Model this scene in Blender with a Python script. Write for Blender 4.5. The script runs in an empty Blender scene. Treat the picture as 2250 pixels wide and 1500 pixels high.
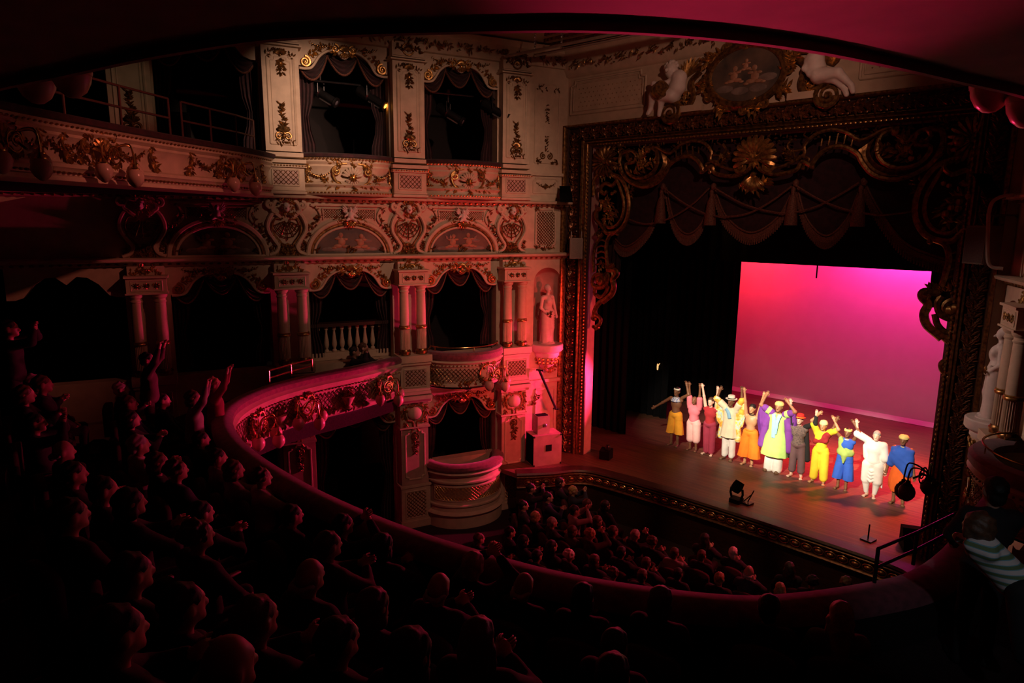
import bpy, math, random
import numpy as np
from math import sin, cos, pi, radians, sqrt, atan2

random.seed(11)
S = bpy.context.scene
COL = S.collection

# ------------------------------------------------------------------ camera
FPX, CX, CY, EYE = 1450.0, 1125.0, 750.0, 6.6
def _axes():
    dn = np.array([1040 - CX, 8700 - CY, FPX]); dn /= np.linalg.norm(dn)
    mx = np.array([-480 - CX, 469 - CY, FPX]); mx -= dn * mx.dot(dn); mx /= np.linalg.norm(mx)
    X, Z = -mx, -dn
    return np.array([X, np.cross(Z, X), Z])
ROT = _axes()
CAMP = np.array([0.0, 0.0, EYE])
def ray(u, v): return ROT @ np.array([u - CX, v - CY, FPX])
def on_z(u, v, z):
    d = ray(u, v); return CAMP + d * (z - EYE) / d[2]
def on_y(u, v, y):
    d = ray(u, v); return CAMP + d * y / d[1]
def at_depth(u, v, dep): return CAMP + ray(u, v) / FPX * dep

from mathutils import Matrix, Vector
cam = bpy.data.cameras.new('camera'); cam.sensor_width = 36.0; cam.lens = FPX / 2250 * 36
cam.clip_start = 0.05; cam.clip_end = 200
camo = bpy.data.objects.new('camera', cam); COL.objects.link(camo)
_r, _u, _f = ROT[:, 0], -ROT[:, 1], ROT[:, 2]
camo.matrix_world = Matrix(((_r[0], _u[0], -_f[0], 0), (_r[1], _u[1], -_f[1], 0), (_r[2], _u[2], -_f[2], EYE), (0, 0, 0, 1)))
S.camera = camo

# ------------------------------------------------------------------ world, exposure, lights
w = bpy.data.worlds.new('world'); S.world = w; w.use_nodes = True
w.node_tree.nodes['Background'].inputs[0].default_value = (0, 0, 0, 1)
w.node_tree.nodes['Background'].inputs[1].default_value = 0
S.view_settings.view_transform = 'Standard'; S.view_settings.look = 'None'
S.view_settings.exposure = 0; S.view_settings.gamma = 1; S.view_settings.use_curve_mapping = False
S.cycles.max_bounces = 5; S.cycles.diffuse_bounces = 3; S.cycles.glossy_bounces = 3
S.cycles.use_denoising = True

def spot(name, loc, aim, power, color, angle, blend=.5, size=.08):
    l = bpy.data.lights.new(name, 'SPOT'); l.energy = power; l.color = color
    l.spot_size = radians(angle); l.spot_blend = blend; l.shadow_soft_size = size
    o = bpy.data.objects.new(name, l); COL.objects.link(o); o.location = loc
    o.rotation_euler = (Vector(aim) - Vector(loc)).to_track_quat('-Z', 'Y').to_euler()
    return o
def area(name, loc, aim, power, color, sx, sy, spread=180):
    l = bpy.data.lights.new(name, 'AREA'); l.energy = power; l.color = color
    l.shape = 'RECTANGLE'; l.size = sx; l.size_y = sy; l.spread = radians(spread)
    o = bpy.data.objects.new(name, l); COL.objects.link(o); o.location = loc
    o.rotation_euler = (Vector(aim) - Vector(loc)).to_track_quat('-Z', 'Y').to_euler()
    return o

# front of house lamps on the cast
for x_, e_ in ((-9.3, 7000), (-7.4, 18000), (-5.5, 18500), (-3.7, 18000)):
    spot('follow_spot', (-5.0, 2.6, 10.5), (x_, 17.4, 1.55), e_, (1, .84, .62), 13.5 if x_ > -9 else 11, .7)
# red wash from the stage rig, hidden above the border
spot('stage_wash', (-5.0, 19.5, 8.5), (-5.2, 18.5, 0), 6500, (1, .06, .02), 50, .9, .3)
spot('stage_wash', (-2.8, 21.0, 7.5), (-3.8, 18.6, 0), 6500, (1, .09, .03), 56, .9, .3)
spot('stage_wash', (-8.6, 19.0, 8.2), (-8.6, 17.4, 0), 420, (1, .35, .08), 56, .9, .3)
# cyclorama battens hidden behind the border
area('cyc_batten', (-4.2, 24.0, 6.5), (-4.2, 25.0, 4.9), 330, (1, .03, .30), 5.0, .3)
area('cyc_batten', (-10.4, 23.6, 6.6), (-10.8, 25.0, 3.2), 230, (1, .02, .025), 2.8, .3)
area('cyc_batten', (-6.0, 22.8, 7.2), (-6.0, 25.0, 1.5), 105, (1, .006, .30), 9, .3)
# pink booms in the left wing graze along the boxes
spot('side_boom', (-9.0, 16.4, 2.2), (-12.0, 10.6, 1.6), 2700, (1, .03, .14), 66, .7, .06)
spot('side_boom', (-8.6, 16.6, 1.6), (-12.2, 6.2, 2.8), 3200, (1, .02, .14), 22, .8, .06)
# red floor lantern at the right stage corner rakes up over the boxes
spot('footlight', (-2.3, 13.4, .5), (-12.4, 11.6, 5.6), 2700, (1, .05, .05), 32, .9, .05)
# added red spot for the proscenium leg, unseen beside the right boxes
spot('leg_fill', (-2.2, 12.2, 3.7), (-11.1, 14.4, 2.2), 2700, (1, .055, .045), 42, .8, .05)
spot('side_boom', (-2.5, 15.7, 4.0), (-10.8, 14.95, 2.7), 620, (1, .03, .12), 24, .6, .06)
# pink beam up to the soffit, and rims on the audience
spot('side_boom', (-9.9, 16.2, .7), (-1.7, 3.7, 7.75), 5600, (1, .03, .12), 10.5, 1.0, .06)
spot('side_boom', (-10.2, 16.8, 4.6), (-5.5, 6.0, 1.4), 1500, (1, .03, .10), 46, .9, .06)
spot('side_boom', (-2.95, 16.3, 3.3), (-8.6, 4.4, 2.3), 1500, (1, .03, .13), 36, .8, .05)
spot('side_boom', (-9.9, 16.2, .9), tuple(at_depth(2200, 215, 5.6)), 3000, (1, .03, .12), 4.5, 1.0, .05)  # added narrow spot that brightens the glass bowl
spot('footlight', (-10.4, 13.7, .6), (-.2, 11.9, 7.6), 1600, (1, .04, .04), 16, .9, .05)  # added red spot that brightens the right upper box front
# warm fill added to brighten the boxes, from unseen spots in the house
spot('house_fill', (-4.4, 7.0, 10.5), (-14.8, 4.9, 9.0), 240, (1, .66, .42), 9, .9, .08)  # added small spot for the dim far pilaster
spot('house_fill', (-3.4, 8.4, 10.4), (-12.6, 11.1, 6.8), 1050, (1, .52, .36), 50, .8, .1)
spot('house_fill', (-4.4, 7.0, 10.5), (-13.7, 8.4, 8.75), 3000, (1, .58, .41), 23, .9, .08)
spot('house_fill', (-2.0, 8.0, 10.0), (-7.6, 14.5, 8.6), 460, (1, .48, .34), 62, .9, .1)  # front fill added for the tympanum and pelmet
spot('house_fill', (-3.0, 8.0, 9.0), (-11.9, 12.4, 1.0), 650, (1, .40, .28), 34, .9, .1)  # fill added for the lower tier
spot('house_fill', (-5.5, 7.0, 10.4), (-11.9, 4.2, 7.6), 620, (1, .24, .17), 38, .9, .1)  # reddish fill added on the left upper circle front
for x_ in (-9.2, -6.4, -3.7): spot('house_fill', (-5.5, 8.0, 10.4), (x_, 13.7, -.3), 800, (1, .55, .28), 13, .9, .1)  # added spots that brighten the apron beads
spot('side_boom', (-2.7, 16.2, 4.0), (-6.8, 10.2, -.2), 800, (1, .05, .07), 50, .8, .06)
spot('house_fill', (-11.0, 9.0, 9.4), (-1.2, 13.4, 3.9), 1300, (1, .66, .56), 24, .9, .08)  # fill added for the right columns and statue
spot('child_fill', (1.5, 1.6, 7.3), tuple(at_depth(2200, 1235, 4.8)), 75, (.9, .9, 1), 19, .9, .05)  # added cool fill on the child's back, an unseen source

# ------------------------------------------------------------------ materials
def mat(name, col, rough=.6, metal=0.0, var=.12, scale=6.0, bump=0.0, col2=None, emit=0.0, sheen=0.0, spec=None, stretch=None):
    m = bpy.data.materials.new(name); m.use_nodes = True
    nt = m.node_tree; b = nt.nodes['Principled BSDF']
    b.inputs['Roughness'].default_value = rough; b.inputs['Metallic'].default_value = metal
    if spec is not None: b.inputs['Specular IOR Level'].default_value = spec
    if sheen: b.inputs['Sheen Weight'].default_value = sheen
    tc = nt.nodes.new('ShaderNodeTexCoord'); n = nt.nodes.new('ShaderNodeTexNoise')
    n.inputs['Scale'].default_value = scale; n.inputs['Detail'].default_value = 4
    if stretch:
        mp = nt.nodes.new('ShaderNodeMapping'); mp.inputs['Scale'].default_value = stretch
        nt.links.new(tc.outputs['Object'], mp.inputs[0]); nt.links.new(mp.outputs[0], n.inputs['Vector'])
    else: nt.links.new(tc.outputs['Object'], n.inputs['Vector'])
    cr = nt.nodes.new('ShaderNodeValToRGB')
    c2 = col2 or tuple(c * (1 - var * 2) for c in col)
    cr.color_ramp.elements[0].position = .35; cr.color_ramp.elements[1].position = .65
    cr.color_ramp.elements[0].color = (*c2, 1); cr.color_ramp.elements[1].color = (*col, 1)
    nt.links.new(n.outputs['Fac'], cr.inputs[0]); nt.links.new(cr.outputs[0], b.inputs['Base Color'])
    if bump:
        bp = nt.nodes.new('ShaderNodeBump'); bp.inputs['Strength'].default_value = bump; bp.inputs['Distance'].default_value = .02
        nt.links.new(n.outputs['Fac'], bp.inputs['Height']); nt.links.new(bp.outputs[0], b.inputs['Normal'])
    if emit:
        nt.links.new(cr.outputs[0], b.inputs['Emission Color']); b.inputs['Emission Strength'].default_value = emit
    return m
def linear(r, g, b):
    f = lambda c: (c / 255 / 12.92) if c / 255 <= .04045 else ((c / 255 + .055) / 1.055) ** 2.4
    return (f(r), f(g), f(b))
PLASTER = mat('cream_plaster', (.58, .45, .32), .62, 0, .08, 5, .1)
PINKP = mat('rose_plaster', (.50, .32, .26), .6, 0, .1, 4, .1)
GOLD = mat('old_gilding', (.62, .36, .12), .34, .85, .28, 16, .25)
GOLDL = mat('red_brown_gilding', (.30, .13, .06), .38, .75, .35, 14, .3)
GOLDD = mat('dark_gilding', (.40, .22, .08), .36, .85, .35, 14, .3)
LATT = mat('gilt_lattice_ground', (.42, .25, .13), .6, .2, .2, 20)
VELVET = mat('maroon_velvet', (.045, .008, .012), .85, 0, .3, 9, .2, sheen=.08)
VELVETD = mat('dark_velvet', (.038, .008, .011), .9, 0, .3, 9, .2, sheen=.1)
RAILV = mat('plum_velvet_pad', (.20, .05, .07), .8, 0, .2, 12, .15, sheen=.3)
FRINGE = mat('old_gold_fringe', (.22, .08, .05), .7, .2, .3, 40, .2)
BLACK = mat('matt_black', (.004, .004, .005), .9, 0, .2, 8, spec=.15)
BLACKM = mat('black_metal', (.02, .02, .022), .35, .4, .2, 8)
STEEL = mat('worn_steel', (.5, .5, .52), .3, .9, .15, 20)
BRASS = mat('brass', (.75, .45, .16), .22, .95, .15, 15)
GLASS = mat('frosted_globe', (.62, .40, .32), .25, 0, .05, 4)
STONE = mat('white_statuary', (.74, .66, .60), .55, 0, .06, 7, .1)
STAGEF = mat('stage_boards', (.17, .075, .045), .5, 0, .25, 2.2, .1, stretch=(.35, 7, 1))
DARKW = mat('unlit_room_dark', (.008, .003, .003), .8, 0, .2, 4)  # near black colour holds the darkness of the unlit box rooms
SOFF = mat('soffit_paint', (.30, .16, .15), .75, 0, .12, 2.2)
CARPET = mat('dark_carpet', (.02, .006, .008), .95, 0, .3, 30, .2)
CLOTHW = mat('cyclorama_cloth', (.80, .78, .78), .9, 0, .02, 2)
WOODD = mat('dark_stained_wood', (.05, .018, .012), .45, 0, .3, 6, .1, stretch=(1, 8, 8))

# ------------------------------------------------------------------ geometry helpers
Z3 = np.array([0, 0, 1.0])
class Fr:
    """a flat working frame: s along, z up, o out of the surface"""
    def __init__(s, O, a, n, b=(0, 0, 1)):
        s.O, s.a, s.n, s.b = (np.array(x, float) for x in (O, a, n, b))
    def p(s, x, z, o=0.0):
        x, z, o = np.broadcast_arrays(np.asarray(x, float), np.asarray(z, float), np.asarray(o, float))
        return s.O + x[..., None] * s.a + z[..., None] * s.b + o[..., None] * s.n
    def sub(s, x, z, o=0.0, flip=False):
        return Fr(s.p(x, z, o), -s.a if flip else s.a, s.n, s.b)

def spline(pts, n=24, closed=False):
    P = np.array(pts, float)
    if closed: P = np.vstack([P[-1], P, P[0], P[1]])
    else: P = np.vstack([2 * P[0] - P[1], P, 2 * P[-1] - P[-2]])
    m = len(P) - 3; out = []
    per = max(2, n // m)
    for i in range(m):
        p0, p1, p2, p3 = P[i:i + 4]
        t = np.linspace(0, 1, per, endpoint=False)[:, None]
        out.append(.5 * (2 * p1 + (p2 - p0) * t + (2 * p0 - 5 * p1 + 4 * p2 - p3) * t ** 2 + (3 * p1 - p0 - 3 * p2 + p3) * t ** 3))
    r = np.vstack(out)
    return r if closed else np.vstack([r, P[-2]])
def spiral(cx, cz, r0, r1, a0, turns, n=26):
    t = np.linspace(0, 1, n); a = a0 + turns * 2 * pi * t; r = r0 + (r1 - r0) * t
    return np.stack([cx + r * np.cos(a), cz + r * np.sin(a)], 1)

class G:
    def __init__(s): s.v, s.f, s.n, s.leafy = [], [], 0, False
    def add(s, v, f):
        v = np.asarray(v, float).reshape(-1, 3); k = s.n
        s.v.append(v); s.f.extend([tuple(i + k for i in q) for q in f]); s.n += len(v); return s
    def grid(s, A, wrap=False, caps=False):
        m, n = A.shape[:2]; f = []
        for i in range(m - 1):
            for j in range(n if wrap else n - 1):
                j2 = (j + 1) % n
                f.append((i * n + j, i * n + j2, (i + 1) * n + j2, (i + 1) * n + j))
        if caps:
            f.append(tuple(range(n - 1, -1, -1))); f.append(tuple((m - 1) * n + j for j in range(n)))
        return s.add(A.reshape(-1, 3), f)
    def tube(s, pts, r, sides=6, nrm=None, flat=1.0, caps=True, closed=False):
        P = np.asarray(pts, float); N = len(P)
        T = np.gradient(P, axis=0)
        if closed: T = np.roll(P, -1, 0) - np.roll(P, 1, 0)
        T /= np.linalg.norm(T, axis=1)[:, None] + 1e-9
        if nrm is None:
            B = np.zeros_like(T); ref = np.array([0, 0, 1.0]) if abs(T[0][2]) < .9 else np.array([1.0, 0, 0])
            b = ref - T[0] * ref.dot(T[0]); b /= np.linalg.norm(b)
            for i in range(N):
                b = b - T[i] * b.dot(T[i]); b /= np.linalg.norm(b) + 1e-9; B[i] = b
        else: B = np.broadcast_to(np.asarray(nrm, float), T.shape)
        A = np.cross(T, B); A /= np.linalg.norm(A, axis=1)[:, None] + 1e-9
        r = np.broadcast_to(np.asarray(r, float), (N,))
        an = np.linspace(0, 2 * pi, sides, endpoint=False)
        R = P[:, None] + r[:, None, None] * (np.cos(an)[None, :, None] * A[:, None] + flat * np.sin(an)[None, :, None] * B[:, None])
        if closed: R = np.concatenate([R, R[:1]], 0)
        return s.grid(R, True, caps and not closed)
    def tube2(s, F, pts, r, o=0.0, flat=.7, sides=6):
        P = np.asarray(pts, float)
        return s.tube(F.p(P[:, 0], P[:, 1], o), r, sides, F.n, flat)
    def box(s, F, s0, s1, z0, z1, o0, o1, taper=0.0):
        q = [(s0, z0), (s1, z0), (s1, z1), (s0, z1)]
        q2 = [(s0 + taper, z0 + taper), (s1 - taper, z0 + taper), (s1 - taper, z1 - taper), (s0 + taper, z1 - taper)]
        v = [F.p(a, b, o0) for a, b in q] + [F.p(a, b, o1) for a, b in q2]
        return s.add(v, [(3, 2, 1, 0), (4, 5, 6, 7), (0, 1, 5, 4), (1, 2, 6, 5), (2, 3, 7, 6), (3, 0, 4, 7)])
    def prism(s, F, poly, o0, o1):
        P = np.asarray(poly, float); n = len(P)
        v = np.vstack([F.p(P[:, 0], P[:, 1], o0), F.p(P[:, 0], P[:, 1], o1)])
        f = [tuple(range(n - 1, -1, -1)), tuple(range(n, 2 * n))] + [(i, (i + 1) % n, n + (i + 1) % n, n + i) for i in range(n)]
        return s.add(v, f)
    def sphere(s, c, r, seg=8, rings=5, F=None):
        r = np.broadcast_to(np.asarray(r, float), (3,))
        th = np.linspace(0, pi, rings + 1)[1:-1]; ph = np.linspace(0, 2 * pi, seg, endpoint=False)
        x = np.sin(th)[:, None] * np.cos(ph) * r[0]; y = np.sin(th)[:, None] * np.sin(ph) * r[1]; z = np.cos(th)[:, None] * np.ones(seg) * r[2]
        V = np.concatenate([np.stack([x, y, z], -1).reshape(-1, 3), [[0, 0, r[2]], [0, 0, -r[2]]]])
        if F is not None: V = V[:, :1] * F.a + V[:, 1:2] * F.n + V[:, 2:] * F.b
        m = rings - 1; f = []
        for i in range(m - 1):
            for j in range(seg): f.append((i * seg + j, (i + 1) * seg + j, (i + 1) * seg + (j + 1) % seg, i * seg + (j + 1) % seg))
        t, b = m * seg, m * seg + 1
        for j in range(seg):
            f.append((t, j, (j + 1) % seg)); f.append((b, (m - 1) * seg + (j + 1) % seg, (m - 1) * seg + j))
        return s.add(V + np.asarray(c, float), f)
    def ball(s, F, x, z, r, o=0.0, seg=8, rings=5): return s.sphere(F.p(x, z, o), r, seg, rings, F)
    def lathe(s, c, prof, seg=16, axis=None, a0=0, a1=2 * pi, flute=None):
        """prof: (radius, height) pairs round a vertical axis, or a given axis"""
        pr = np.asarray(prof, float); full = abs(a1 - a0 - 2 * pi) < 1e-6
        an = np.linspace(a0, a1, seg, endpoint=not full)
        rr = np.broadcast_to(pr[:, :1], (len(pr), len(an))).copy()
        if flute is not None:
            i0, i1, dep = flute; rr[i0:i1, ::2] -= dep
        if axis is None: A, B, C = np.array([1., 0, 0]), np.array([0, 1., 0]), Z3
        else:
            C = np.asarray(axis, float); C = C / np.linalg.norm(C)
            A = np.cross(C, [0, 0, 1.] if abs(C[2]) < .9 else [1., 0, 0]); A /= np.linalg.norm(A); B = np.cross(C, A)
        V = np.asarray(c, float) + rr[..., None] * (np.cos(an)[None, :, None] * A + np.sin(an)[None, :, None] * B) + pr[:, 1][:, None, None] * C
        return s.grid(V, full, full)
    def leaf(s, F, x, z, ang, ln, wd, o=0.0, lift=.02):
        c, d = cos(ang), sin(ang)
        q = [(0, 0, 0), (.45 * ln, wd / 2, lift * .3), (ln, 0, lift), (.45 * ln, -wd / 2, lift * .3), (.42 * ln, 0, lift * 1.6), (.4 * ln, 0, -lift)]
        v = [F.p(x + a * c - b * d, z + a * d + b * c, o + e) for a, b, e in q]
        return s.add(v, [(0, 3, 4), (4, 3, 2), (2, 1, 4), (4, 1, 0), (0, 1, 5), (1, 2, 5), (2, 3, 5), (3, 0, 5)])
    def foliage(s, F, pts, n, size, o=0.0, seed=0, spread=.6):
        n, size = int(n * 1.6), size * 1.22; s.leafy = True; r = random.Random(seed); P = spline(pts, max(n * 2, 8)) if len(pts) > 1 else np.array([pts[0]] * 3)
        for k in range(n):
            i = int(r.random() * (len(P) - 1)); p = P[i]; d = P[min(i + 1, len(P) - 1)] - P[max(i - 1, 0)]
            a = atan2(d[1], d[0]) + r.choice((-1, 1)) * r.uniform(.3, 1.5) if len(pts) > 1 else r.uniform(0, 2 * pi)
            j = size * spread
            s.leaf(F, p[0] + r.uniform(-j, j) * .6, p[1] + r.uniform(-j, j) * .6, a, size * r.uniform(.7, 1.3), size * r.uniform(.35, .55), o + r.uniform(0, .012), size * .22)
        return s
    def rosette(s, F, x, z, R, n=8, o=0.0, a0=0.0):
        for k in range(n): s.leaf(F, x, z, a0 + 2 * pi * k / n, R, R * .55, o, R * .22)
        return s.ball(F, x, z, R * .28, o + R * .18, 6, 4)
    def shell(s, F, x, z, R, a0, a1, n, o=0.0, r=None, sides=5):
        r = r or R * abs(a1 - a0) / n * .5
        for k in range(n):
            a = a0 + (a1 - a0) * (k + .5) / n
            t = np.linspace(.12, 1, 6)
            P = F.p(x + R * t * cos(a), z + R * t * sin(a), o + R * .22 * np.sin(t * 2.6))
            s.tube(P, r * np.array([.3, .55, .75, .95, 1.1, .6]), sides, F.n, .8)
        return s.ball(F, x, z, (R * .18, R * .14, R * .18), o + R * .1, 7, 5)
    def garland(s, F, p0, p1, drop, n=14, size=.05, o=0.03, seed=0):
        r = random.Random(seed)
        for k in range(n + 1):
            t = k / n; x = p0[0] + (p1[0] - p0[0]) * t; z = p0[1] + (p1[1] - p0[1]) * t - drop * 4 * t * (1 - t)
            q = size * (.55 + .5 * sin(pi * t))
            s.ball(F, x, z, q * .55, o, 6, 4)
            for m in range(2): s.leaf(F, x + r.uniform(-.5, .5) * q, z + r.uniform(-.6, .6) * q, r.uniform(0, 6.3), q * 1.3, q * .6, o, q * .3)
        return s
    def lattice(s, F, s0, s1, z0, z1, step, o=0.0, w=.009, studs=True):
        W, Hh = s1 - s0, z1 - z0
        k = -int(Hh / step) - 1
        while k * step < W:
            for sg in (1, -1):
                x0 = k * step; pts = []
                # line x = x0 + t , z = t  (t in 0..H), clipped to the panel
                ta, tb = max(0, -x0), min(Hh, W - x0)
                if tb > ta:
                    q0 = (x0 + ta, ta); q1 = (x0 + tb, tb)
                    if sg < 0: q0 = (W - q0[0], q0[1]); q1 = (W - q1[0], q1[1])
                    dx, dz = q1[0] - q0[0], q1[1] - q0[1]; L = sqrt(dx * dx + dz * dz); nx, nz = -dz / L * w, dx / L * w
                    a = [(s0 + q0[0] + nx, z0 + q0[1] + nz), (s0 + q0[0] - nx, z0 + q0[1] - nz), (s0 + q1[0] - nx, z0 + q1[1] - nz), (s0 + q1[0] + nx, z0 + q1[1] + nz)]
                    m0, m1 = (s0 + q0[0], z0 + q0[1]), (s0 + q1[0], z0 + q1[1])
                    v = [F.p(*c, o) for c in a] + [F.p(*m0, o + w), F.p(*m1, o + w)]
                    s.add(v, [(0, 3, 5, 4), (1, 4, 5, 2)])
            k += 1
        if studs:
            i = 0; z = z0
            while z < z1 + 1e-6:
                x = s0 + (step / 2 if i % 2 else 0)
                while x < s1 + 1e-6:
                    s.leaf(F, x, z, .8, w * 3.4, w * 3.4, o + w, w); x += step
                z += step / 2; i += 1
        return s
    def sweep(s, path, prof, up=Z3, side=1, closed=False, outs=None):
        """horizontal path swept with a profile of (out, up) pairs; out = to the given side of the path"""
        P = np.asarray(path, float); T = np.gradient(P, axis=0)
        if closed: T = np.roll(P, -1, 0) - np.roll(P, 1, 0)
        T[:, 2] = 0; T /= np.linalg.norm(T, axis=1)[:, None]
        N = np.stack([T[:, 1], -T[:, 0], np.zeros(len(P))], 1) * side if outs is None else outs
        pr = np.asarray(prof, float)
        V = P[:, None] + pr[None, :, 0, None] * N[:, None] + pr[None, :, 1, None] * up
        if closed: V = np.concatenate([V, V[:1]], 0)
        return s.grid(V, False, False)
    def verts(s): return np.vstack(s.v) if s.v else np.zeros((0, 3))

def link_mesh(name, V, faces, m, parent=None, smooth=40, loc=(0, 0, 0)):
    me = bpy.data.meshes.new(name); me.from_pydata(V.tolist(), [], faces)
    me.materials.append(m)
    if smooth:
        me.polygons.foreach_set('use_smooth', [True] * len(me.polygons)); me.set_sharp_from_angle(angle=radians(smooth))
    me.update()
    o = bpy.data.objects.new(name, me); COL.objects.link(o); o.location = loc
    if parent: o.parent = parent
    return o
def tag(o, label=None, cat=None, group=None, kind=None):
    for k, v in (('label', label), ('category', cat), ('group', group), ('kind', kind)):
        if v: o[k] = v
    return o
def base_of(V): return np.array([(V[:, 0].min() + V[:, 0].max()) / 2, (V[:, 1].min() + V[:, 1].max()) / 2, V[:, 2].min()])
class Thing:
    """a thing collects parts built in world space, then hangs them under an Empty at its base"""
    def __init__(s, name, label=None, cat=None, group=None, kind=None, base=None):
        s.meta = (name, label, cat, group, kind); s.parts = []; s.base = base
    def part(s, name, g, m, under=None, smooth=40, kind=None, label=None):
        s.parts.append([name, g, m, under, smooth, kind or ('stuff' if g.leafy else None), label]); return len(s.parts) - 1
    def done(s):
        b = s.base if s.base is not None else base_of(np.vstack([p[1].verts() for p in s.parts if p[1].n]))
        b = np.asarray(b, float); nm, lb, ct, gp, kd = s.meta
        root = bpy.data.objects.new(nm, None); COL.objects.link(root); root.location = b; root.empty_display_size = .1
        tag(root, lb, ct, gp, kd); obs = []
        for name, g, m, under, sm, kind, label in s.parts:
            if not g.n: obs.append(None); continue
            o = link_mesh(name, g.verts() - b, g.f, m, root if under is None else obs[under], sm)
            if kind: o['kind'] = kind
            if label: o['label'] = label
            obs.append(o)
        s.root, s.objs = root, obs
        return root
def single(name, g, m, label, cat, group=None, kind=None, smooth=40):
    V = g.verts(); b = base_of(V); o = link_mesh(name, V - b, g.f, m, None, smooth, b)
    return tag(o, label, cat, group, kind)
def struct(name, g, m, smooth=40):
    o = link_mesh(name, g.verts(), g.f, m, None, smooth); o['kind'] = 'structure'; return o
def children(o, pool): return [c for c in pool if c.parent == o]
def dup(root, loc=None, rotz=None, label=None, group=None, mtx=None):
    pool = list(COL.objects)
    def cp(o, par):
        c = o.copy(); COL.objects.link(c)
        if par is not None: c.parent = par
        for k in children(o, pool): cp(k, c)
        return c
    r = cp(root, None)
    if mtx is not None: r.matrix_world = mtx
    if loc is not None: r.location = loc
    if rotz is not None: r.rotation_euler = (0, 0, rotz)
    if label: r['label'] = label
    if group: r['group'] = group
    return r

# ------------------------------------------------------------------ smooth bodies from distance fields
def _nets(f, org, h):
    sgn = f < 0; nx, ny, nz = f.shape
    c = np.zeros((nx - 1, ny - 1, nz - 1), np.int8)
    offs = [(i, j, k) for i in (0, 1) for j in (0, 1) for k in (0, 1)]
    for i, j, k in offs: c += sgn[i:nx - 1 + i, j:ny - 1 + j, k:nz - 1 + k]
    act = (c > 0) & (c < 8); cells = np.argwhere(act); idx = np.full(c.shape, -1); idx[act] = np.arange(len(cells))
    acc = np.zeros((len(cells), 3)); cnt = np.zeros(len(cells))
    for a in offs:
        for ax in range(3):
            if a[ax]: continue
            b = list(a); b[ax] = 1
            fa = f[cells[:, 0] + a[0], cells[:, 1] + a[1], cells[:, 2] + a[2]]; fb = f[cells[:, 0] + b[0], cells[:, 1] + b[1], cells[:, 2] + b[2]]
            m = (fa < 0) != (fb < 0); t = np.where(m, fa / np.where(m, fa - fb, 1), 0)
            p = np.array(a, float)[None] + t[:, None] * (np.array(b) - np.array(a))[None]
            acc[m] += p[m]; cnt[m] += 1
    V = org + h * (cells + acc / cnt[:, None]); Fc = []
    for ax in range(3):
        o1, o2 = [(1, 2), (2, 0), (0, 1)][ax]
        sl0 = [slice(None)] * 3; sl1 = [slice(None)] * 3; sl0[ax] = slice(0, -1); sl1[ax] = slice(1, None)
        d = sgn[tuple(sl0)].astype(np.int8) - sgn[tuple(sl1)]
        e = np.argwhere(d != 0); e = e[(e[:, o1] > 0) & (e[:, o2] > 0)]
        e = e[(e[:, o1] < c.shape[o1]) & (e[:, o2] < c.shape[o2])]
        dv = d[e[:, 0], e[:, 1], e[:, 2]]
        u1 = np.zeros(3, int); u1[o1] = 1; u2 = np.zeros(3, int); u2[o2] = 1
        q = [idx[tuple((e - a).T)] for a in (u1 + u2, u2, 0 * u1, u1)]
        Q = np.stack(q, 1); Q[dv < 0] = Q[dv < 0][:, ::-1]
        Fc.append(Q)
    return V, np.vstack(Fc).tolist()
def body(prims, h=.015, k=.03):
    """prims: ('c', a, b, ra, rb) tapered limb or ('e', centre, radii, rot) ellipsoid; smooth union, one closed surface"""
    lo = np.full(3, 1e9); hi = -lo; bx = []
    for p in prims:
        if p[0] == 'c':
            a, b = np.array(p[1], float), np.array(p[2], float); r = max(p[3], p[4]); l, u = np.minimum(a, b) - r, np.maximum(a, b) + r
        else:
            r = max(p[2]); l, u = np.array(p[1]) - r, np.array(p[1]) + r
        bx.append((l, u)); lo = np.minimum(lo, l); hi = np.maximum(hi, u)
    lo -= 3 * h; n = np.ceil((hi + 3 * h - lo) / h).astype(int) + 1
    f = np.full(n, .2)
    for p, (l, u) in zip(prims, bx):
        pad = k + 3 * h
        i0 = np.maximum(((l - pad - lo) / h).astype(int), 0); i1 = np.minimum(((u + pad - lo) / h).astype(int) + 2, n)
        ax = [lo[i] + h * np.arange(i0[i], i1[i]) for i in range(3)]
        X = np.stack(np.meshgrid(*ax, indexing='ij'), -1)
        if p[0] == 'c':
            a, b = np.array(p[1], float), np.array(p[2], float); ab = b - a; L = ab.dot(ab) + 1e-9
            t = np.clip(((X - a) @ ab) / L, 0, 1); d = np.linalg.norm(X - a - t[..., None] * ab, axis=-1) - (p[3] + (p[4] - p[3]) * t)
        else:
            q = X - np.array(p[1])
            if len(p) > 3 and p[3] is not None: q = q @ p[3]
            r = np.array(p[2]); k0 = np.linalg.norm(q / r, axis=-1); k1 = np.linalg.norm(q / r ** 2, axis=-1)
            d = k0 * (k0 - 1) / (k1 + 1e-9)
        sl = tuple(slice(i0[i], i1[i]) for i in range(3)); g = f[sl]
        hh = np.clip(.5 + .5 * (g - d) / k, 0, 1); f[sl] = g + (d - g) * hh - k * hh * (1 - hh)
    V, Fc = _nets(f, lo, h)
    g = G(); g.add(V, Fc); return g
def rotz(a): c, s = cos(a), sin(a); return np.array([[c, -s, 0], [s, c, 0], [0, 0, 1.0]])
def rotx(a): c, s = cos(a), sin(a); return np.array([[1.0, 0, 0], [0, c, -s], [0, s, c]])
def roty(a): c, s = cos(a), sin(a); return np.array([[c, 0, s], [0, 1.0, 0], [-s, 0, c]])
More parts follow.
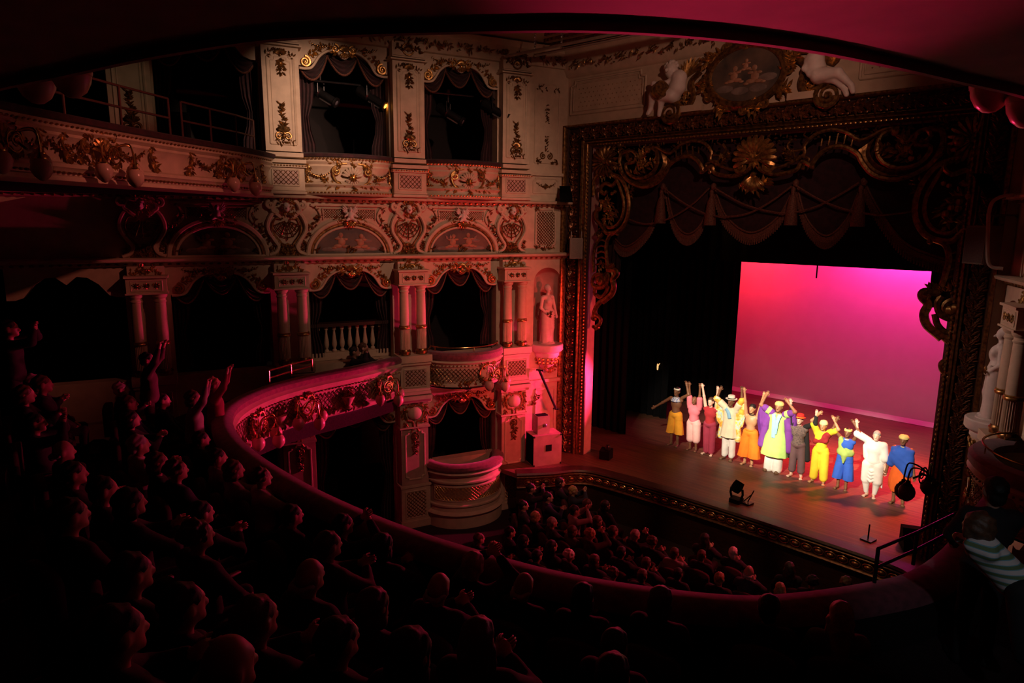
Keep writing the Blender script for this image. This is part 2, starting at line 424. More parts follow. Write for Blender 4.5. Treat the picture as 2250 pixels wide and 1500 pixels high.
# ------------------------------------------------------------------ layout
ANG = radians(21.0)
CORNER = np.array([-11.39, 14.5, 0.0]); XMID = -6.5
tl = np.array([sin(ANG), cos(ANG), 0]); nl = np.array([cos(ANG), -sin(ANG), 0])
L = Fr(CORNER, tl, nl)
CORNER_R = np.array([-1.43, 14.5, 0.0])
Rw = Fr(CORNER_R, [-sin(ANG), cos(ANG), 0], [-cos(ANG), -sin(ANG), 0])
PS = {'a': -10.15, 'b': -7.29, 'c': -4.45, 'd': -1.63}
PF = Fr((0, 14.5, 0), (1, 0, 0), (0, -1, 0))            # proscenium plane, s is world x
class CF:
    """a working frame bent along a horizontal path"""
    def __init__(s, path, side=1):
        P = np.asarray(path, float)[:, :2]; T = np.gradient(P, axis=0); T /= np.linalg.norm(T, axis=1)[:, None]
        s.P, s.N = P, np.stack([T[:, 1], -T[:, 0]], 1) * side
        s.l = np.concatenate([[0], np.cumsum(np.linalg.norm(np.diff(P, axis=0), axis=1))]); s.len = s.l[-1]
        m = len(P) // 2; s.n = np.array([*s.N[m], 0]); s.a = np.array([*T[m], 0]); s.b = Z3
    def nat(s, x): return np.stack([np.interp(x, s.l, s.N[:, 0]), np.interp(x, s.l, s.N[:, 1]), np.zeros_like(x)], -1)
    def p(s, x, z, o=0.0):
        x, z, o = np.broadcast_arrays(np.asarray(x, float), np.asarray(z, float), np.asarray(o, float))
        n = s.nat(x)
        return np.stack([np.interp(x, s.l, s.P[:, 0]), np.interp(x, s.l, s.P[:, 1]), z], -1) + o[..., None] * n
def tube2(self, F, pts, r, o=0.0, flat=.7, sides=6):
    P = np.asarray(pts, float); n = F.nat(P[:, 0]) if hasattr(F, 'nat') else F.n
    return self.tube(F.p(P[:, 0], P[:, 1], o), r, sides, n, flat)
G.tube2 = tube2
def wall_mould(g, F, s0, s1, prof, side=1, n=2):
    s = np.linspace(s0, s1, n); return g.sweep(F.p(s, 0 * s, 0), prof, side=side)
def frame_loop(g, F, poly, r, o, sides=5):
    P = np.array(list(poly) + [poly[0], poly[1]], float)
    for i in range(len(P) - 2): g.tube2(F, P[i:i + 2] if True else P, r, o, .8, sides)
    return g
def notched(x0, x1, z0, z1, c, top=True, bot=False):
    q = []
    q += [(x0, z0), (x1, z0)] if not bot else [(x0, z0 + c), (x0 + c, z0 + c * .6), (x0 + c, z0), (x1 - c, z0), (x1 - c, z0 + c * .6), (x1, z0 + c)]
    q += [(x1, z1 - c), (x1 - c * .9, z1 - c * .8), (x1 - c, z1), (x0 + c, z1), (x0 + c * .9, z1 - c * .8), (x0, z1 - c)] if top else [(x1, z1), (x0, z1)]
    return q
def volute(g, F, x, z, R, r, sg=1, o=0.03, turns=1.6, a0=pi / 2):
    P = spiral(0, 0, R, R * .18, a0, turns, 28); P[:, 0] *= sg
    g.tube2(F, P + [x, z], np.linspace(r, r * .5, 28), o); return g.ball(F, x, z, R * .28, o + r * .4, 6, 4)
def swag(g, F, x0, x1, z0, z1, drop, o, folds=4, nu=14, nv=13, bulge=.12):
    u = np.linspace(0, 1, nu)[:, None]; v = np.linspace(0, 1, nv)[None]
    sag = 4 * u * (1 - u)
    x = x0 + (x1 - x0) * u + 0 * v; z = z0 + (z1 - z0) * u - v * (drop * sag + .02) - .02 * sag
    oo = o + bulge * sag * np.sin(v * pi * .5) + .03 * np.sin(v * folds * 2 * pi) * (.4 + sag)
    g.grid(F.p(x, z, oo)); return x[:, -1], z[:, -1], oo[:, -1]
def drape(g, F, x0, x1, z0, z1, o, folds=6, amp=.045, tie=None, nu=None, nv=8):
    nu = nu or folds * 6 + 1
    u = np.linspace(0, 1, nu)[:, None]; v = np.linspace(0, 1, nv)[None]
    mid = (x0 + x1) / 2 if tie is None else tie; pinch = 1 - (.45 * np.exp(-((v - .62) / .16) ** 2) if tie is not None else 0) * 1.0
    x = mid + (x0 + (x1 - x0) * u - mid) * pinch; z = z1 + (z0 - z1) * v + 0 * u
    g.grid(F.p(x, z, o + amp * np.sin(u * folds * 2 * pi) + .01 * np.sin(v * 7 + u * 20)))

APRON = mat('bronzed_apron', (.16, .07, .03), .4, .6, .3, 14, .2); APRONB = mat('bronze_bead', (.50, .27, .12), .28, .85, .15, 14)
# ------------------------------------------------------------------ large structure
def wall_shell(nm, F, side):
    t = Thing(nm, kind='structure', base=F.p(-6, -1.3, 0))
    for k, s in PS.items():
        g = G(); g.box(F, s - .42, s + .42, -1.35, 2.3, -.5, 0); t.part('lower_pier', g, PLASTER)
        g = G(); g.box(F, s - .42, s + .42, 2.3, 5.7, -.5, 0); t.part('middle_pier', g, PLASTER)
        g = G(); g.box(F, s - .42, s + .42, 7.05, 11.0, -.5, 0); t.part('upper_pier', g, PLASTER)
    bays = [(PS['a'], PS['b']), (PS['b'], PS['c']), (PS['c'], PS['d']), (-13.0, PS['a'])]
    for s0, s1 in bays:
        a, b = s0 + .42, s1 - .42; m = (a + b) / 2; hw = (b - a) / 2
        def edge(zs, zc, zm, top):
            xs = np.array([-1, -.86, -.72, -.55, -.36, -.18, 0, .18, .36, .55, .72, .86, 1]) * hw
            zz = np.array([zs, zs, zs + .05, (zs + zm) / 2 + .06, zm - .02, zm, zc, zm, zm - .02, (zs + zm) / 2 + .06, zs + .05, zs, zs])
            return [(m + hw, top), (m - hw, top)] + [(m + x, z) for x, z in zip(xs, zz)]
        g = G(); g.prism(F, edge(4.96, 5.24, 5.40, 5.70), -.25, 0); t.part('arch_spandrel', g, PLASTER)
        g = G(); g.prism(F, edge(9.92, 10.16, 10.30, 11.0), -.25, 0); t.part('upper_spandrel', g, PLASTER)
        g = G(); g.prism(F, edge(1.62, 1.85, 1.98, 2.35), -.25, 0); t.part('lower_spandrel', g, PLASTER)
        g = G(); g.box(F, a, b, 2.3, 3.2, -.3, 0); t.part('parapet', g, PLASTER)
        if s1 == PS['d']: g = G(); g.box(F, a, b, -1.35, .3, -.3, -.02); t.part('stall_parapet', g, PLASTER)
    g = G(); g.box(F, -13, 0, 5.7, 7.1, -.5, 0); t.part('frieze', g, PLASTER)
    g = G(); g.box(F, -1.21, 0.0, -1.35, 3.25, -.5, .02); t.part('niche_bay', g, PLASTER)
    g = G(); g.box(F, -1.21, 0.05, 5.42, 5.70, -.5, .02); t.part('niche_bay', g, PLASTER)
    g = G(); g.box(F, -1.21, 0.05, 7.1, 11.0, -.5, .02); t.part('niche_bay', g, PLASTER)
    g = G(); ar = np.linspace(0, pi, 13)
    g.prism(F, [(-1.21, 3.25), (-.93, 3.25)] + [(-.50 - .43 * cos(a), 4.96 + .40 * sin(a)) for a in ar] + [(-.07, 3.25), (.05, 3.25), (.05, 5.42), (-1.21, 5.42)], -.1, .02)
    t.part('niche_surround', g, PLASTER)
    g = G(); an = np.linspace(0, pi, 13)
    zz = np.array([3.25, 4.0, 4.9])
    rows = [F.p(-.50 - .43 * np.cos(an), z, .0 - .38 * np.sin(an)) for z in zz]
    for q in np.linspace(0, pi / 2, 7)[1:]:
        rows.append(F.p(-.50 - .43 * np.cos(an) * cos(q), 4.96 + .40 * sin(q), -.38 * np.sin(an) * cos(q)))
    g.grid(np.array(rows)); t.part('niche_recess', g, PINKP)
    # dark rooms behind the openings
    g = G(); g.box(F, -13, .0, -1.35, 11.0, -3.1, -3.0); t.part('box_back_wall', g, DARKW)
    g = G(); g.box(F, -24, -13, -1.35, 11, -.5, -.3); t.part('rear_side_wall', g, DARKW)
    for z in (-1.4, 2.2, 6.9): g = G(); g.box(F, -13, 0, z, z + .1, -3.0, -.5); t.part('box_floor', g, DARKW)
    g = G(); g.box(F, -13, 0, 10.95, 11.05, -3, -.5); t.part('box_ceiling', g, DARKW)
    # running mouldings
    g = G()
    wall_mould(g, F, -13, .1, [(0, 5.58), (.06, 5.60), (.10, 5.66), (.22, 5.69), (.24, 5.74), (.20, 5.76), (0, 5.77)], side)
    wall_mould(g, F, -13, .1, [(0, 6.98), (.07, 7.0), (.10, 7.04), (.24, 7.06), (.26, 7.10), (.22, 7.13), (0, 7.14)], side)
    wall_mould(g, F, -13, .1, [(0, 10.50), (.08, 10.52), (.12, 10.6), (.16, 10.7), (.34, 10.82), (.36, 10.9), (.42, 10.95), (0, 11)], side)
    t.part('cornice', g, PLASTER)
    g = G()
    for s in np.arange(-12.9, 0, .16): g.ball(F, s, 7.02, (.05, .04, .035), .1, 6, 4); g.ball(F, s, 5.63, (.045, .04, .028), .08, 6, 4)
    t.part('egg_band', g, GOLDD, kind='stuff')
    g = G()
    for i, s in enumerate(np.arange(-12.6, -.1, .52)):
        g.foliage(F, [(s, 10.62), (s + .2, 10.72), (s + .42, 10.62)], 9, .09, .24, i)
        volute(g, F, s + .26, 10.7, .07, .018, 1 if i % 2 else -1, .26, 1.2)
    t.part('cornice_scrollwork', g, GOLDD, kind='stuff')
    return t
wl = wall_shell('wall_left', L, 1); wl.done()
wr = wall_shell('wall_right', Rw, -1); wr.done()

# proscenium wall: tympanum, side strips, and ceiling
XL, XR = -11.42, -1.60
XLi, XRi, ZTOPo, ZTOPi = -10.42, -2.78, 9.10, 8.52
t = Thing('wall_back', kind='structure', base=(XMID, 14.6, 9))
g = G(); g.box(PF, -13.2, .2, 9.08, 11.2, -.5, 0.0); t.part('tympanum', g, PLASTER)
g = G(); g.box(PF, -13.2, XL + .05, -1.3, 9.1, -.5, -.02); t.part('side_strip', g, PLASTER)
g = G(); g.box(PF, XR - .05, .2, -1.3, 9.1, -.5, -.02); t.part('side_strip', g, PLASTER)
g = G()
for nm, x0, x1 in (('l', -11.25, -9.0), ('r', -4.2, -2.0)):
    frame_loop(g, PF, notched(x0, x1, 9.38, 10.22, .14), .03, .02); frame_loop(g, PF, notched(x0 + .08, x1 - .08, 9.46, 10.14, .12), .018, .015)
t.part('panel_moulding', g, PLASTER)
g = G()
for x0, x1 in ((-11.1, -9.1), (-4.1, -2.1)):
    for i, x in enumerate(np.arange(x0 + .1, x1, .13)):
        for j, z in enumerate(np.arange(9.56, 10.1, .11)):
            for q in range(2): g.leaf(PF, x + (.065 if j % 2 else 0) - .025 * (1 - q), z - .025 * q, q * pi / 2, .05, .016, .004, .004)
t.part('stencilled_stars', g, GOLDD, kind='stuff')
g = G(); wall_mould(g, PF, -12.5, -.3, [(0, 10.30), (.06, 10.33), (.1, 10.42), (.2, 10.62), (.4, 10.8), (.45, 10.9), (.5, 10.95), (0, 11)], 1)
t.part('cornice', g, PLASTER)
g = G()
for i, s in enumerate(np.arange(-11.2, -2, .46)):
    g.foliage(PF, [(s, 10.48), (s + .2, 10.62), (s + .38, 10.5)], 9, .085, .24, i + 50); volute(g, PF, s + .22, 10.58, .065, .017, 1 if i % 2 else -1, .28, 1.2)
t.part('cornice_scrollwork', g, GOLDD, kind='stuff'); t.done()

t = Thing('ceiling', kind='structure', base=(-6.6, 8, 11))
g = G(); g.box(Fr((0, 0, 11.0), (1, 0, 0), (0, 0, 1), (0, 1, 0)), -16, 4, 2.0, 15.2, 0, .15); t.part('main_ceiling', g, PLASTER)
g = G()
for k in range(3): g.box(Fr((0, 0, 11.0), (1, 0, 0), (0, 0, 1), (0, 1, 0)), -11.5 + k * .35, -1.7 - k * .35, 13.6 - k * .4, 13.7 - k * .4, -.07, 0)
t.part('ceiling_moulding', g, GOLDD); t.done()

# stalls floor, stage floor
FL = Fr((0, 0, 0), (1, 0, 0), (0, 0, 1), (0, 1, 0))
g = G(); g.box(FL, -16.5, 3.5, -2, 14.6, -1.45, -1.30); struct('floor', g, CARPET)
edge = spline([(-11.1, 12.35), (-10.75, 12.75), (-10.45, 13.15), (-10.2, 13.6), (-9.85, 13.88), (-9.3, 13.98), (-8.2, 14.06), (-6.6, 14.10), (-5.0, 14.09), (-3.6, 14.05), (-2.6, 13.98), (-2.2, 13.8), (-1.9, 13.3), (-1.75, 12.8), (-1.6, 12.35)], 60)
poly = [tuple(p) for p in edge] + [(-1.6, 12.4), (-1.2, 27), (-13, 27), (-12.5, 12.35)]
g = G(); g.prism(FL, poly[::-1], -.12, 0); struct('floor', g, STAGEF)
ep = np.column_stack([edge, np.zeros(len(edge))])
t = Thing('stage_apron', 'dark stage apron front with gilded bead band running round its curved edge', 'stage apron', kind='thing', base=(-6.6, 14.0, -1.3))
g = G(); g.sweep(ep, [(-.3, .015), (-.05, .02), (.02, .015), (.05, -.03), (.03, -.06), (-.02, -.07)]); t.part('nosing', g, WOODD)
g = G(); g.sweep(ep, [(-.02, -.06), (.02, -.08), (.035, -.10), (.03, -.13), (.0, -.14), (.0, -.34), (.03, -.35), (.05, -.38), (.03, -.41), (0, -.42)]); t.part('gilded_cove', g, APRON)
g = G(); g.sweep(ep, [(-.01, -.41), (-.05, -.44), (-.06, -1.3), (-.06, -1.32)]); t.part('pit_wall', g, WOODD)
ce = CF(edge, 1)
for x in np.arange(.3, ce.len - .1, .245):
    g = G(); g.tube2(ce, np.stack([x + .105 * np.cos(np.linspace(0, 2 * pi, 15)), -.24 + .075 * np.sin(np.linspace(0, 2 * pi, 15))], 1), .013, .012, .8, 5)
    g.sphere(ce.p(x, -.24, .006), (.078, .05, .05), 12, 7, Fr(ce.p(x, 0, 0), np.array([ce.nat(np.array([x]))[0][1] * -1, ce.nat(np.array([x]))[0][0], 0]), ce.nat(np.array([x]))[0]))
    t.part('bead', g, APRONB)
t.done()

# soffit of the upper circle over the camera, with its lip
lipxy = [on_z(u, v, 7.6)[:2] for u, v in [(-250, 262), (0, 200), (150, 170), (300, 138), (450, 112), (600, 92), (750, 83), (900, 78), (1080, 74), (1250, 72), (1380, 76), (1500, 84), (1600, 93), (1700, 105), (1800, 120), (1900, 139), (2000, 160), (2100, 183), (2180, 200), (2250, 218), (2400, 265)]]
lip = spline(lipxy, 100)
t = Thing('ceiling', kind='structure', base=(-3, 1, 7.6))
g = G(); lp = np.column_stack([lip, np.zeros(len(lip))])
Nn = np.gradient(lp, axis=0); Nn /= np.linalg.norm(Nn, axis=1)[:, None]; Nn = np.stack([Nn[:, 1], -Nn[:, 0], 0 * Nn[:, 0]], 1)   # towards the auditorium behind
g.sweep(lp, [(.055, 7.655), (.055, 7.62), (.045, 7.60), (.0, 7.60), (-.03, 7.63), (-.05, 7.75), (-.05, 8.3)], outs=Nn); t.part('lip', g, SOFF)
g = G(); rows = [lp + Nn * .055 + [0, 0, 7.655]] + [lp * (1 - q) + np.array([0.5, -5.5, 0]) * q + [0, 0, 7.655 - .1 * q] for q in (.3, .6, .9)]
g.grid(np.array(rows)); t.part('soffit', g, SOFF); t.done()
# ------------------------------------------------------------------ left wall: upper tier pilasters
def upper_pilaster(F, s, label):
    f = F.sub(s, 0); t = Thing('pilaster', label, 'pilaster', 'tall panelled pilasters of the upper boxes', base=f.p(0, 7.13, .15))
    g = G(); g.box(f, -.38, .38, 8.05, 10.2, 0, .25); t.part('shaft', g, PLASTER)
    g = G(); g.box(f, -.46, .46, 7.78, 7.9, 0, .33, .02); g.box(f, -.42, .42, 7.9, 8.05, 0, .30, .03); t.part('base', g, PLASTER)
    g = G(); g.box(f, -.40, .40, 7.13, 7.72, 0, .27); g.box(f, -.44, .44, 7.13, 7.20, 0, .31, .01); g.box(f, -.42, .42, 7.20, 7.25, 0, .29, .01); g.box(f, -.45, .45, 7.70, 7.78, 0, .33, .01)
    pd = t.part('pedestal', g, PLASTER)
    g = G(); frame_loop(g, f, [(-.28, 7.32), (.28, 7.32), (.28, 7.66), (-.28, 7.66)], .022, .275); t.part('panel_frame', g, PLASTER, pd)
    g = G(); g.box(f, -.27, .27, 7.33, 7.65, .27, .274); t.part('panel_ground', g, PINKP, pd)
    g = G(); g.lattice(f, -.26, .26, 7.34, 7.64, .105, .276, .007); t.part('lattice', g, GOLDD, pd, kind='stuff')
    g = G()
    for x in np.linspace(-.42, .42, 14): g.ball(f, x, 7.745, (.028, .02, .018), .335, 6, 4)
    t.part('egg_band', g, GOLD, kind='stuff')
    g = G(); frame_loop(g, f, notched(-.27, .27, 8.2, 10.06, .09), .03, .25); frame_loop(g, f, notched(-.20, .20, 8.26, 9.98, .08), .015, .25); t.part('panel_moulding', g, PLASTER)
    g = G(); g.foliage(f, [(0, 9.98), (0, 9.62)], 22, .075, .26, 3, .9); g.rosette(f, 0, 9.86, .09, 7, .27); g.shell(f, 0, 10.02, .14, .3, 2.84, 7, .27)
    g.foliage(f, [(-.27, 10.0), (-.2, 10.08), (-.1, 10.1)], 8, .07, .26, 4); g.foliage(f, [(.27, 10.0), (.2, 10.08), (.1, 10.1)], 8, .07, .26, 5); t.part('top_drop', g, GOLDD)
    g = G(); volute(g, f, -.09, 8.36, .10, .026, 1, .27, 1.3, -.4); volute(g, f, .09, 8.36, .10, .026, -1, .27, 1.3, -.4)
    g.shell(f, 0, 8.42, .17, .5, 2.64, 7, .27); g.rosette(f, 0, 8.36, .07, 7, .30); g.foliage(f, [(0, 8.5), (0, 9.0)], 26, .08, .26, 8, .75); g.foliage(f, [(-.2, 8.24), (.2, 8.24)], 12, .07, .26, 9)
    t.part('lyre_ornament', g, GOLDD)
    g = G(); g.box(f, -.45, .45, 10.2, 10.25, 0, .34, .01); g.box(f, -.42, .42, 10.25, 10.32, 0, .31, .02); g.box(f, -.38, .38, 10.32, 10.62, 0, .25); t.part('capital', g, PLASTER)
    g = G(); g.tube2(f, spiral(0, 10.47, .13, .13, 0, 1, 18), .02, .26); g.shell(f, 0, 10.42, .11, .3, 2.84, 6, .27); g.foliage(f, [(-.32, 10.42), (-.15, 10.5), (.15, 10.5), (.32, 10.42)], 22, .08, .26, 12); t.part('capital_foliage', g, GOLDD)
    return t.done()
pb = upper_pilaster(L, PS['b'], 'brightest cream pilaster between the left balcony and the first upper box')
dup(pb, pb.location + Vector(tl * (PS['c'] - PS['b'])), label='cream pilaster standing between the two upper boxes with hanging lanterns')
dup(pb, pb.location + Vector(tl * (PS['d'] - PS['b'])), label='cream pilaster right of the upper boxes, nearest the proscenium on the left')

dup(pb, pb.location + Vector(tl * (PS['a'] - PS['b'])), label='dim pilaster far along the left upper circle, its top hidden by the soffit')

def bay_path(F, s0, s1, o0, bulge, n=25, p=2.0):
    x = np.linspace(s0, s1, n); u = (x - (s0 + s1) / 2) / ((s1 - s0) / 2)
    return F.p(x, 0 * x, o0 + bulge * np.clip(1 - np.abs(u) ** p, 0, 1) ** (1 / 1.6))
def upper_box_front(F, s, label, side=1):
    P = bay_path(F, s - .98, s + .98, .06, .36); c = CF(P, side); m = c.len / 2
    t = Thing('box_front', label, 'box front', 'bowed fronts of the upper boxes', base=F.p(s, 7.12, .2))
    g = G(); g.sweep(P, [(-.10, 7.12), (.06, 7.13), (.10, 7.17), (.07, 7.22), (.03, 7.24), (.02, 7.30), (.08, 7.36), (.05, 7.40), (.0, 7.44), (-.02, 7.56), (.0, 7.68), (.05, 7.76), (.03, 7.80), (.08, 7.86), (.05, 7.90), (.10, 7.97)], side=side); t.part('panel', g, PLASTER)
    g = G(); g.sweep(P, [(.10, 7.95), (.13, 7.97), (.13, 8.02), (.08, 8.05), (-.16, 8.05), (-.2, 8.0)], side=side); t.part('padded_rail', g, VELVET)
    g = G()
    for x in np.arange(.05, c.len, .075): g.ball(c, x, 7.93, (.03, .025, .02), .10, 6, 4); g.ball(c, x, 7.19, (.03, .025, .02), .10, 6, 4)
    t.part('egg_band', g, GOLD, kind='stuff')
    g = G(); g.shell(c, m, 7.52, .24, .15, 3.0, 9, .03, .030); g.shell(c, m, 7.52, .17, 3.4, 6.0, 7, .03, .026); t.part('shell_ornament', g, PLASTER)
    g = G(); g.rosette(c, m, 7.52, .11, 9, .09)
    for q in (-1, 1):
        volute(g, c, m + q * .34, 7.66, .10, .028, -q, .06, 1.4); g.tube2(c, spline([(m + q * .12, 7.84), (m + q * .3, 7.80), (m + q * .42, 7.62), (m + q * .34, 7.42), (m + q * .16, 7.34)], 20), .026, .05)
        g.foliage(c, [(m + q * .2, 7.36), (m + q * .5, 7.36), (m + q * .62, 7.5)], 16, .085, .03, 20 + q); g.foliage(c, [(m + q * .2, 7.8), (m + q * .46, 7.84)], 9, .08, .05, 22 + q)
    g.foliage(c, [(m, 7.34), (m, 7.2)], 8, .08, .06, 30); g.foliage(c, [(m, 7.76), (m, 7.92)], 7, .08, .05, 31); t.part('rocaille', g, GOLD)
    for q in (-1, 1):
        g = G(); g.garland(c, (m + q * .5, 7.62), (m + q * 1.0, 7.72), .13, 12, .05, .03, 3 + q); t.part('garland', g, GOLDD)
        g = G(); g.tube2(c, spline([(m + q * 1.0, 7.82), (m + q * .93, 7.74), (m + q * .99, 7.6), (m + q * .94, 7.42), (m + q * 1.03, 7.34)], 20), .022, .04); g.foliage(c, [(m + q * .95, 7.78), (m + q * .98, 7.55), (m + q * .96, 7.36)], 16, .075, .03, 40 + q); t.part('corner_scroll', g, GOLD)
    return t.done()
ub = upper_box_front(L, (PS['b'] + PS['c']) / 2, 'brightly lit cream and gilt front of the upper box nearer the balcony')
dup(ub, ub.location + Vector(tl * (PS['c'] - PS['b'])), label='redder cream and gilt front of the upper box nearer the stage')

def festoon(F, s, hw, z, o, label, group, tails=True, zbot=None, m=VELVET):
    t = Thing('swag_curtain', label, 'curtain', group, base=F.p(s, zbot if tails else z - .6, o))
    for x0, x1, za, zb in ((-hw, -.33 * hw, z - .32, z), (-.36 * hw, .36 * hw, z, z), (.33 * hw, hw, z, z - .32)):
        g = G(); x, zz, oo = swag(g, F, s + x0, s + x1, za, zb, .42, o + (.05 if x0 < -.5 * hw or x1 > .5 * hw else .0)); k = t.part('swag', g, m)
        g = G(); g.tube(F.p(x, zz, oo), .022, 5, F.n, 1.3); t.part('fringe', g, FRINGE, k)
    if tails:
        for q in (-1, 1):
            g = G(); drape(g, F, s + q * hw, s + q * (hw - .34), zbot, z - .2, o - .06, 4, .04, tie=s + q * (hw - .02)); t.part('tail', g, m)
    return t.done()
mid = {k: (PS[a] + PS[b]) / 2 for k, a, b in (('ab', 'a', 'b'), ('bc', 'b', 'c'), ('cd', 'c', 'd'))}
festoon(L, mid['bc'], .98, 10.28, -.22, 'dark swagged curtain above the upper box with the glowing lantern', 'swag curtains on the left wall', True, 8.0)
festoon(L, mid['cd'], .98, 10.28, -.22, 'dark swagged curtain above the upper box nearest the stage', 'swag curtains on the left wall', True, 8.0)
festoon(L, mid['ab'], .98, 10.28, -.22, 'dark swagged curtain at the end of the left upper balcony', 'swag curtains on the left wall', True, 8.0)
festoon(L, mid['ab'], .98, 5.40, -.22, 'unlit swagged curtain in the leftmost middle arch', 'swag curtains on the left wall', True, 3.3)
festoon(L, mid['bc'], .98, 5.40, -.22, 'swagged maroon curtain over the balustrade and two clapping spectators', 'swag curtains on the left wall', True, 3.3)
festoon(L, mid['cd'], .98, 5.40, -.22, 'swagged maroon curtain over the middle box with the brass rail', 'swag curtains on the left wall', True, 3.3)
festoon(L, mid['bc'], .98, 1.95, -.22, 'unlit swagged curtain under the circle front, left of the stalls box', 'swag curtains on the left wall', True, -1.2)
festoon(L, mid['cd'], .98, 1.95, -.22, 'swagged maroon curtain hanging over the curved stalls box', 'swag curtains on the left wall', True, -1.0)

# valance ornament over each opening
def valance(F, s, z, label, big=False):
    f = F.sub(s, z); t = Thing('arch_crest', label, 'ornament', 'gilded crests over the box openings', base=f.p(0, -.4, 0))
    xs = np.array([-1, -.86, -.72, -.55, -.36, -.18, 0, .18, .36, .55, .72, .86, 1]) * .99
    zz = np.array([-.44, -.44, -.39, -.15, -.02, 0, -.14, 0, -.02, -.15, -.39, -.44, -.44])
    g = G(); g.tube2(f, spline(np.stack([xs, zz], 1), 60), .028, .02); t.part('edge_bead', g, PLASTER)
    g = G(); g.shell(f, 0, -.02, .16, .4, 2.74, 7, .04, .024); g.shell(f, 0, -.02, .13, 3.6, 5.8, 5, .04, .024)
    for q in (-1, 1):
        volute(g, f, q * .20, .04, .10, .024, q, .04, 1.3); g.foliage(f, [(q * .12, -.12), (q * .3, .06)], 9, .08, .03, 60 + q)
    t.part('crest', g, GOLD)
    for q in (-1, 1):
        g = G(); volute(g, f, q * .86, -.30, .12, .030, q, .04, 1.7); g.foliage(f, [(q * .8, -.2), (q * .62, -.04), (q * .4, .1)], 16, .075, .02, 70 + q); t.part('scroll', g, GOLD)
        g = G(); g.garland(f, (q * .25, .13), (q * .75, .12), .07, 9, .045, .02, 80 + q); t.part('garland', g, GOLDD)
    return t.done()
v0 = valance(L, mid['ab'], 5.40, 'gilded crest over the unlit leftmost middle arch')
for k, z, lb in (('bc', 5.40, 'gilded crest over the balustraded middle bay'), ('cd', 5.40, 'gilded crest over the middle box with the brass rail'), ('bc', 10.30, 'gilded crest over the upper box with the glowing lantern'), ('cd', 10.30, 'gilded crest over the upper box nearest the stage'),
                 ('bc', 1.98, 'unlit gilded crest under the end of the circle front'), ('cd', 1.98, 'gilded crest under the middle box, above the stalls box')):
    dup(v0, v0.location + Vector(tl * (mid[k] - mid['ab']) + Z3 * (z - 5.40)), label=lb)

# ------------------------------------------------------------------ frieze: shell cartouches and painted lunettes
def face_prims(c, r, F):
    c = np.asarray(c, float); n, b, a = F.n, F.b, F.a
    return [('e', c, (r * .78, r * .78, r), None), ('c', c + n * r * .62 - b * r * .1, c + n * r * .95 - b * r * .28, r * .16, r * .2), ('e', c + n * r * .3 - b * r * .7, (r * .4, r * .4, r * .35), None), ('c', c + n * r * .72 - a * r * .32 + b * r * .2, c + n * r * .72 + a * r * .32 + b * r * .2, r * .12, r * .12)]
def cartouche(F, s, label):
    f = F.sub(s, 0); t = Thing('shell_cartouche', label, 'cartouche', 'shell cartouches along the frieze', base=f.p(0, 5.77, .05))
    g = G()
    for q in (-1, 1):
        g.tube2(f, spline([(q * .12, 6.62), (q * .28, 6.72), (q * .40, 6.52), (q * .40, 6.32), (q * .27, 6.10), (q * .20, 5.98), (q * .26, 5.86), (q * .40, 5.80)], 34), np.linspace(.035, .055, 36)[:36] if False else .045, .06, .9)
        volute(g, f, q * .34, 6.90, .09, .04, -q, .10, 1.5); g.tube2(f, spline([(q * .08, 6.98), (q * .22, 6.98), (q * .30, 6.80), (q * .22, 6.72)], 18), .045, .09)
    t.part('strapwork', g, PLASTER)
    g = G()
    for q in (-1, 1): g.tube2(f, spline([(q * .08, 6.60), (q * .24, 6.60), (q * .31, 6.42), (q * .27, 6.24), (q * .15, 6.08), (q * .1, 5.98)], 26), .02, .07); g.foliage(f, [(q * .36, 6.2), (q * .3, 6.0), (q * .34, 5.85)], 9, .07, .05, 90 + q)
    for k in range(7):
        a = pi + .35 + (pi - .7) * k / 6; R = np.linspace(.05, .44, 5) * (1 - .25 * abs(cos(a)))
        g.tube2(f, np.stack([R * np.cos(a) * .9, 6.56 + R * np.sin(a)], 1), .012, .05, 1, 4)
    for R in (.14, .22, .31, .40):
        a = np.linspace(pi + .3, 2 * pi - .3, 12); g.tube2(f, np.stack([R * np.cos(a) * .75, 6.58 + R * np.sin(a)], 1), .011, .05, 1, 4)
    t.part('shell_lattice', g, GOLDD)
    g = body(face_prims(f.p(0, 6.86, .13), .105, f), .012, .02); t.part('mask', g, STONE)
    g = G(); g.foliage(f, [(-.12, 6.84), (-.08, 6.99), (.08, 6.99), (.12, 6.84)], 16, .07, .16, 91); g.foliage(f, [(-.14, 6.74), (.14, 6.74)], 12, .07, .10, 92); t.part('mask_hair', g, GOLD)
    g = G(); g.prism(f, [(-.26, 5.78), (.26, 5.78), (.12, 6.0), (0, 6.06), (-.12, 6.0)], 0, .05); g.foliage(f, [(-.2, 5.82), (0, 5.98), (.2, 5.82)], 20, .075, .05, 93); g.rosette(f, -.07, 5.84, .06, 6, .07); g.rosette(f, .07, 5.84, .06, 6, .07); t.part('foot_ornament', g, GOLDD)
    return t.done()
ca = cartouche(L, PS['b'], 'shell cartouche with a mask under the brightest upper pilaster')
for k, lb in (('a', 'unlit shell cartouche at the dark left end of the frieze'), ('c', 'shell cartouche with a mask between the two cherub lunettes'), ('d', 'shell cartouche with a mask right of the lunettes, above the rightmost column pair')):
    dup(ca, ca.location + Vector(tl * (PS[k] - PS['b'])), label=lb)

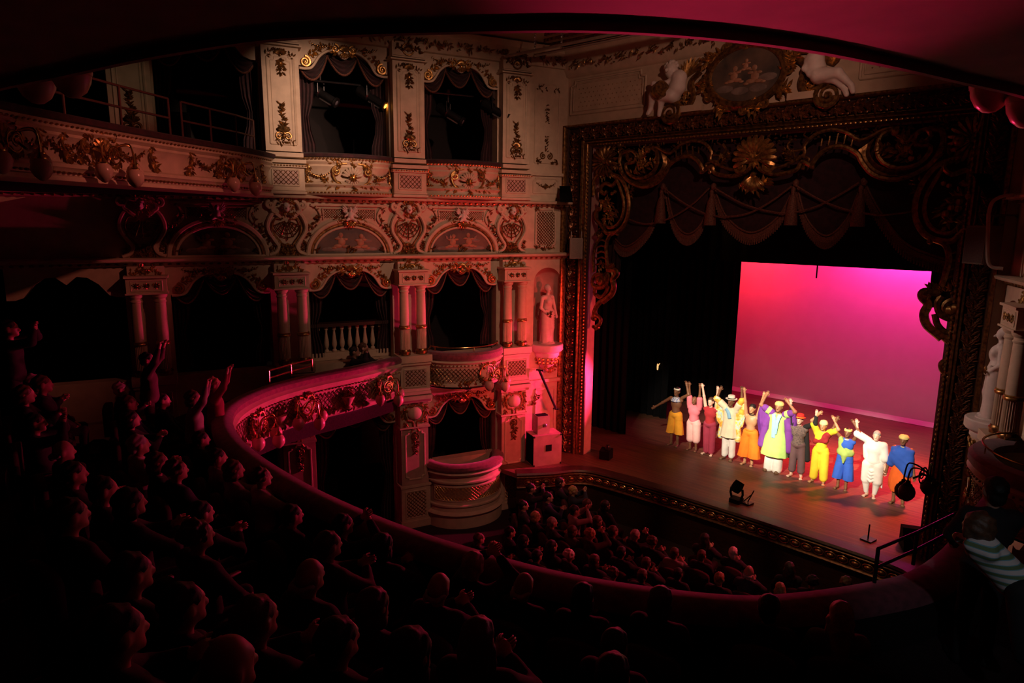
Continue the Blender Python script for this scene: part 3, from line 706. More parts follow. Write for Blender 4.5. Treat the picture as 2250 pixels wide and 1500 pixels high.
OIL = mat('dark_oil_painting', (.15, .10, .07), .5, 0, .3, 2.4, 0, (.05, .045, .04))
FLESH = mat('painted_flesh', (.42, .22, .13), .55, 0, .2, 6); CLOUD = mat('painted_cloud', (.24, .18, .15), .6, 0, .25, 4); WINGM = mat('painted_wing', (.3, .2, .15), .6, 0, .2, 9)
def putto2d(g, F, x, z, k, q, o):
    """a chubby painted child in low relief"""
    for dx, dz, rx, rz in ((0, 0, .085, .10), (.02, .15, .055, .06), (.09, .07, .07, .03), (-.08, .06, .06, .03), (.08, -.09, .10, .045), (-.07, -.10, .09, .04), (.17, -.13, .06, .03), (-.16, -.12, .06, .03)):
        g.sphere(F.p(x + q * dx * k, z + dz * k, o), (rx * k, .018, rz * k), 8, 5, F)
def lunette(F, s, label, seed):
    f = F.sub(s, 0); t = Thing('lunette', label, 'painted lunette', 'arched cherub paintings along the frieze', base=f.p(0, 5.77, .05))
    A = np.linspace(0, pi, 25); arc = lambda rx, rz: np.stack([rx * np.cos(A), 5.78 + rz * np.sin(A)], 1)
    g = G(); g.prism(f, arc(.82, .62), .0, .012); pc = t.part('painting', g, OIL)
    g = G(); q = 1 if seed % 2 else -1; putto2d(g, f, -.24 * q, 6.06, 1.0, 1, .02); putto2d(g, f, .2 * q, 6.08, 1.05, -1, .02); t.part('painted_cherub', g, FLESH, pc)
    g = G()
    for x, z, r in ((-.5, 5.9, .16), (-.2, 5.88, .2), (.15, 5.87, .18), (.48, 5.9, .16), (.4, 6.1, .12)): g.sphere(f.p(x, z, .012), (r, .012, r * .4), 10, 5, f)
    t.part('painted_cloud', g, CLOUD, pc)
    g = G()
    for x, a in ((-.36 * q, 2.2), (-.30 * q, 1.6), (.33 * q, .9)): g.leaf(f, x, 6.12, a, .14, .07, .02, .01)
    t.part('painted_wing', g, WINGM, pc)
    g = G(); g.tube2(f, arc(.98, .80), .055, .05); g.tube2(f, arc(.84, .65), .03, .03); g.box(f, -1.02, 1.02, 5.77, 5.81, 0, .07); t.part('arch_frame', g, PLASTER)
    g = G(); g.tube2(f, arc(.905, .715), .034, .05, .6); g.foliage(f, [(-.12, 5.84), (0, 5.92), (.12, 5.84)], 12, .07, .03, 95); g.tube2(f, spiral(0, 5.87, .075, .075, 0, 1, 14), .018, .04)
    for w_ in (-1, 1): g.foliage(f, [(w_ * .7, 5.86), (w_ * .78, 5.9)], 6, .06, .03, 96); g.foliage(f, [(w_ * 1.02, 5.9), (w_ * 1.0, 6.2), (w_ * .9, 6.4)], 14, .075, .03, 97 + w_)
    t.part('gilt_edge', g, GOLDD)
    g = G(); frame = [(-.88, 6.92), (.88, 6.92)]
    g.tube2(f, frame, .032, .04); g.tube2(f, [(-.62, 6.84), (.62, 6.84)], .014, .03)
    for w_ in (-1, 1): g.tube2(f, spline([(w_ * .88, 6.92), (w_ * .74, 6.84), (w_ * .66, 6.66), (w_ * .72, 6.52), (w_ * .9, 6.42), (w_ * .92, 6.34)], 22), .028, .04); g.tube2(f, [(w_ * .62, 6.84), (w_ * .60, 6.58)], .014, .03)
    t.part('panel_frame', g, PLASTER)
    for w_ in (-1, 1):
        g = G(); x0, x1 = (.16, .58) if w_ > 0 else (-.58, -.16); g.lattice(f, x0, x1, 6.62, 6.82, .058, .006, .006, False); t.part('lattice', g, GOLDD, kind='stuff')
        g = G(); g.foliage(f, [(w_ * .86, 6.88), (w_ * .72, 6.7), (w_ * .8, 6.5), (w_ * .92, 6.4)], 18, .07, .04, 100 + w_); volute(g, f, w_ * .92, 6.40, .055, .02, w_, .05, 1.2); t.part('corner_scroll', g, GOLDD)
    c = f.p(0, 6.82, .14); a_, b_, n_ = f.a, f.b, f.n
    g = body(face_prims(c, .06, f) + [('e', c - b_ * .14, (.07, .07, .09), None), ('c', c - b_ * .08 - a_ * .05, c - b_ * .16 - a_ * .14 + n_ * .03, .026, .02), ('c', c - b_ * .08 + a_ * .05, c - b_ * .16 + a_ * .14 + n_ * .03, .026, .02), ('c', c - b_ * .2 - a_ * .03, c - b_ * .24 - a_ * .1 + n_ * .05, .04, .025), ('c', c - b_ * .2 + a_ * .03, c - b_ * .24 + a_ * .1 + n_ * .05, .04, .025)], .012, .02)
    k = t.part('cherub_bust', g, STONE)
    g = G()
    for w_ in (-1, 1):
        for j in range(4): g.leaf(f, w_ * .04, 6.74, (pi / 2 - w_ * (.5 + .25 * j)), .24 - .03 * j, .06, .10, .02)
    t.part('wing', g, STONE, k)
    g = G(); g.shell(f, 0, 6.56, .17, 3.3, 6.1, 7, .08, .02); g.foliage(f, [(-.35, 6.56), (-.15, 6.62), (.15, 6.62), (.35, 6.56)], 20, .08, .06, 104); t.part('keystone_shell', g, GOLD)
    return t.done()
lunette(L, mid['ab'], 'unlit lunette with a cherub painting over the leftmost arch', 1)
lunette(L, mid['bc'], 'lunette painted with two reclining cherubs over the balustraded bay', 2)
lunette(L, mid['cd'], 'redder lunette painted with two cherubs over the middle box', 3)

# ------------------------------------------------------------------ middle tier
def capblock(F, s, label):
    f = F.sub(s, 0); t = Thing('entablature_block', label, 'entablature', 'blocks over the column pairs', base=f.p(0, 5.04, .2))
    g = G(); g.box(f, -.37, .37, 5.06, 5.36, 0, .42); g.box(f, -.41, .41, 5.36, 5.42, 0, .46, .01); g.box(f, -.40, .40, 5.03, 5.07, 0, .45, .005); t.part('block', g, PLASTER)
    g = G(); frame_loop(g, f, [(-.28, 5.11), (.28, 5.11), (.28, 5.32), (-.28, 5.32)], .016, .42); t.part('panel_frame', g, PLASTER)
    g = G()
    for x in (-.18, 0, .18): g.rosette(f, x, 5.215, .075, 8, .42)
    g.foliage(f, [(-.26, 5.2), (.26, 5.23)], 10, .05, .42, 120); t.part('rosettes', g, GOLDD)
    g = G(); g.box(f, -.34, .34, 5.42, 5.6, 0, .22); t.part('frieze_block', g, PLASTER)
    g = G(); g.foliage(f, [(-.3, 5.46), (-.1, 5.54), (.1, 5.54), (.3, 5.46)], 26, .075, .22, 121); g.shell(f, 0, 5.45, .11, .4, 2.74, 6, .24); t.part('acanthus', g, GOLD)
    return t.done()
cb = capblock(L, PS['b'], 'entablature block over the column pair left of the balustrade')
for k, lb in (('a', 'unlit entablature block over the leftmost dark column pair'), ('c', 'entablature block over the column pair between balustrade and middle box'), ('d', 'entablature block over the column pair beside the niche statue')):
    dup(cb, cb.location + Vector(tl * (PS[k] - PS['b'])), label=lb)
def column(F, s, o, label):
    c = F.p(s, 0, o); t = Thing('column', label, 'column', 'paired columns of the middle boxes', base=F.p(s, 3.31, o))
    g = G(); g.lathe(c, [(.14, 3.31), (.14, 3.36), (.155, 3.37), (.155, 3.40), (.135, 3.42), (.128, 3.45)], 20); t.part('base', g, GOLDD)
    g = G(); g.lathe(c, [(.125, 3.44), (.125, 3.97)], 48, flute=(0, 2, .016)); t.part('fluted_drum', g, PLASTER, smooth=20)
    g = G(); g.lathe(c, [(.125, 3.96), (.14, 3.97), (.145, 3.99), (.14, 4.01), (.132, 4.02), (.138, 4.035), (.125, 4.05)], 20); t.part('ring', g, GOLD)
    g = G(); g.lathe(c, [(.118, 4.04), (.118, 4.3), (.108, 4.86)], 24); t.part('shaft', g, PLASTER)
    g = G(); g.lathe(c, [(.108, 4.85), (.122, 4.87), (.122, 4.89), (.112, 4.90), (.112, 4.94), (.14, 4.97), (.15, 5.0), (.15, 5.04)], 20); t.part('capital', g, PLASTER)
    return t.done()
c0 = None
for k, nm in (('a', 'leftmost dark column pair'), ('b', 'column pair left of the balustrade'), ('c', 'column pair between balustrade and middle box'), ('d', 'column pair beside the niche statue')):
    for q, sd in ((-1, 'left'), (1, 'right')):
        lb = f'{sd} column of the {nm}, cream with fluted foot'
        if c0 is None: c0 = column(L, PS[k] + q * .215, .27, lb); ref = (PS[k], q)
        else: dup(c0, c0.location + Vector(tl * (PS[k] + q * .215 - ref[0] - ref[1] * .215)), label=lb)
def plinth(F, s, label):
    f = F.sub(s, 0); t = Thing('pedestal', label, 'pedestal', 'lattice panelled pedestals under the column pairs', base=f.p(0, 2.15, .2))
    g = G(); g.box(f, -.43, .43, 3.12, 3.31, 0, .50, .01); g.box(f, -.41, .41, 3.05, 3.12, 0, .47, .01); g.box(f, -.38, .38, 2.38, 3.06, 0, .42); g.box(f, -.41, .41, 2.28, 2.40, 0, .45, .02); g.box(f, -.44, .44, 2.15, 2.29, 0, .48, .02); t.part('block', g, PLASTER)
    g = G(); frame_loop(g, f, [(-.29, 2.5), (.29, 2.5), (.29, 2.95), (-.29, 2.95)], .022, .42); t.part('panel_frame', g, PLASTER)
    g = G(); g.box(f, -.27, .27, 2.52, 2.93, .415, .422); t.part('panel_ground', g, PINKP)
    g = G(); g.lattice(f, -.26, .26, 2.53, 2.92, .10, .424, .009); t.part('lattice', g, GOLDD, kind='stuff')
    return t.done()
p0 = plinth(L, PS['c'], 'latticed pedestal at the end of the circle front, left of the middle box')
dup(p0, p0.location + Vector(tl * (PS['d'] - PS['c'])), label='latticed pedestal right of the middle box, beside the statue bracket')
dup(p0, p0.location + Vector(tl * (PS['b'] - PS['c'])), label='unlit pedestal behind the circle, left of the balustrade')
dup(p0, p0.location + Vector(tl * (PS['a'] - PS['c'])), label='unlit pedestal under the leftmost dark column pair')
# balustrade
t = Thing('balustrade', 'cream balustrade behind the two clapping spectators', 'balustrade', base=L.p(mid['bc'], 3.2, -.4))
g = G(); g.box(L, mid['bc'] - 1.0, mid['bc'] + 1.0, 3.2, 3.40, -.5, -.28, .01); t.part('plinth_course', g, PLASTER)
g = G(); g.box(L, mid['bc'] - 1.0, mid['bc'] + 1.0, 4.02, 4.12, -.5, -.26, .01); t.part('handrail', g, WOODD)
for k in range(11):
    g = G(); g.lathe(L.p(mid['bc'] - .95 + k * .19, 0, -.39), [(.055, 3.4), (.055, 3.44), (.03, 3.47), (.06, 3.56), (.062, 3.62), (.045, 3.74), (.028, 3.88), (.03, 3.93), (.048, 3.95), (.048, 4.02)], 12); t.part('baluster', g, PLASTER)
t.done()
# middle box front
def mid_box(F, s, label, side=1, brass=True):
    P = bay_path(F, s - 1.02, s + 1.02, .10, .78, 31, 2.2); c = CF(P, side); m = c.len / 2
    t = Thing('box_front', label, 'box front', base=F.p(s, 2.4, .4))
    g = G(); g.sweep(P, [(-.25, 2.42), (-.04, 2.44), (.02, 2.48), (.0, 2.53), (-.04, 2.55), (-.05, 2.62), (.0, 2.80), (.03, 2.98), (.06, 3.0), (.04, 3.05), (.10, 3.10), (.08, 3.13), (.02, 3.15)], side=side); t.part('panel', g, PLASTER)
    g = G(); g.sweep(P, [(.0, 3.14), (.06, 3.15), (.10, 3.20), (.10, 3.30), (.05, 3.35), (-.12, 3.36), (-.2, 3.32), (-.2, 3.2)], side=side); t.part('padded_rail', g, RAILV)
    g = G(); g.lattice(c, .18, c.len - .1, 2.62, 2.94, .105, .03, .008); t.part('lattice', g, GOLDD, kind='stuff')
    g = G()
    for x in np.arange(.05, c.len, .09): g.ball(c, x, 3.03, (.03, .02, .018), .06, 6, 4)
    t.part('egg_band', g, GOLDD, kind='stuff')
    g = G()
    for x, w_ in ((.16, 1), (c.len - .1, -1)): g.tube2(c, spline([(x, 2.96), (x + w_ * .1, 2.9), (x - w_ * .03, 2.75), (x + w_ * .02, 2.6), (x + w_ * .3, 2.56)], 22), .026, .03); g.foliage(c, [(x, 2.9), (x + w_ * .02, 2.62), (x + w_ * .5, 2.55)], 22, .08, .03, 130 + w_)
    t.part('corner_scroll', g, GOLD)
    x = m + .35
    g = G(); P2 = spiral(x, 2.80, .21, .21, 0, 1, 26); g.prism(c, P2[:-1], .0, .05); t.part('oval_boss', g, PLASTER)
    g = G(); P2[:, 0] = x + (P2[:, 0] - x) * 1.1; g.tube2(c, P2, .028, .05)
    g.foliage(c, [(x - .25, 2.95), (x, 3.08), (x + .25, 2.95)], 18, .08, .05, 132); g.foliage(c, [(x - .25, 2.7), (x, 2.55), (x + .25, 2.7)], 16, .08, .05, 133); g.foliage(c, [(x - .8, 2.56), (x - .3, 2.6)], 16, .08, .03, 134); t.part('boss_scrolls', g, GOLD)
    if brass:
        g = G(); rp = [(xx, 3.47 if .02 < xx / c.len < .98 else 3.36) for xx in np.linspace(.03, c.len - .03, 30)]; g.tube2(c, rp, .016, -.06, 1, 8)
        for xx in (.3, m, c.len - .3): g.tube(c.p(np.array([xx, xx]), np.array([3.34, 3.47]), -.06), .011, 6)
        t.part('brass_rail', g, BRASS)
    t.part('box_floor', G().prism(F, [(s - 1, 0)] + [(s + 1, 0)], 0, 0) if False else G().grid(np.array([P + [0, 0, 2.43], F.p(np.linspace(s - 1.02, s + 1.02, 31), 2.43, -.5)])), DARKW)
    return t.done()
mid_box(L, mid['cd'], 'bowed middle box front with plum pad, brass rail and lattice')
# under-hang below the middle box
def stall_box(F, s, label, side=1):
    P = bay_path(F, s - 1.03, s + 1.03, .12, .80, 31, 2.3); c = CF(P, side); m = c.len / 2
    t = Thing('box_front', label, 'box front', base=F.p(s, -1.3, .4))
    g = G(); g.sweep(P, [(.06, -1.32), (.06, -.98), (.10, -.96), (.12, -.92), (.08, -.88), (.02, -.86), (.01, -.74), (.05, -.72), (.05, -.68), (.0, -.66), (-.01, -.1), (.05, -.08), (.05, -.04), (.0, -.02), (.0, .10), (.08, .14), (.10, .18), (.06, .22), (.02, .24)], side=side); t.part('panel', g, PLASTER)
    g = G(); g.sweep(P, [(.02, .22), (.09, .24), (.12, .30), (.10, .37), (.03, .41), (-.14, .41), (-.2, .36), (-.2, .2)], side=side); t.part('padded_rail', g, RAILV)
    g = G(); frame_loop(g, c, [(.3, -.56), (c.len - .3, -.56), (c.len - .3, -.18), (.3, -.18)], .022, .0); 
    for z in (-.56, -.18): g.tube2(c, [(x, z) for x in np.linspace(.3, c.len - .3, 24)], .024, .0)
    t.part('panel_frame', g, PLASTER)
    g = G(); g.grid(np.array([c.p(np.linspace(.32, c.len - .32, 30), z, .003) for z in (-.55, -.19)])); t.part('panel_ground', g, LATT)
    g = G(); g.lattice(c, .32, c.len - .32, -.55, -.19, .095, .006, .014, False); t.part('lattice', g, GOLD, kind='stuff')
    return t.done()
stall_box(L, mid['cd'], 'curved stalls box front with gilt lattice band, pink at its right')
# lower pillars
def lower_pillar(F, s, label):
    f = F.sub(s, 0); t = Thing('pillar', label, 'pillar', 'panelled pillars of the stalls boxes', base=f.p(0, -1.3, .15))
    g = G(); g.box(f, -.36, .36, -.12, 1.42, 0, .28); t.part('shaft', g, PINKP)
    g = G(); g.box(f, -.39, .39, -1.32, -.2, 0, .31); g.box(f, -.42, .42, -.2, -.12, 0, .34, .01); g.box(f, -.42, .42, -1.32, -1.1, 0, .34, .01); k = t.part('base', g, PLASTER)
    g = G(); frame_loop(g, f, [(-.27, -1.02), (.27, -1.02), (.27, -.3), (-.27, -.3)], .022, .31); t.part('panel_frame', g, PLASTER, k)
    g = G(); g.lattice(f, -.25, .25, -1.0, -.32, .10, .312, .011); t.part('lattice', g, GOLDD, k, kind='stuff')
    g = G(); frame_loop(g, f, notched(-.25, .25, .02, 1.3, .08, True, True), .026, .285, 6); t.part('panel_moulding', g, PLASTER)
    g = G(); g.foliage(f, [(0, 1.32), (0, .72)], 34, .08, .285, 140, .8); g.tube2(f, spiral(0, 1.16, .1, .1, 0, 1, 16), .016, .29); g.rosette(f, 0, 1.16, .07, 7, .3); t.part('flower_drop', g, GOLDD)
    g = G(); g.box(f, -.37, .37, 1.42, 2.08, 0, .28); g.box(f, -.41, .41, 1.38, 1.44, 0, .33, .01); g.box(f, -.43, .43, 2.06, 2.15, 0, .36, .01); t.part('capital', g, PLASTER)
    g = G(); g.ball(f, 0, 1.78, (.19, .09, .17), .30, 14, 8); t.part('shield_boss', g, PLASTER)
    g = G()
    for q in (-1, 1): g.tube2(f, spline([(0, 2.0), (q * .2, 1.96), (q * .25, 1.78), (q * .18, 1.6), (q * .06, 1.56), (q * .05, 1.4), (q * .1, 1.3)], 26), .024, .31); g.foliage(f, [(q * .26, 2.0), (q * .3, 1.75), (q * .24, 1.52)], 20, .085, .29, 145 + q)
    g.foliage(f, [(-.2, 2.02), (.2, 2.02)], 10, .07, .3, 148); t.part('boss_scrolls', g, GOLD)
    return t.done()
lp0 = lower_pillar(L, PS['c'], 'rose panelled pillar left of the curved stalls box')
dup(lp0, lp0.location + Vector(tl * (PS['d'] - PS['c'])), label='panelled pillar right of the stalls box, beside the loudspeaker stack')
dup(lp0, lp0.location + Vector(tl * (PS['b'] - PS['c'])), label='unlit pillar seen under the circle front behind its lamps')
# right of the boxes: niche bay panels
t = Thing('wall_panel', 'narrow stencilled wall panel left of the proscenium, beside the upper pilasters', 'wall panel', base=L.p(-.6, 8.0, .03))
f = L.sub(-.62, 0)
g = G(); frame_loop(g, f, notched(-.36, .36, 8.12, 10.1, .1), .02, .025); t.part('moulding', g, PLASTER)
g = G(); g.foliage(f, [(0, 9.6), (0, 9.15)], 16, .06, .03, 150, .5); g.foliage(f, [(0, 8.4), (0, 8.8)], 14, .06, .03, 151, .6); volute(g, f, -.1, 8.3, .09, .02, 1, .03); volute(g, f, .1, 8.3, .09, .02, -1, .03); g.foliage(f, [(-.33, 8.2), (-.2, 8.12)], 9, .07, .03, 152); g.foliage(f, [(.33, 8.2), (.2, 8.12)], 9, .07, .03, 153); g.foliage(f, [(-.36, 10.0), (.36, 10.0)], 12, .07, .03, 154); t.part('stencil', g, GOLDD)
g = G(); frame_loop(g, f, notched(-.38, .38, 7.34, 7.72, .06), .018, .025); g.box(f, -.5, .5, 7.78, 7.88, 0, .1, .01); t.part('dado_moulding', g, PLASTER)
g = G(); g.garland(f, (-.28, 7.6), (.28, 7.6), .1, 12, .05, .03, 5); g.foliage(f, [(0, 7.62), (0, 7.45)], 9, .06, .03, 155); t.part('garland', g, GOLDD)
t.done()
t = Thing('wall_panel', 'notched lattice wall panel between shell cartouche and hanging loudspeaker', 'wall panel', base=L.p(-.6, 5.85, .03))
g = G(); frame_loop(g, f, notched(-.28, .32, 5.92, 6.92, .08, True, True), .026, .025); t.part('moulding', g, PLASTER)
g = G(); g.lattice(f, -.24, .28, 5.98, 6.86, .085, .022, .008); t.part('lattice', g, GOLDD, kind='stuff')
g = G(); g.foliage(f, [(-.3, 5.95), (-.1, 5.9), (.3, 5.95)], 16, .07, .03, 158); g.foliage(f, [(-.3, 6.9), (-.2, 6.95)], 6, .07, .03, 159); t.part('corner_leaves', g, GOLDD); t.done()
t = Thing('wall_panel', 'tall framed wall panel below the statue bracket, behind the speakers', 'wall panel', base=L.p(-.5, .4, .03))
g = G(); frame_loop(g, f, [(-.2, .5), (.42, .5), (.42, 1.95), (-.2, 1.95)], .035, .03); g.box(f, -.5, .55, 2.15, 2.25, 0, .1, .01); t.part('moulding', g, PLASTER)
g = G(); g.foliage(f, [(-.3, 1.5), (-.15, 1.8)], 14, .09, .03, 160); t.part('stencil', g, GOLDD); t.done()
def bracket(F, s, label):
    t = Thing('statue_bracket', label, 'bracket', 'stone brackets under the niche statues', base=F.p(s, 2.5, .05)); c = F.p(s, 0, .03)
    g = G(); g.lathe(c, [(.44, 3.26), (.46, 3.24), (.46, 3.10), (.43, 3.06), (.36, 3.02), (.36, 2.94), (.33, 2.90), (.30, 2.9)], 28); t.part('shelf', g, STONE)
    g = G(); g.lathe(c, [(.33, 2.9), (.33, 2.84), (.28, 2.72), (.20, 2.6), (.08, 2.5), (.02, 2.42)], 24); t.part('corbel', g, PLASTER)
    g = G()
    for k in range(9):
        a = pi * k / 8; 
        for z, r in ((2.84, .33), (2.74, .30)): g.sphere(c + F.a * r * cos(a) + F.n * r * sin(a) + Z3 * z, (.045, .045, .05), 6, 4)
    g.foliage(F.sub(s, 0), [(-.2, 2.62), (0, 2.5), (.2, 2.62)], 16, .09, .22, 165); t.part('gilt_beads', g, GOLD, kind='stuff')
    return t.done()
bracket(L, -.50, 'stone bracket carrying the left niche statue')
# ------------------------------------------------------------------ proscenium frame
FY = 14.8                                                  # plane of the inner frame edge
PI_ = Fr((0, FY, 0), (1, 0, 0), (0, -1, 0))
t = Thing('proscenium_arch', 'dark gilt moulded proscenium frame with laurel bands round the stage', 'frame', base=(XMID, 14.6, 0))
def fpt(wd, o, k):
    """point on the frame profile: wd in from the outer edge (0 to .7), o proud; k = corner 0..3"""
    y = 14.5 + .3 * wd / .7 - o
    x, z = ((XL + wd, -.02), (XL + wd, ZTOPo - wd * .8), (XR - wd, ZTOPo - wd * .8), (XR - wd, -.02))[k]
    return (x, y, z)
def strip(prof): return G().grid(np.array([[fpt(a, o, k) for a, o in prof] for k in range(4)]))
t.part('outer_fillet', strip([(0, 0), (0, .13), (.05, .14), (.07, .12), (.09, .05)]), GOLDD)
t.part('dark_hollow', strip([(.09, .05), (.12, .0), (.16, .02), (.40, .03), (.44, .02)]), WOODD)
t.part('inner_fluting', strip([(.44, .02), (.45, .09), (.47, .10), (.49, .05), (.51, .04), (.53, .08), (.56, .085), (.57, .04), (.60, .03), (.62, .06), (.64, .06)]), GOLDD)
t.part('inner_edge', strip([(.64, .06), (.70, .05), (.70, 0)]), WOODD)
t.part('reveal', G().grid(np.array([[fpt(.70, 0, k), tuple(np.array(fpt(.70, 0, k)) + [0, .34, 0])] for k in range(4)])), PINKP)
lc = G(); f0 = Fr((0, 0, 0), (1, 0, 0), (0, -1, 0))
lc.foliage(f0, [(0, -.16), (0, .16)], 22, .12, .04, 7, .55); lc.rosette(f0, 0, -.02, .10, 8, .05)
for q in (-1, 1): lc.ball(f0, q * .11, .12, .035, .05, 6, 4); lc.ball(f0, q * .12, -.12, .03, .05, 6, 4)
bead = G(); bead.ball(f0, 0, 0, (.026, .026, .034), 0, 6, 4)
root = t.done()
lm = link_mesh('laurel_cluster', lc.verts(), lc.f, GOLDL, root); bm = link_mesh('bead', bead.verts(), bead.f, GOLD, root)
def along(o, pts, rot):
    first = True
    for p in pts:
        c = o if first else o.copy()
        if not first: COL.objects.link(c); c.parent = root
        first = False; c.location = Vector(p) - root.location
        c.rotation_euler = (0, rot(p), 0)
side = lambda z0, z1, n, wd, o: [(XL + wd, 14.5 + .3 * wd / .7 - o, z) for z in np.linspace(z0, z1, n)] + [(XR - wd, 14.5 + .3 * wd / .7 - o, z) for z in np.linspace(z0, z1, n)]
topr = lambda n, wd, o: [(x, 14.5 + .3 * wd / .7 - o, ZTOPo - wd * .8) for x in np.linspace(XL + wd + .3, XR - wd - .3, n)]
along(lm, side(.2, 8.7, 27, .27, .03) + topr(26, .27, .03), lambda p: 0 if p[2] < 8.75 else pi / 2)
along(bm, side(.1, 8.4, 84, .63, .07) + topr(88, .63, .07), lambda p: 0 if p[2] < 8.45 else pi / 2)

# ------------------------------------------------------------------ carved scrollwork inside the frame
def q3(*p): return [on_y(1150 + x / 4.0909, 60 + y / 4.0909, FY)[[0, 2]] for x, y in p]
def q7(*p): return [on_y(1150 + x / 3.75, 400 + y / 3.75, FY)[[0, 2]] for x, y in p]
XS = float(on_y(1661, 348, FY)[0]); CEN = XS
t = Thing('proscenium_scrollwork', 'dark gilt carved scrolls and shells hanging inside the proscenium frame', 'scrollwork', base=(XS, FY, 7))
def both(name, draw, m=GOLDD):
    for q in (1, -1):
        f = Fr((XS, FY, 0), (q, 0, 0), (0, -1, 0)); g = G(); draw(g, f); t.part(name, g, m)
def rel(P): P = np.array(P); P[:, 0] -= XS; return P
def rib(g, f, P, r, o=.05, n=40, flat=.8): g.tube2(f, spline(rel(P), n), r, o, flat, 7)
def blobs(g, f, P, r, o=.06, seed=0):
    rr = random.Random(seed)
    for p in rel(P): g.ball(f, p[0], p[1], r * rr.uniform(.7, 1.2), o, 7, 5)
both('corner_rosette', lambda g, f: [g.shell(f, *rel(q3((740, 1210)))[0], .42, 0, 2 * pi, 18, .0, .045), g.ball(f, *rel(q3((800, 1215)))[0], .11, .12)])
def d(g, f):
    rib(g, f, q3((990, 1180), (965, 1195), (940, 1160), (970, 1110), (1020, 1140), (1010, 1210), (950, 1220), (930, 1260), (980, 1340), (1080, 1358), (1170, 1310), (1215, 1220), (1205, 1110), (1140, 1080), (1110, 1110)), .05)
    rib(g, f, q3((960, 1110), (890, 1140), (880, 1250), (940, 1370), (1080, 1435), (1210, 1395), (1290, 1300), (1330, 1230), (1420, 1168), (1510, 1160), (1580, 1205), (1625, 1290), (1600, 1300)), .055)
both('large_scroll', d)
def d(g, f):
    a = rel(q3((980, 1345), (1080, 1375), (1200, 1320), (1260, 1220), (1240, 1120))); b = rel(q3((940, 1370), (1080, 1435), (1210, 1395), (1300, 1290), (1330, 1200)))
    A, B = spline(a, 24), spline(b, 24); n = min(len(A), len(B)); g.grid(np.array([f.p(A[:n, 0], A[:n, 1], .03), f.p((A[:n, 0] + B[:n, 0]) / 2, (A[:n, 1] + B[:n, 1]) / 2, -.02), f.p(B[:n, 0], B[:n, 1], .03)]))
both('scroll_web', d)
def d(g, f):
    rib(g, f, q3((1110, 1080), (1200, 1078), (1260, 1110), (1330, 1130), (1420, 1060), (1530, 1020), (1640, 1045), (1700, 1120), (1690, 1190), (1760, 1235), (1850, 1275), (1960, 1285)), .04)
    rib(g, f, q3((1625, 1290), (1700, 1250), (1730, 1310), (1830, 1335), (1930, 1330), (2030, 1280), (2085, 1200)), .05)
    rib(g, f, q3((1700, 1150), (1790, 1150), (1830, 1100), (1800, 1050)), .03); rib(g, f, q3((1690, 1210), (1650, 1240), (1690, 1300), (1670, 1310)), .03)
    for k in range(5): rib(g, f, q3((1380 + 50 * k, 1170 - 8 * k), (1372 + 52 * k, 1080 - 12 * min(k, 4 - k))), .02, .03, 4)
both('arched_scroll', d)
both('flower_spray', lambda g, f: [g.foliage(f, rel(q3((1070, 1250), (1060, 1180), (1080, 1130))), 22, .13, .05, 7), g.foliage(f, rel(q3((1000, 1310), (1110, 1240), (1190, 1210))), 22, .13, .05, 9), blobs(g, f, q3((1130, 1105), (1050, 1230), (1020, 1300)), .07)], GOLD)
both('leaf_spray', lambda g, f: [g.foliage(f, rel(q3((700, 1330), (830, 1290), (870, 1240))), 22, .13, .05, 10), g.foliage(f, rel(q3((800, 1120), (860, 1090), (900, 1080))), 12, .11, .04, 11), g.foliage(f, rel(q3((1750, 1260), (1790, 1190), (1830, 1150))), 14, .12, .04, 12)])
def d(g, f):
    rib(g, f, q7((700, 75), (680, 95), (650, 80), (650, 40), (690, 10), (740, 30), (780, -20), (740, -60), (680, -75), (620, -50), (588, 20), (590, 110)), .055)
    rib(g, f, q7((740, -60), (810, -30), (860, 60), (880, 180), (862, 300), (800, 395), (700, 420), (655, 360), (605, 300), (610, 240), (650, 215)), .06)
    rib(g, f, q7((780, -20), (810, 60), (838, 180), (820, 290), (770, 360), (700, 370), (660, 300)), .045)
both('side_scroll', d)
both('side_flowers', lambda g, f: [g.foliage(f, rel(q7((640, 160), (700, 180), (740, 250), (700, 310))), 34, .14, .04, 14, .8), blobs(g, f, q7((660, 160), (690, 190), (720, 225), (740, 260), (690, 230), (745, 95), (770, 80)), .07, .08, 3)], GOLD)
both('side_leaves', lambda g, f: [g.foliage(f, rel(q7((830, 130), (900, 60), (890, 130))), 12, .11, .03, 15), g.foliage(f, rel(q7((610, 400), (640, 430))), 10, .1, .03, 16), blobs(g, f, q7((785, 425), (610, 430)), .07, .06, 4)])
def d(g, f):
    rib(g, f, q7((660, 430), (605, 520), (585, 630), (590, 740)), .05); rib(g, f, q7((780, 410), (720, 440), (692, 520), (695, 620), (705, 700)), .055)
    for k in range(5): rib(g, f, q7((620 - 4 * k, 490 + 48 * k), (650, 475 + 48 * k), (690, 490 + 48 * k)), .028, .03, 8)
both('ladder_scroll', d)
def d(g, f):
    rib(g, f, q7((640, 790), (620, 810), (645, 835), (675, 810), (655, 765), (600, 770), (580, 830), (610, 865), (680, 850), (705, 790), (690, 740)), .07)
    rib(g, f, q7((700, 720), (770, 730), (775, 760), (745, 800), (755, 860), (735, 920), (690, 960), (660, 985)), .085)
    rib(g, f, q7((600, 870), (600, 920), (650, 945), (690, 910), (710, 850)), .06)
both('lower_scroll', d)
both('lower_leaves', lambda g, f: [g.foliage(f, rel(q7((640, 690), (700, 710), (770, 710))), 20, .12, .06, 18), blobs(g, f, q7((630, 800), (650, 815)), .09, .06, 5)], GOLD)
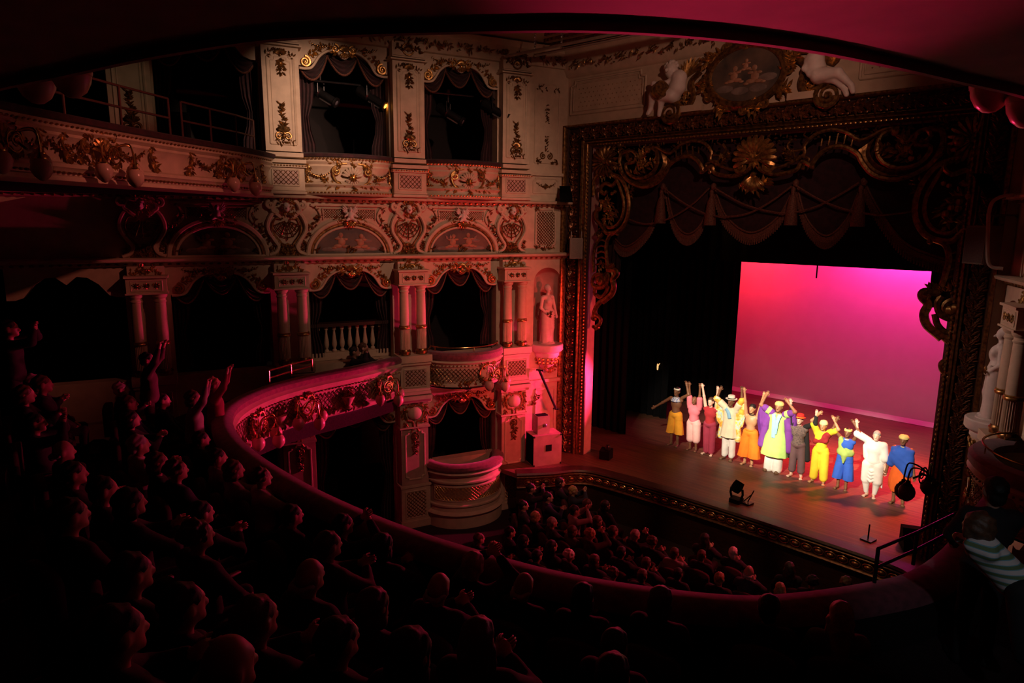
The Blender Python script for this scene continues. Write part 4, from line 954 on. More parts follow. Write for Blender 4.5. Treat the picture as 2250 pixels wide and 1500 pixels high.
def d(g, f):
    rib(g, f, q7((660, 970), (620, 1010), (595, 1060), (585, 1110)), .07); rib(g, f, q7((640, 1000), (610, 1050), (612, 1090)), .03)
    rib(g, f, q7((595, 1130), (580, 1120), (590, 1100), (620, 1100), (645, 1130), (635, 1170), (605, 1190)), .055); blobs(g, f, q7((595, 1125), (605, 1200), (625, 1195), (585, 1190)), .06, .05, 6)
both('tail_scroll', d)
g = G(); f = Fr((XS, FY, 0), (1, 0, 0), (0, -1, 0)); sc = rel(q3((2090, 1180)))[0]; g.shell(f, 0, sc[1], .50, -.5, pi + .5, 13, .03, .06); g.rosette(f, 0, sc[1] - .04, .2, 9, .12)
for q in (-1, 1): volute(g, f, q * .34, sc[1] - .18, .14, .05, q, .08)
t.part('centre_shell', g, GOLD)
g = G(); g.foliage(f, [(-.3, sc[1] - .5), (0, sc[1] - .62), (.3, sc[1] - .5)], 22, .16, .05, 21); g.shell(f, 0, sc[1] - .35, .36, pi + .6, 2 * pi - .6, 7, .05, .05); t.part('centre_pendant', g, GOLD)
g = G()
for x in np.linspace(-3.8, 3.8, 44): g.foliage(f, [(x, 8.42), (x + .1, 8.46)], 2, .09, -.02, int(x * 10))
t.part('top_leaf_edge', g, GOLDD, kind='stuff'); t.done()

# ------------------------------------------------------------------ pelmet, border, drapes, backdrop
PY = 15.25
def py(*p): return np.array([on_y(u, v, PY)[[0, 2]] for u, v in p])
t = Thing('stage_pelmet', 'dark maroon swagged stage pelmet with fringes, ropes and tassels', 'curtain', base=(XS, PY, 6))
fp = Fr((0, PY, 0), (1, 0, 0), (0, -1, 0))
sw = [py((1352, 535), (1375, 552), (1405, 540), (1437, 500), (1464, 424)), py((1464, 424), (1486, 500), (1516, 526), (1546, 500), (1569, 424)), py((1569, 424), (1600, 490), (1654, 524), (1712, 490), (1750, 418)), py((1750, 418), (1775, 495), (1818, 532), (1862, 495), (1897, 412)), py((1897, 412), (1935, 480), (1990, 548), (2062, 580), (2110, 590))]
for i, P in enumerate(sw):
    E = spline(P, 26); x, zb = E[:, 0], E[:, 1]; n = len(x); v = np.linspace(0, 1, 16)[None]
    Z = 8.5 + (zb - 8.5)[:, None] * v; X = x[:, None] + 0 * v
    sg = np.linspace(0, 1, n)[:, None]; bul = np.sin(sg * pi)
    O = .12 * bul * v + .035 * np.sin(v * 26 + bul * 5) * bul
    g = G(); g.grid(fp.p(X, Z, O)); k = t.part('swag', g, VELVETD)
    g = G(); g.tube(fp.p(x, zb + .14, O[:, -1] + .02), .025, 5, fp.n, .8); g.grid(np.array([fp.p(x, zb + .10, O[:, -1] + .02), fp.p(x, zb - .10, O[:, -1] + .03)])); t.part('fringe', g, FRINGE, k)
    g = G()
    for j in range(0, n - 1):
        for q in (0, .5):
            xx, zz, oo = (1 - q) * x[j] + q * x[j + 1], (1 - q) * zb[j] + q * zb[j + 1], O[j, -1]
            g.tube(fp.p(np.array([xx, xx]), np.array([zz - .02, zz - .15]), oo + .04), np.array([.012, .02]), 4)
    t.part('fringe_tassels', g, FRINGE, k, kind='stuff')
for i, (u, v) in enumerate(((1461, 415), (1571, 415), (1750, 408), (1898, 405))):
    x, z = py((u, v))[0]; g = G(); g.lathe(fp.p(x, z, .16), [(.02, .0), (.05, -.06), (.05, -.12), (.035, -.18), (.09, -.3), (.14, -.78), (.14, -.86)], 14); g.lathe(fp.p(x + .05, z + .03, .18), [(.02, .1), (.06, .06), (.07, .0), (.04, -.06)], 10); t.part('tassel', g, FRINGE)
ropes = [((1385, 480), (1430, 492), (1480, 480), (1530, 450), (1568, 414)), ((1466, 412), (1510, 445), (1560, 470), (1600, 476), (1650, 470), (1700, 445), (1748, 410)), ((1573, 410), (1640, 448), (1700, 465), (1745, 468), (1800, 455), (1850, 430), (1895, 402)), ((1752, 406), (1810, 440), (1870, 462), (1940, 472), (2010, 465)), ((1345, 470), (1365, 478), (1385, 480))]
for R_ in ropes:
    P = spline(py(*R_), 28); g = G(); g.tube(fp.p(P[:, 0], P[:, 1], .22), .022, 5); t.part('rope', g, FRINGE)
for x0, x1, zt, zb in ((*py((1338, 540), (1366, 540))[:, 0], 6.3, 5.3), (*py((2052, 560), (2112, 560))[:, 0], 6.1, 5.0)):
    g = G(); drape(g, fp, x0, x1, zb, zt, .02, 3, .04); t.part('side_tail', g, VELVETD)
t.done()
YB = 19.0; zb0, zb1 = on_y(1630, 572, YB)[2], on_y(2050, 600, YB)[2]; zb = (zb0 + zb1) / 2
fb = Fr((0, YB, 0), (1, 0, 0), (0, -1, 0))
g = G(); drape(g, fb, -15, 1, zb, 9.6, 0, 40, .03, nu=240); single('stage_border', g, BLACK, 'black border curtain hanging across the stage above the pink backdrop', 'curtain')
YB = 17.0
for Yl, u in ((17.2, 1385), (19.6, 1475), (22.2, 1619)):
    x1 = on_y(u, 714, Yl)[0]; fl = Fr((0, Yl, 0), (1, 0, 0), (0, -1, 0)); g = G(); drape(g, fl, -15.5, x1, 0.0, 9.5, 0, 18, .06, nu=110)
    single('stage_leg_drape', g, BLACK, {17.2: 'foremost black masking drape in the left wing behind the proscenium', 19.6: 'middle black masking drape in the left wing', 22.2: 'rear black masking drape touching the left edge of the pink backdrop'}[Yl], 'drape', 'black masking drapes')
t = Thing('backdrop', 'magenta lit cyclorama cloth at the back of the stage', 'backdrop', base=(-6, 25, 0))
g = G(); g.box(Fr((0, 25.0, 0), (1, 0, 0), (0, -1, 0)), -12.5, .5, .12, 9.0, -.03, 0); t.part('cloth', g, CLOTHW)
g = G(); fbk = Fr((0, 25.0, 0), (1, 0, 0), (0, -1, 0)); g.add([fbk.p(-12.5, .17, .0), fbk.p(.5, .17, .0), fbk.p(.5, .01, .06), fbk.p(-12.5, .01, .06), fbk.p(-12.5, .0, .0), fbk.p(.5, .0, .0)], [(0, 3, 2, 1), (3, 4, 5, 2)]); t.part('hem', g, CLOTHW); t.done()
for nm, b_ in (('wall_back', (-15.6, 3.2, 26.4, 26.5)), ('wall_wing', (-15.7, -15.6, 14.9, 26.5)), ('wall_wing', (3.1, 3.2, 14.9, 26.5))):
    g = G(); g.box(FL, b_[0], b_[1], b_[2], b_[3], -1.3, 11); struct(nm, g, BLACK)
g = G(); g.box(FL, -15.6, 3.2, 14.95, 26.5, 10.9, 11.0); struct('ceiling', g, BLACK)
# hanging cue line in front of the backdrop
g = G(); p = on_y(1797, 576, 18.99); q_ = on_y(1797, 611, 18.99); g.tube(np.array([[p[0], 18.99, zb + .5], [p[0], 18.99, q_[2]]]), .02, 6); single('hanging_line', g, BLACKM, 'thin dark line hanging down in front of the pink backdrop', 'line')

# ------------------------------------------------------------------ circle front (our tier) and its padded rail
rail = spline([(-12.62, 9.75), (-12.42, 8.4), (-12.36, 7.36), (-12.18, 6.4), (-11.82, 5.65), (-11.3, 5.05), (-10.6, 4.62), (-9.7, 4.32), (-8.86, 4.17), (-7.9, 4.09), (-7, 4.07), (-6.1, 4.11), (-5.3, 4.2), (-4.7, 4.31), (-3.7, 4.57), (-2.9, 4.93), (-2.2, 5.37), (-1.8, 5.8), (-1.4, 6.4), (-1.10, 7.0), (-.95, 7.8), (-.92, 8.6), (-.85, 9.8)], 110)
RP = np.column_stack([rail, np.zeros(len(rail))]); RC = CF(rail, -1)
t = Thing('circle_front', 'curving dress circle front with plum padded rail sweeping through the foreground', 'balcony front', base=(-6.6, 6, 2.3))
g = G(); g.sweep(RP, [(.02, 3.16), (.05, 3.20), (.05, 3.27), (.0, 3.31), (-.12, 3.325), (-.24, 3.30), (-.28, 3.25), (-.28, 3.16)], side=-1); t.part('padded_rail', g, RAILV)
g = G(); g.sweep(RP, [(-.25, 2.30), (-.02, 2.32), (.02, 2.37), (.0, 2.42), (-.05, 2.45), (-.06, 2.55), (-.02, 2.75), (.0, 2.92), (.03, 2.94), (.02, 2.99), (.07, 3.05), (.09, 3.10), (.04, 3.13), (.0, 3.17)], side=-1); t.part('panelled_front', g, PLASTER)
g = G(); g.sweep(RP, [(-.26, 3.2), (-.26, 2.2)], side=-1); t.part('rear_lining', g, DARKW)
g = G(); g.lattice(RC, .2, 8.0, 2.5, 2.9, .105, .0, .008); t.part('lattice', g, GOLDD, kind='stuff')
g = G()
for x in np.arange(.1, 9, .09): g.ball(RC, x, 2.965, (.03, .03, .018), .03, 6, 4)
t.part('egg_band', g, GOLDD, kind='stuff')
def par(c, u, v, z):
    p = on_z(u, v, z)[:2]; return c.l[np.argmin(np.linalg.norm(c.P - p, axis=1))]
def parcos(c, u, z):
    """path position seen at picture column u"""
    best = None
    for i in range(len(c.P)):
        d = ROT.T @ (np.array([*c.P[i], z]) - CAMP); uu = CX + FPX * d[0] / d[2]
        if d[2] > 0 and (best is None or abs(uu - u) < best[0]): best = (abs(uu - u), c.l[i])
    return best[1]
crests = [par(RC, u, v, 2.7) for u, v in ((835, 850), (648, 890), (545, 935))]
for x in crests:
    g = G(); hs = np.array([(0, -.2), (.13, -.1), (.2, .06), (.15, .17), (.06, .17), (0, .12), (-.06, .17), (-.15, .17), (-.2, .06), (-.13, -.1)]); g.prism(RC, hs * 1.15 + [x, 2.72], -.04, .05); t.part('heart_plaque', g, PLASTER)
    g = G(); H2 = spline(hs * 1.2, 40, True) + [x, 2.72]; g.tube2(RC, H2, .026, .05); g.foliage(RC, [(x - .26, 2.86), (x, 2.98), (x + .26, 2.86)], 20, .08, .04, 170); g.foliage(RC, [(x - .3, 2.75), (x - .2, 2.5), (x, 2.46), (x + .2, 2.5), (x + .3, 2.75)], 30, .085, .03, 171); t.part('plaque_scrolls', g, GOLD)
for a_, b_ in zip(crests[:-1], crests[1:]):
    x = (a_ + b_) / 2; g = G(); g.foliage(RC, [(x, 2.95), (x, 2.6)], 26, .1, .03, 172, 1.0); t.part('flower_basket', g, GOLDD)
    g = G(); g.lathe(RC.p(x, 0, .02), [(.02, 2.4), (.1, 2.46), (.06, 2.5), (.14, 2.66), (.16, 2.7)], 12); t.part('basket_urn', g, PLASTER)
    g = G(); g.foliage(RC, [(x - .5, 2.5), (x - .2, 2.46), (x + .2, 2.46), (x + .5, 2.5)], 30, .09, .03, 173); t.part('leaf_run', g, GOLDD)
t.done()
# circle floor steps
def steps(name, path, k0, k1):
    pr = []
    for k in range(k0, k1): pr += [(-(.27 + .85 * k), 2.25 + .38 * k), (-(.27 + .85 * (k + 1)), 2.25 + .38 * k)]
    pr = [(pr[0][0], 1.9)] + pr
    g = G(); g.sweep(path, pr, side=-1); return struct(name, g, CARPET)
steps('floor', RP, 0, 2)
steps('floor', RP[28:95], 2, 7)

# ------------------------------------------------------------------ upper circle front at the left
up = spline([(-13.78, 7.25), (-13.2, 6.5), (-12.75, 5.7), (-12.2, 4.7), (-11.7, 3.9), (-11.2, 3.15), (-10.4, 2.05), (-9.4, 1.0), (-8.2, .1), (-7, -.5)], 60); UP = np.column_stack([up, np.zeros(len(up))]); UC = CF(up, -1)
t = Thing('circle_front', 'upper circle front along the left, cream with gilt garlands and lamp clusters', 'balcony front', base=(-11.5, 4, 7.05))
g = G(); g.sweep(UP, [(-.3, 7.04), (.0, 7.05), (.06, 7.08), (.04, 7.14), (.0, 7.16), (.02, 7.22), (.07, 7.26), (.05, 7.31), (-.02, 7.34), (-.05, 7.44), (-.03, 7.60), (.03, 7.68), (.02, 7.72), (.07, 7.77), (.05, 7.81), (.10, 7.86)], side=-1); t.part('panelled_front', g, PLASTER)
g = G(); g.sweep(UP, [(.10, 7.86), (.14, 7.88), (.14, 7.95), (.05, 7.98), (-.2, 7.98), (-.25, 7.9), (-.25, 7.1)], side=-1); t.part('padded_rail', g, VELVET)
g = G(); g.sweep(UP, [(-.3, 7.045), (-3.5, 7.045)], side=-1); t.part('soffit', g, BLACK)  # black colour stands in for the shade under the front
g = G()
for x in np.arange(.1, UC.len, .09): g.ball(UC, x, 7.82, (.035, .035, .02), .05, 6, 4); g.ball(UC, x, 7.19, (.035, .035, .02), .02, 6, 4)
t.part('egg_band', g, GOLDD, kind='stuff')
ups = [parcos(UC, u, 7.5) for u in (505, 228, 5)]
for x in ups:
    g = G(); g.shell(UC, x, 7.5, .24, .2, 2.9, 8, .02, .03); g.foliage(UC, [(x - .3, 7.7), (x, 7.86), (x + .3, 7.7)], 20, .1, .02, 180); g.foliage(UC, [(x - .45, 7.42), (x - .2, 7.36), (x + .2, 7.36), (x + .45, 7.42)], 22, .1, .02, 181)
    for q in (-1, 1): volute(g, UC, x + q * .3, 7.58, .1, .028, -q, .03)
    t.part('rocaille', g, GOLD)
    for q in (-1, 1):
        g = G(); g.garland(UC, (x + q * .4, 7.62), (x + q * .98, 7.7), .16, 12, .055, .0, 7); t.part('garland', g, GOLDD)
        g = G(); xx = x + q * 1.08; g.tube2(UC, spline([(xx - q * .1, 7.78), (xx + q * .04, 7.74), (xx - q * .02, 7.58), (xx + q * .06, 7.44), (xx + q * .16, 7.36)], 20), .024, .02); g.foliage(UC, [(xx, 7.76), (xx, 7.55), (xx + q * .1, 7.36)], 18, .085, .01, 183); t.part('corner_scroll', g, GOLD)
t.done()

# ------------------------------------------------------------------ lamp clusters
def lamps(F, x, z, o, k, label, gm=GLASS, bmt=BRASS, group='three globe lamp clusters on the balcony fronts'):
    n = F.nat(np.array([x]))[0] if hasattr(F, 'nat') else F.n; a = np.cross(Z3, n); c = F.p(x, z, o)
    t = Thing('lamp_cluster', label, 'lamp', group, base=c)
    pt = lambda u, v, w: c + k * (a * u + Z3 * v + n * w)
    g = G(); g.sphere(c, .05 * k, 8, 6)
    g.tube(np.array([pt(0, .05, .0), pt(0, .08, .16), pt(0, -.02, .28)]), .016 * k, 6); f = Fr(c, a * k, n * k, Z3 * k)
    g.tube2(f, spiral(0, .06, .11, .11, 0, 1, 16), .012 * k, .16); g.tube2(f, spiral(0, .06, .08, .02, 0, 1.5, 16), .010 * k, .18); t.part('bracket', g, bmt)
    for u, w, dz in ((-.24, .18, 0), (.08, .36, -.05), (.27, .22, 0.02)):
        P = spline([pt(0, .0, .05), pt(u * .3, .15, w * .4), pt(u * .8, .20, w * .9), pt(u, .08 + dz, w), pt(u, -.02 + dz, w)], 16)
        g = G(); g.tube(P, .011 * k, 6); g.lathe(pt(u, -.05 + dz, w), [(.012 * k, .06 * k), (.03 * k, .045 * k), (.035 * k, .02 * k), (.06 * k, .0), (.055 * k, -.015 * k)], 12); q = t.part('arm', g, bmt)
        g = G(); g.lathe(pt(u, -.05 + dz, w), [(.05 * k, -.005 * k), (.085 * k, -.04 * k), (.105 * k, -.095 * k), (.10 * k, -.15 * k), (.07 * k, -.20 * k), (.03 * k, -.235 * k), (.006 * k, -.245 * k)], 16); t.part('globe', g, gm, q, smooth=80)
    return t.done()
lamps(UC, ups[0], 7.42, .05, 1.15, 'lamp cluster on the upper circle front beside the pilaster')
lamps(UC, ups[1], 7.42, .05, 1.15, 'lamp cluster in the middle of the left upper circle front')
lamps(UC, ups[2], 7.42, .05, 1.15, 'lamp cluster at the left edge of the picture')
lamps(RC, crests[0] + .1, 2.68, .04, 1.15, 'pink lit lamp cluster at the end of the circle front, next to the pedestal')
lamps(RC, crests[1] + .1, 2.66, .04, 1.15, 'pink lit lamp cluster midway on the curved circle front')
lamps(RC, crests[2] + .1, 2.66, .04, 1.15, 'lamp cluster half hidden where the circle front turns away')
Pm = bay_path(L, mid['cd'] - 1.02, mid['cd'] + 1.02, .10, .78, 31, 2.2); Cm = CF(Pm, 1); lamps(Cm, Cm.len / 2 + .45, 2.72, .05, 1.15, 'pink lit lamp cluster on the bowed middle box')

# ------------------------------------------------------------------ right wall: what the camera catches of it
def right_side():
    s = PS['d'] - .17
    capblock(Rw, s, 'entablature block above the right hand column pair')
    for q in (-1, 1): column(Rw, s + q * .215, .27, ('nearer' if q < 0 else 'farther') + ' column of the pair behind the right statue')
    for q in (-1, 1): column(Rw, PS['c'] + q * .215, .27, ('nearer' if q < 0 else 'farther') + ' column of the pair at the right picture edge')
    plinth(Rw, s, 'pedestal under the right column pair'); plinth(Rw, PS['c'], 'pedestal at the near end of the right box')
    cartouche(Rw, s, 'red lit shell cartouche above the right column pair'); cartouche(Rw, PS['c'], 'shell cartouche at the right picture edge'); lunette(Rw, mid['cd'], 'lunette over the right middle box', 4)
    mid_box(Rw, mid['cd'], 'dark bowed box front with brass rail right of the stage', -1); bracket(Rw, -.50, 'bracket carrying the right niche statue')
    upper_box_front(Rw, mid['cd'], 'red lit upper box front at the right picture edge', -1)
right_side()
p_ = at_depth(2055, 1062, 8.9); Fq = Fr(p_, np.array([.25, .97, 0]), np.array([-.97, .25, 0])); lamps(Fq, 0, 0, 0, 1.0, 'black silhouetted lamp cluster in front of the right box', mat('silhouette_globe', (.10, .03, .02), .5), BLACKM)  # silhouette put into the colour: darkened glass and black metal
# ------------------------------------------------------------------ statues and carved children
def statue(F, s, z, o, label, turn):
    c = F.p(s, z, o); n = F.n * cos(turn) + F.a * sin(turn); a = F.a * cos(turn) - F.n * sin(turn); b = Z3
    P = lambda x, y, h: c + a * x + n * y + b * h
    pr = [('e', P(.02, .02, 1.50), (.075, .075, .105), None), ('c', P(.02, .09, 1.49), P(.02, .115, 1.46), .012, .02), ('e', P(.02, -.03, 1.54), (.095, .095, .10), None), ('c', P(.02, 0, 1.42), P(.01, 0, 1.32), .045, .055),
          ('c', P(-.15, 0, 1.28), P(.15, 0, 1.28), .065, .065), ('e', P(0, .01, 1.15), (.155, .115, .18), None), ('e', P(-.065, .09, 1.17), (.06, .05, .06), None), ('e', P(.065, .09, 1.17), (.06, .05, .06), None), ('c', P(0, 0, 1.05), P(0, 0, .90), .12, .165),
          ('c', P(-.06, .02, .86), P(-.07, .03, .10), .14, .13), ('c', P(.06, 0, .86), P(.07, .02, .10), .15, .12), ('c', P(.05, .06, .8), P(.08, .10, .45), .10, .08), ('c', P(.08, .10, .45), P(.07, .04, .08), .08, .08),
          ('c', P(-.19, 0, 1.27), P(-.24, .0, 1.0), .052, .045), ('c', P(-.24, 0, 1.0), P(-.13, .14, .84), .042, .032), ('e', P(-.11, .16, .82), (.04, .035, .05), None), ('c', P(.19, 0, 1.27), P(.25, .02, 1.0), .052, .045), ('c', P(.25, .02, 1.0), P(.22, .14, .78), .042, .03), ('e', P(.21, .16, .74), (.035, .035, .05), None),
          ('c', P(-.06, .08, .04), P(-.07, .17, .03), .045, .035), ('c', P(.07, .08, .04), P(.08, .18, .03), .045, .035)]
    for k in range(12):
        an = 2 * pi * k / 12 + .2; x, y = .15 * cos(an), .12 * sin(an); pr.append(('c', P(x * .8, y * .8, .88), P(x * (1.05 + .1 * sin(k * 3)), y * 1.15, .04), .03, .045))
    for k in range(5): pr.append(('c', P(-.16 + .05 * k, .12 - .01 * k, .95 - .05 * k), P(.16, .10, .80 - .07 * k), .022, .028))
    t = Thing('statue', label, 'statue', base=c); g = body(pr, .014, .018); t.part('figure', g, STONE)
    g = G(); g.foliage(Fr(P(-.1, .17, .8), a, n), [(-.06, 0), (.06, .02)], 14, .07, 0, 190); t.part('flowers', g, GOLDD)
    g = G(); g.lathe(c, [(.24, 0), (.24, .02), (.22, .03)], 20); t.part('base', g, STONE); return t.done()
statue(L, -.50, 3.265, .03, 'white draped woman statue in the niche left of the proscenium', .25)
statue(Rw, -.50, 3.265, .10, 'white draped woman statue in profile right of the stage', .2)

def tymp_child(pts, label, prop):
    """pts: joints in picture coordinates on the tympanum plane"""
    J = {k: on_y(*v, 14.32) for k, v in pts.items()}; d = np.array([0, -1., 0]); S_ = 1.0
    pr = [('e', J['head'], (.155, .16, .185), None), ('c', J['head'] + d * .17, J['head'] + d * .21 - Z3 * .03, .035, .045), ('c', J['head'] - Z3 * .15, J['chest'], .07, .10), ('e', J['chest'], (.19, .15, .19), None), ('c', J['chest'], J['belly'], .165, .18), ('e', J['belly'], (.20, .17, .18), None), ('c', J['belly'], J['hip'], .175, .17),
          ('c', J['hip'] + d * .08, J['knee'] + d * .15, .145, .10), ('c', J['knee'] + d * .15, J['foot'] + d * .06 + Z3 * .1, .095, .055), ('c', J['foot'] + d * .06 + Z3 * .08, J['foot'] + d * .1 + (J['foot'] - J['hip']) * .08, .06, .05),
          ('c', J['hip'] - d * .02, J['knee2'] + d * .05, .135, .095), ('c', J['knee2'] + d * .05, J['foot2'] + Z3 * .08, .09, .055), ('c', J['foot2'] + Z3 * .07, J['foot2'] + (J['foot2'] - J['hip']) * .07, .06, .05),
          ('c', J['sh'], J['elbow'] + d * .1, .075, .06), ('c', J['elbow'] + d * .1, J['hand'] + d * .12, .058, .045), ('e', J['hand'] + d * .12, (.07, .06, .07), None), ('c', J['chest'], J['sh'], .13, .1)]
    t = Thing('cherub_statue', label, 'statue', base=np.array([*J['foot'][:2], J['foot'][2]])); g = body(pr, .024, .03); t.part('figure', g, STONE)
    g = G(); f = Fr(J['head'], (1, 0, 0), (0, -1, 0)); rr_ = random.Random(3)
    for q in range(26): an_, el_ = rr_.uniform(0, 6.28), rr_.uniform(.15, 1.45); g.ball(f, .15 * sin(el_) * cos(an_), .03 + .16 * cos(el_), .05, .14 * sin(el_) * sin(an_) - .02, 6, 4)
    t.part('hair', g, STONE, smooth=80)
    g = G(); f = Fr(J['wing'], (1, 0, 0), (0, -1, 0))
    for k in range(7): g.leaf(f, 0, -.1, pi / 2 + (-.9 + .22 * k) * prop, .55 - .04 * k, .13, -.1 + .01 * k, .05)
    t.part('wing', g, GOLD); return t.done()
tymp_child(dict(head=(1475, 154), chest=(1492, 172), belly=(1488, 192), hip=(1478, 210), knee=(1442, 212), foot=(1432, 248), knee2=(1456, 218), foot2=(1450, 250), sh=(1486, 172), elbow=(1466, 185), hand=(1442, 186), wing=(1507, 158)), 'winged cherub with a drum seated on the left of the tympanum cartouche', 1)
tymp_child(dict(head=(1796, 112), chest=(1790, 132), belly=(1792, 150), hip=(1800, 166), knee=(1846, 162), foot=(1872, 200), knee2=(1838, 174), foot2=(1856, 205), sh=(1778, 134), elbow=(1772, 152), hand=(1784, 164), wing=(1832, 132)), 'winged cherub reclining on the right of the tympanum cartouche', -1)
g = G(); c = on_y(1450, 198, 14.1); g.lathe(c, [(.0, -.12), (.17, -.12), (.19, -.1), (.19, .1), (.17, .12), (0, .12)], 18, axis=(.8, -.5, .2)); single('drum', g, GOLDD, 'small drum held by the left tympanum cherub', 'drum')
t = Thing('tympanum_cartouche', 'oval dark painting in a gilt scroll frame above the stage centre', 'cartouche', base=(*on_y(1640, 230, 14.45)[:2], on_y(1640, 235, 14.45)[2]))
c = on_y(1640, 165, 14.45); f = Fr(c, (1, 0, 0), (0, -1, 0)); A = np.linspace(0, 2 * pi, 37)
rx, rz = .78, .56
g = G(); g.prism(f, np.stack([rx * np.cos(A[:-1]) * (1 + .06 * np.cos(4 * A[:-1])), rz * np.sin(A[:-1])], 1), 0, .06); k = t.part('painting', g, OIL)
g = G(); putto2d(g, f, -.25, 0, 1.0, 1, .065); putto2d(g, f, .22, -.05, 1.1, -1, .065); putto2d(g, f, 0, .18, .7, 1, .065); t.part('painted_cherub', g, FLESH, k)
g = G()
for x, z in ((-.45, -.25), (-.1, -.32), (.3, -.3), (.5, -.1)): g.sphere(f.p(x, z, .06), (.2, .012, .08), 10, 5, f)
t.part('painted_cloud', g, CLOUD, k)
g = G(); g.tube2(f, np.stack([(rx + .06) * np.cos(A), (rz + .06) * np.sin(A)], 1), .08, .08); t.part('frame', g, GOLDD)
g = G()
for an in np.linspace(0, 2 * pi, 12, endpoint=False): volute(g, f, (rx + .16) * cos(an), (rz + .16) * sin(an), .12, .04, 1 if cos(an) > 0 else -1, .08)
for an in np.linspace(0, 2 * pi, 9): g.foliage(f, [((rx + .1) * cos(an), (rz + .1) * sin(an)), ((rx + .25) * cos(an + .3), (rz + .25) * sin(an + .3))], 12, .15, .06, int(an * 10))
t.part('frame_scrolls', g, GOLD)
for q in (-1, 1):
    g = G(); volute(g, f, q * 1.75, -.62, .26, .07, q, .1, 2); g.tube2(f, spline([(q * 1.05, .2), (q * 1.25, .0), (q * 1.2, -.35), (q * 1.4, -.55), (q * 1.7, -.35)], 24), .07, .06); g.tube2(f, spline([(q * .95, .28), (q * 1.2, .3), (q * 1.5, .25)], 12), .06, .05); t.part('side_volute', g, GOLDD)
    g = G(); g.box(f, min(q * .95, q * 2.0), max(q * .95, q * 2.0), -.64, -.50, 0, .12); t.part('plinth', g, PLASTER)
    g = G(); g.foliage(f, [(q * 1.35, -.1), (q * 1.45, -.3), (q * 1.4, -.5)], 22, .12, .03, 200 + q); t.part('flower_spray', g, GOLD)
t.done()

# ------------------------------------------------------------------ loudspeakers, lanterns, pipes
def yawbox(c, w, dp, h, yaw): return Fr(c, (cos(yaw), sin(yaw), 0), (sin(yaw), -cos(yaw), 0))
SPK = mat('beige_speaker', (.38, .30, .24), .6, 0, .1, 5); SPKD = mat('dark_speaker_grille', (.06, .035, .03), .7, 0, .2, 60); SPKR = mat('worn_grey_cabinet', (.40, .26, .22), .55, 0, .15, 3); 
def hung_speaker(c, yaw, w, dp, h, label, gm, cm):
    f = yawbox(c, w, dp, h, yaw); t = Thing('loudspeaker', label, 'loudspeaker', base=c)
    g = G(); g.box(f, -w / 2, w / 2, 0, h, -dp, 0, .0); k = t.part('cabinet', g, cm)
    g = G(); g.box(f, -w / 2 + .03, w / 2 - .03, .03, h - .03, 0, .012); t.part('grille', g, gm)
    g = G(); frame_loop(g, f, [(-w / 2 + .02, .02), (w / 2 - .02, .02), (w / 2 - .02, h - .02), (-w / 2 + .02, h - .02)], .012, .005); t.part('grille_frame', g, cm)
    g = G()
    for q in (-1, 1): g.tube(f.p(np.array([q * w * .4, q * w * .4, q * w * .4]), np.array([h, h + .16, h + .18]), np.array([-.1, -.12, -dp - .1])), .014, 6)
    g.tube(f.p(np.array([0, 0]), np.array([h + .18, h + .18]), np.array([-.1, -dp - .75])), .018, 6); g.tube(f.p(np.array([0, 0]), np.array([h + .18, h - .05]), np.array([-dp - .4, -dp - .75])), .012, 6); t.part('bracket', g, cm); return t.done()
hung_speaker(L.p(.02, 5.62, .62), radians(40), .34, .34, .55, 'beige loudspeaker hung on a bracket left of the proscenium frame', mat('beige_grille', (.30, .24, .19), .7, 0, .15, 70), SPK)
p_ = on_y(2136, 580, 13.9); hung_speaker(p_, radians(-40), .46, .3, .66, 'dark loudspeaker hung in front of the right proscenium leg', SPKD, mat('dark_cabinet', (.12, .07, .05), .6))
# stack on the stage corner
c = on_z(1206, 1032, 0.0); c = np.array([-10.93, 13.42, 0.0]); yaw = radians(64)
f = yawbox(c, .8, .6, .9, yaw)
t = Thing('bass_cabinet', 'large battered bass loudspeaker cabinet at the foot of the proscenium', 'loudspeaker', base=c)
g = G(); g.box(f, -.42, .42, 0.0, .86, -.55, 0); t.part('cabinet', g, SPKR)
g = G(); g.box(f, -.06, .12, .40, .58, 0.0, .006); t.part('connector_plate', g, BLACK)
g = G(); g.box(f, -.421, -.415 - .006, .02, .84, -.53, -.02); t.part('dark_grille', g, BLACK)
for x, z in ((-.4, .02), (.4, .02), (-.4, .84), (.4, .84)): g = G(); g.ball(f, x, z, .03, 0, 6, 4); t.part('corner_cap', g, BLACKM)
t.done()
f2 = yawbox(c + Z3 * .862 - f.n * .12 - f.a * .1, .4, .3, .5, yaw); t = Thing('loudspeaker', 'small pale loudspeaker standing on the bass cabinet', 'loudspeaker', base=c + Z3 * .862)
g = G(); g.box(f2, -.16, .2, 0, .5, -.3, 0); t.part('cabinet', g, SPK); g = G(); g.lathe(f2.p(.05, .25, 0), [(.05, 0), (.05, .05), (.03, .07), (.0, .07)], 12, axis=f2.n); t.part('knob', g, STEEL)
g = G(); g.box(f2, -.13, .17, .5, .52, -.25, -.05); t.part('handle', g, BLACK); t.done()
g = G(); a_, b_ = L.p(-.98, 2.62, .5), L.p(-.42, 1.46, .5); g.tube(np.array([a_, b_]), .035, 8); g.tube(np.array([a_ - [.1, 0, .0], a_ + [.12, .05, .0]]), .025, 6); g.tube(np.array([b_ - [.1, .0, .0], b_ + [.06, .05, 0]]), .025, 6); single('black_pole', g, BLACKM, 'black pole leaning above the small loudspeaker', 'pole')

